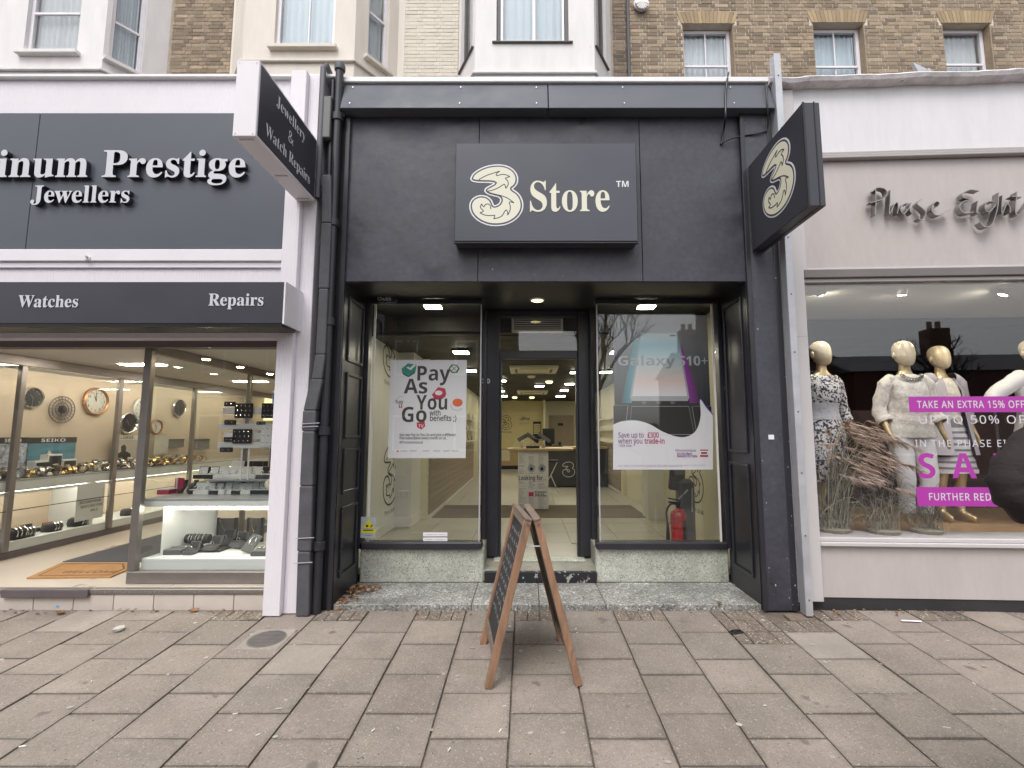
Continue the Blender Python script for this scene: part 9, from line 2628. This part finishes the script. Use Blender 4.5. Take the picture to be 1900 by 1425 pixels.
def bricks(parent, x0, x1, z0, z1, holes, m, mass, limit=300, y=WY, near=0.0):
 todo = []
 nrow = int((z1 - z0) / .075)
 for r in range(nrow):
  z = z0 + r * .075 + .0375
  iv = [(x0, x1)]
  for h in holes:
   if h[2] - .02 < z < h[3] + .02:
    nv = []
    for a, c in iv:
     if h[0] > a: nv.append((a, min(c, h[0])))
     if h[1] < c: nv.append((max(a, h[1]), c))
    iv = [q for q in nv if q[1] - q[0] > .03]
  for a, c in iv:
   x = a - (0 if r % 2 else .055)
   k = r
   while x < c - .02:
    w = .215 if k % 2 else .1025
    xa, xb = max(x, a), min(x + w, c)
    if xb - xa > .025: todo.append(((xa + xb) / 2, z, xb - xa, w))
    x += w + .010
    k += 1
 todo.sort(key=lambda q: (q[0] - near) ** 2 + 1.2 * (q[1] - 8.7) ** 2)
 for q in todo[:limit]:
  o = place_mesh(brick_mesh(q[3], m, rnd.randrange(3)), 'brick', parent, (q[0], y + rnd.uniform(-.004, .002), q[1]), (rnd.uniform(-.01, .01), rnd.uniform(-.008, .008), 0))
  if q[2] < q[3] - .003: o.scale = (q[2] / q[3], 1, 1)
 if todo[limit:]:
  b = MB()
  for xc, z, w, _ in todo[limit:]:
   d = rnd.uniform(-.004, .002)
   b.box(xc - w / 2 + .0015, xc + w / 2 - .0015, y - .05 + d, y + .02, z - .0305 + rnd.uniform(-.002, .002), z + .0305)
  b.build('brickwork', mass, parent, kind='stuff')
def holed(parent, name, m, Mx, x0, x1, z0, z1, holes, y0, y1):
 b = MB(Mx)
 xs_ = sorted({x0, x1, *[min(max(h[i], x0), x1) for h in holes for i in (0, 1)]})
 for a, c in zip(xs_, xs_[1:]):
  zz = z0
  for h in sorted([h for h in holes if h[0] <= a + 1e-6 and h[1] >= c - 1e-6], key=lambda h: h[2]):
   if h[2] > zz: b.box(a, c, y0, y1, zz, h[2])
   zz = h[3]
  if zz < z1: b.box(a, c, y0, y1, zz, z1)
 return b.build(name, m, parent)
def PF(Mx, px, py, y=0.0):
 Mi = Mx.inverted()
 o = Mi @ CAMP
 d = Mi.to_3x3() @ ray(px, py)
 return o + d * ((y - o.y) / d.y)
def sash(parent, Mx, u0, u1, v0, v1, fm, rail, bar, rec=.09, curtain=True, sill=None):
 """sash window in a wall opening: frame > glass, rails; curtain behind"""
 b = MB(Mx)
 w = .062
 for q in ((u0, u0 + w, v0, v1), (u1 - w, u1, v0, v1), (u0 + w, u1 - w, v1 - w, v1), (u0 + w, u1 - w, v0, v0 + w)):
  b.box(q[0], q[1], rec, rec + .06, q[2], q[3])
 w_ = b.build('window', fm, parent, bevel=.004)
 boxo('pane', M['houseglass'], w_, u0 + w, u1 - w, rec + .03, rec + .036, v0 + w, v1 - w, M=Mx)
 if rail: boxo('meeting_rail', fm, w_, u0 + w + .001, u1 - w - .001, rec - .01, rec + .025, rail - .022, rail + .022, .003, M=Mx)
 if bar: boxo('glazing_bar', fm, w_, bar - .011, bar + .011, rec + .008, rec + .0285, v0 + w, v1 - w, M=Mx)
 if curtain:
  b = MB(Mx)
  n = 40
  vs = []
  for i in range(n + 1):
   x = u0 + .06 + (u1 - u0 - .12) * i / n
   y = rec + .095 + .016 * math.sin(i * 1.3) + .010 * math.sin(i * 2.9)
   vs += [(x, y, v0), (x, y, v1)]
  b.add(vs, [(2 * i, 2 * i + 2, 2 * i + 3, 2 * i + 1) for i in range(n)])
  CURT.append(CURT.pop(0))
  b.build('curtain', CURT[0], w_, smooth=True)
 boxo('room', M['darkroom'], w_, u0 - .1, u1 + .1, rec + .6, rec + .62, v0 - .1, v1 + .1, M=Mx)
 if sill:
  b = MB(Mx)
  b.box(u0 - .07, u1 + .07, -.04 if sill is M['frameblack'] else -.09, .02, v0 - (.03 if sill is M['frameblack'] else .07), v0 - .001)
  b.build('sill', sill, w_, bevel=.008)
 return w_
def spikes(parent, Mx, u0, u1, v):
 b = MB(Mx)
 for i in range(int((u1 - u0) / .035)):
  x = u0 + i * .035
  for s_ in (-1, 1):
   b.tube([(x, -.05, v), (x + .02 * s_, -.05 - .02 * s_, v + .09)], .0013, 3, cap=False)
 b.build('bird_spikes', M['spike'], parent, kind='stuff')
def frame_of(a, c):
 a, c = Vector((*a, 0)), Vector((*c, 0))
 d = c - a
 return Matrix.Translation(a) @ Matrix.Rotation(math.atan2(d.y, d.x), 4, 'Z'), d.length
ZB0, ZB1 = 7.2, 10.9
def bay(parent, pts, m, wins, fm, sillm, ledge=None):
 """bay of flat faces; wins: face index -> (px0, px1, py_bottom, rail_py, bar?)"""
 for i, (a, c) in enumerate(zip(pts, pts[1:])):
  Mx, L = frame_of(a, c)
  holes = []
  if i in wins:
   x0, x1, yb, yr, bar = wins[i]
   u0, u1 = sorted((PF(Mx, x0, 50).x, PF(Mx, x1, 50).x))
   v0 = PF(Mx, (x0 + x1) / 2, yb).z
   holes = [(u0, u1, v0, 10.6)]
  holed(parent, 'bay_wall', m, Mx, 0, L, ZB0, ZB1, holes, 0, .16)
  if holes:
   rail = PF(Mx, (x0 + x1) / 2, yr).z if yr is not None else None
   w_ = sash(parent, Mx, u0, u1, v0, 10.6, fm, rail, (u0 + u1) / 2 + bar if bar is not None else None, rec=.06, sill=sillm)
   if sillm is not M['frameblack']: spikes(w_, Mx, u0, u1, v0)
  if ledge: boxo('string_course', m, parent, -.03, L + .03, -.05, -.001, ledge - .05, ledge, .01, M=Mx)
# white house with bay and a strip of old brick
ha = thing('terraced_house', 'white rendered house with bay sash windows and brown brick, above the jewellery shop', 'house', (-7.5, WY, 4.5))
bay(ha, [(-10.4, BY), (-7.28, BY), (-6.74, WY)], M['rendwhite'], {0: (48, 147, 97, 20, None), 1: (206, 270, 128, 50, None)}, M['white'], M['rendwhite'], P(100, 128, BY).z)
xl, xr = -6.72, P(432, 80, WY).x
boxo('mortar_wall', M['darkmortar'], ha, xl - 4, xr, WY - .046, WY + .3, 4.5, 11.0)
bricks(ha, xl, xr, 7.85, 10.1, [], M['stock'], M['stockmass'], 300, WY, xr)
# cream house
hb = thing('terraced_house', 'cream rendered house with bay window and painted brick, beside the old brown brick', 'house', (-3.5, WY, 4.5))
bay(hb, [(xr + .004, WY), (-4.87, BY), (-2.95, BY), (-2.38, WY)], M['rendcream'], {1: (510, 621, 87, None, .04), 2: (683, 722, 122, 30, None)}, M['white'], M['rendcream'], P(560, 112, BY).z)
xp0, xp1 = P(752, 80, WY).x, P(851, 80, WY).x
boxo('flat_wall', M['rendcream'], hb, xr + .01, xp0, WY - .052, WY + .3, 4.5, 11.0)
boxo('mortar_wall', M['paintmortar'], hb, xp0 + .001, xp1, WY - .047, WY + .3, 4.5, 11.0)
bricks(hb, xp0 + .002, xp1, 7.85, 10.1, [], M['paintbrick'], M['paintbrick'], 300, WY, xp0)
# white house with dark window frames
hc = thing('terraced_house', 'white house with square bay and dark window frames, above the phone shop', 'house', (.2, WY, 4.5))
bay(hc, [(-1.29, WY), (-.87, BY), (1.19, BY), (1.64, WY)], M['rendwhite'], {0: (856, 877, 110, None, None), 1: (921, 1055, 78, None, .02), 2: (1106, 1124, 105, None, None)}, M['frameblack'], M['frameblack'], P(990, 134, BY).z)
Mx, L = frame_of((-.87, BY), (1.19, BY))
u0, u1 = PF(Mx, 929, 50).x, PF(Mx, 1047, 50).x
v0 = PF(Mx, 990, 74).z
for q in ((u0, u0 + .04), (u1 - .04, u1), ((u0 + u1) / 2 - .0, (u0 + u1) / 2 + .05)):
 boxo('casement_stile', M['white'], hc, q[0], q[1], .045, .0595, v0, 10.5, M=Mx)
boxo('casement_rail', M['white'], hc, u0, u1, .0601, .08, v0, v0 + .05, M=Mx)
xq = P(1164, 80, WY).x
boxo('mortar_wall', M['darkmortar'], hc, -1.28, xq, WY - .046, WY + .3, 4.5, 11.0)
bricks(hc, 1.66, xq, 7.85, 10.1, [], M['sootbrick'], M['sootbrick'], 300, WY, 1.7)
# yellow brick house with three windows
hd = thing('brick_house', 'yellow stock brick house with three sash windows under flat arches', 'house', (6, WY, 4.5))
I4 = Matrix.Translation((0, WY, 0))
XD = 12.4
hol = []
for x0, x1, yt_ in ((1265, 1361, 48), (1507, 1604, 46), (1747, 1838, 47)):
 hol.append((P(x0, 90, WY).x, P(x1, 90, WY).x, 7.3, P((x0 + x1) / 2, yt_, WY).z))
holed(hd, 'mortar_wall', M['mortar'], I4, xq + .001, XD, 4.5, 11.0, hol, -.044, .3)
arch_holes = [(h[0] - .06, h[1] + .06, h[3], h[3] + .245) for h in hol]
bricks(hd, xq + .012, XD, 7.85, 10.1, hol + arch_holes, M['stock'], M['stockmass'], 300, WY, 4.6)
for i, h in enumerate(hol):
 n = 15
 for k in range(n):
  f0, f1 = k / n, (k + 1) / n
  b0, b1 = h[0] - .015 + (h[1] - h[0] + .03) * f0 + .003, h[0] - .015 + (h[1] - h[0] + .03) * f1 - .003
  t0, t1 = h[0] - .10 + (h[1] - h[0] + .20) * f0 + .003, h[0] - .10 + (h[1] - h[0] + .20) * f1 - .003
  z0_, z1_ = h[3] + .003, h[3] + .240 + .02 * math.sin(math.pi * (k + .5) / n)
  MB().hexa([(b0, WY - .056, z0_), (b1, WY - .056, z0_), (b1, WY + .1, z0_), (b0, WY + .1, z0_), (t0, WY - .056, z1_), (t1, WY - .056, z1_), (t1, WY + .1, z1_), (t0, WY + .1, z1_)]).build('arch_brick', M['arch'], hd)
 rl = P((1312, 1555, 1793)[i], (125, 126, 122)[i], WY + .12).z
 sash(hd, I4, h[0] + .02, h[1] - .02, h[2], h[3] - .01, M['white'], rl, (h[0] + h[1]) / 2 if i < 2 else None, rec=.10)
 for s_ in (0, 1):
  xx_ = h[s_] + (.001 if s_ == 0 else -.001)
  boxo('reveal', M['stockmass'], hd, min(xx_, xx_ + (.018 if s_ == 0 else -.018)), max(xx_, xx_ + (.018 if s_ == 0 else -.018)), WY - .04, WY + .1, h[2], h[3])
q = P(1190, 8, WY - .1)
b = MB()
b.lathe([(.02, -.05), (.13, -.03), (.15, .02), (.10, .05), (.02, .06)], (q.x, WY - .09, q.z), 14, axis='Y')
for k in range(7):
 a = math.pi * (1.1 + .8 * k / 6)
 b.tube([(q.x, WY - .16, q.z), (q.x + .13 * math.cos(a), WY - .15, q.z + .15 * math.sin(a))], [.015, .03], 6)
b.build('stone_boss', M['rendwhite'], hd, smooth=50)
boxo('downpipe', M['lead'], hd, xq - .03, xq + .02, WY - .13, WY - .06, 7, 10.8, .01)
q = P(1722, 128, 3.0)
b = MB(Matrix.Translation((q.x, 3.0, 4.6)))
b.box(-.02, .02, -.02, .02, 0, q.z - 4.6)
b.hexa([(-.2, -.05, q.z - 4.7), (.2, .05, q.z - 4.75), (.2, .1, q.z - 4.75), (-.2, 0, q.z - 4.7), (-.25, -.02, q.z - 4.5), (.1, .03, q.z - 4.62), (.1, .08, q.z - 4.62), (-.25, .03, q.z - 4.5)])
tag(b.build('roof_bracket', M['steel']), 'grey metal bracket standing on the clothes shop roof below the third window', 'bracket')

# ---------------------------------------------------------------- across the street, seen in the glass
m, t = nodes('far brick')
vec, rr_, w_ = coords(t)
mp = t.nodes.new('ShaderNodeMapping')
mp.inputs['Rotation'].default_value = (R(90), 0, 0)
t.links.new(vec, mp.inputs[0])
bk = t.nodes.new('ShaderNodeTexBrick')
for k_, v_ in (('Scale', 1), ('Brick Width', .225), ('Row Height', .075), ('Mortar Size', .008)): bk.inputs[k_].default_value = v_
for k_, v_ in (('Color1', (.13, .062, .045, 1)), ('Color2', (.09, .045, .035, 1)), ('Mortar', (.16, .12, .10, 1))): bk.inputs[k_].default_value = v_
t.links.new(mp.outputs[0], bk.inputs['Vector'])
M['farbrick'] = finish(m, t, bk.outputs[0], .9)
M['slate'] = mat('slate roof', (.07, .07, .08), .7, var=.15)
M['darkred'] = mat('dark red shop fascia', (.09, .025, .022), .6)
def far_building(label, x0, x1, y, h, m, wins, roof=0.0, name='brick_building'):
 t_ = thing(name, label, 'building', ((x0 + x1) / 2, y, RZ), 0)
 boxo('wall', m, t_, x0, x1, y - 7, y, RZ, h)
 for (a, c, v0, v1) in wins:
  w_ = boxo('window', M['white'], t_, a, c, y, y + .06, v0, v1)
  boxo('pane', M['dial'], w_, a + .09, c - .09, y + .061, y + .07, v0 + .09, v1 - .09)
 if roof:
  b = MB()
  b.rings([[(x0 - .2, y + .2, h), (x0 - .2, y - 3.5, h + roof), (x0 - .2, y - 7.2, h)], [(x1 + .2, y + .2, h), (x1 + .2, y - 3.5, h + roof), (x1 + .2, y - 7.2, h)]])
  b.build('roof', M['slate'], t_)
  for f in (.2, .8):
   xc = x0 + (x1 - x0) * f
   ch = boxo('chimney', M['farbrick'], t_, xc - .45, xc + .45, y - 3.9, y - 3.1, h + roof * .5, h + roof + 1.3)
   for k in (-.2, .2): MB().tube([(xc + k, y - 3.5, h + roof + 1.3), (xc + k, y - 3.5, h + roof + 1.7)], .12, 8).build('chimney_pot', M['arch'], ch)
 return t_
far_building('tall dark brick building across the street, reflected in the left shop window', -17, -.45, -17.3, 10.2, M['farbrick'], [(x, x + 1.1, z, z + 1.7) for z in (.6, 4.2, 7.2) for x in (-15, -12, -9, -6.3, -3.4)])
far_building('low dark red shop row across the street, reflected in the clothes window', 12.6, 42, -17.3, 4.1, M['darkred'], [(x, x + 3, .5, 2.6) for x in range(14, 40, 4)], 1.2, 'shop_row')
far_building('brick house with chimneys across the street, reflected beside the phone poster', 8.7, 12.4, -18.5, 4.9, M['farbrick'], [(9.0, 9.8, 2.8, 4.3), (10.9, 11.7, 2.8, 4.3), (9.0, 11.8, .2, 2.2)], 1.2)
far_building('pale rendered house across the street beyond the tall brick building', -34, -17.2, -17.3, 7.5, M['rendcream'], [(x, x + 1.1, z, z + 1.7) for z in (.6, 4.2) for x in (-32, -29, -26, -23, -20)], 2.4)
M['bark'] = mat('bare bark', (.06, .048, .04), .9, var=.3, vs=8)
def tree(label, x, y, h, seed, lv=5):
 rr_ = random.Random(seed)
 t_ = thing('bare_tree', label, 'tree', (x, y, RZ), 0, 'bare street trees across the road')
 tr = MB()
 tr.tube(spline([(x, y, RZ), (x + .05, y, RZ + h * .14), (x - .05, y, RZ + h * .30)], False, 4), [.24 - .01 * i for i in range(9)], 10)
 tr.build('trunk', M['bark'], t_, smooth=True)
 cr = MB()
 def grow(p, d, L, r, n):
  mid = p + d * L * .5 + Vector((rr_.uniform(-1, 1), rr_.uniform(-1, 1), rr_.uniform(-.3, .6))) * L * .08
  e = p + d * L
  cr.tube([p, mid, e], [r, r * .82, r * .62], 6 if n > 3 else 4, cap=False)
  if n == 0: return
  for k in range(3 if n < 5 else 4):
   nd_ = (d + Vector((rr_.uniform(-1, 1), rr_.uniform(-1, 1), rr_.uniform(-.25, .75))) * .75).normalized()
   grow(e if k < 2 else mid, nd_, L * rr_.uniform(.62, .80), r * .60, n - 1)
 grow(Vector((x - .05, y, RZ + h * .29)), Vector((.05, 0, 1)).normalized(), h * .22, .15, lv)
 cr.build('crown', M['bark'], t_, kind='stuff')
tree('bare street tree across the road before the tall brick building', -4.9, -15.2, 9.5, 5)
tree('bare street tree across the road, reflected over the phone poster', 3.2, -15.4, 9, 12)
tree('bare street tree across the road before the low shop row', 15, -15.3, 6.5, 19)
# ---------------------------------------------------------------- a passer-by at the very edge of the view
PX_, PY_ = 2.098, -2.46
zp = gz(PY_)
pr_ = thing('person', 'person in a dark brown coat at the frame edge, elbow raised, phone at ear', 'person', (PX_, PY_, zp))
Mx = Matrix.Translation((PX_, PY_, zp)) @ Matrix.Rotation(math.pi, 4, 'Z') @ Matrix.Scale(.98, 4)
AR = [((-.24, .02, 1.12), (-.25, -.06, .90), (-.25, -.09, .82)), ((.36, -.03, 1.42), (.18, -.06, 1.64), (.13, -.05, 1.69))]
LG = [((-.09, -.02, .48), (-.09, .02, .09)), ((.10, -.03, .48), (.10, .0, .09))]
J, E_ = skeleton(AR, LG)
J = [(*j[:3], .020, .020) if j[3] == .038 else j for j in J]
M['skin'] = mat('skin', (.50, .30, .21), .5, var=.06)
M['coat'] = mat('dark brown coat', (.020, .0145, .014), .9, var=.25, vs=7, bump=.4, bs=22, bd=.02)
M['trouser'] = mat('dark trousers', (.03, .03, .04), .85, var=.1)
M['hair'] = mat('dark hair', (.02, .014, .011), .6, var=.3, vs=20)
skin_body('body', J, E_, M['skin'], pr_, Mx)
head(pr_, M['skin'], Mx)
shell(pr_, 'coat', M['coat'], Mx, [(1.50, .07, .07, 0, 0), (1.44, .15, .10, 0, 0), (1.34, .205, .15, 0, 0), (1.15, .20, .16, 0, 0), (.95, .21, .17, 0, 0), (.65, .23, .19, 0, 0)], seed=41)
sleeve(pr_, 'coat_sleeve', M['coat'], Mx, [(.10, 0, 1.40), (.20, -.01, 1.33), (.30, -.02, 1.36), (.372, -.03, 1.42), (.345, -.04, 1.50), (.20, -.06, 1.64)], [.088, .086, .078, .064, .062, .052], n=20, wr=.007, seed=2)
sleeve(pr_, 'coat_sleeve', M['coat'], Mx, [(-.10, 0, 1.43), (-.195, 0, 1.36), (-.245, .02, 1.12), (-.255, -.05, .92)], [.088, .084, .07, .058], seed=4)
for s_, l_ in ((-1, LG[0]), (1, LG[1])):
 sleeve(pr_, 'trouser_leg', M['trouser'], Mx, [(s_ * .06, 0, .93), (s_ * .088, 0, .84), l_[0], (l_[1][0], .02, .10)], [.10, .105, .08, .075], seed=8)
 b = MB(Mx)
 b.rings([[(l_[1][0] + wd * math.cos(a), y, max(0, .045 + hh * math.sin(a))) for a in [k * math.pi / 5 for k in range(10)]] for y, wd, hh in ((.07, .03, .04), (.04, .045, .055), (-.05, .05, .05), (-.14, .045, .035), (-.17, .02, .02))])
 b.build('shoe', M['plastblack'], pr_, smooth=50)
b = MB(Mx)
b.rings([[(r_ * .80 * math.cos(a), r_ * math.sin(a) + .015, z) for a in [k * math.pi / 9 for k in range(18)]] for z, r_ in ((1.61, .106), (1.66, .116), (1.72, .113), (1.765, .085), (1.79, .03))])
b.build('hair', M['hair'], pr_, smooth=True)
b = MB(Mx)
b.rings([[(w_ * x_, -.105 - d_, z) for x_ in (-1, -.3, .3, 1)] + [(w_ * x_, -.085, z) for x_ in (1, .3, -.3, -1)] for z, w_, d_ in ((1.655, .006, .002), (1.63, .010, .014), (1.605, .015, .022), (1.598, .012, .008))])
b.build('nose', M['skin'], pr_, smooth=True)
b = MB(Mx @ Matrix.Translation((.105, -.05, 1.66)) @ Matrix.Rotation(.25, 4, 'Y'))
b.box(-.006, .006, -.04, .04, -.09, .07)
tag(b.build('mobile_phone', M['plastblack'], bevel=.006), 'black mobile phone held to the ear by the person at the frame edge', 'phone')
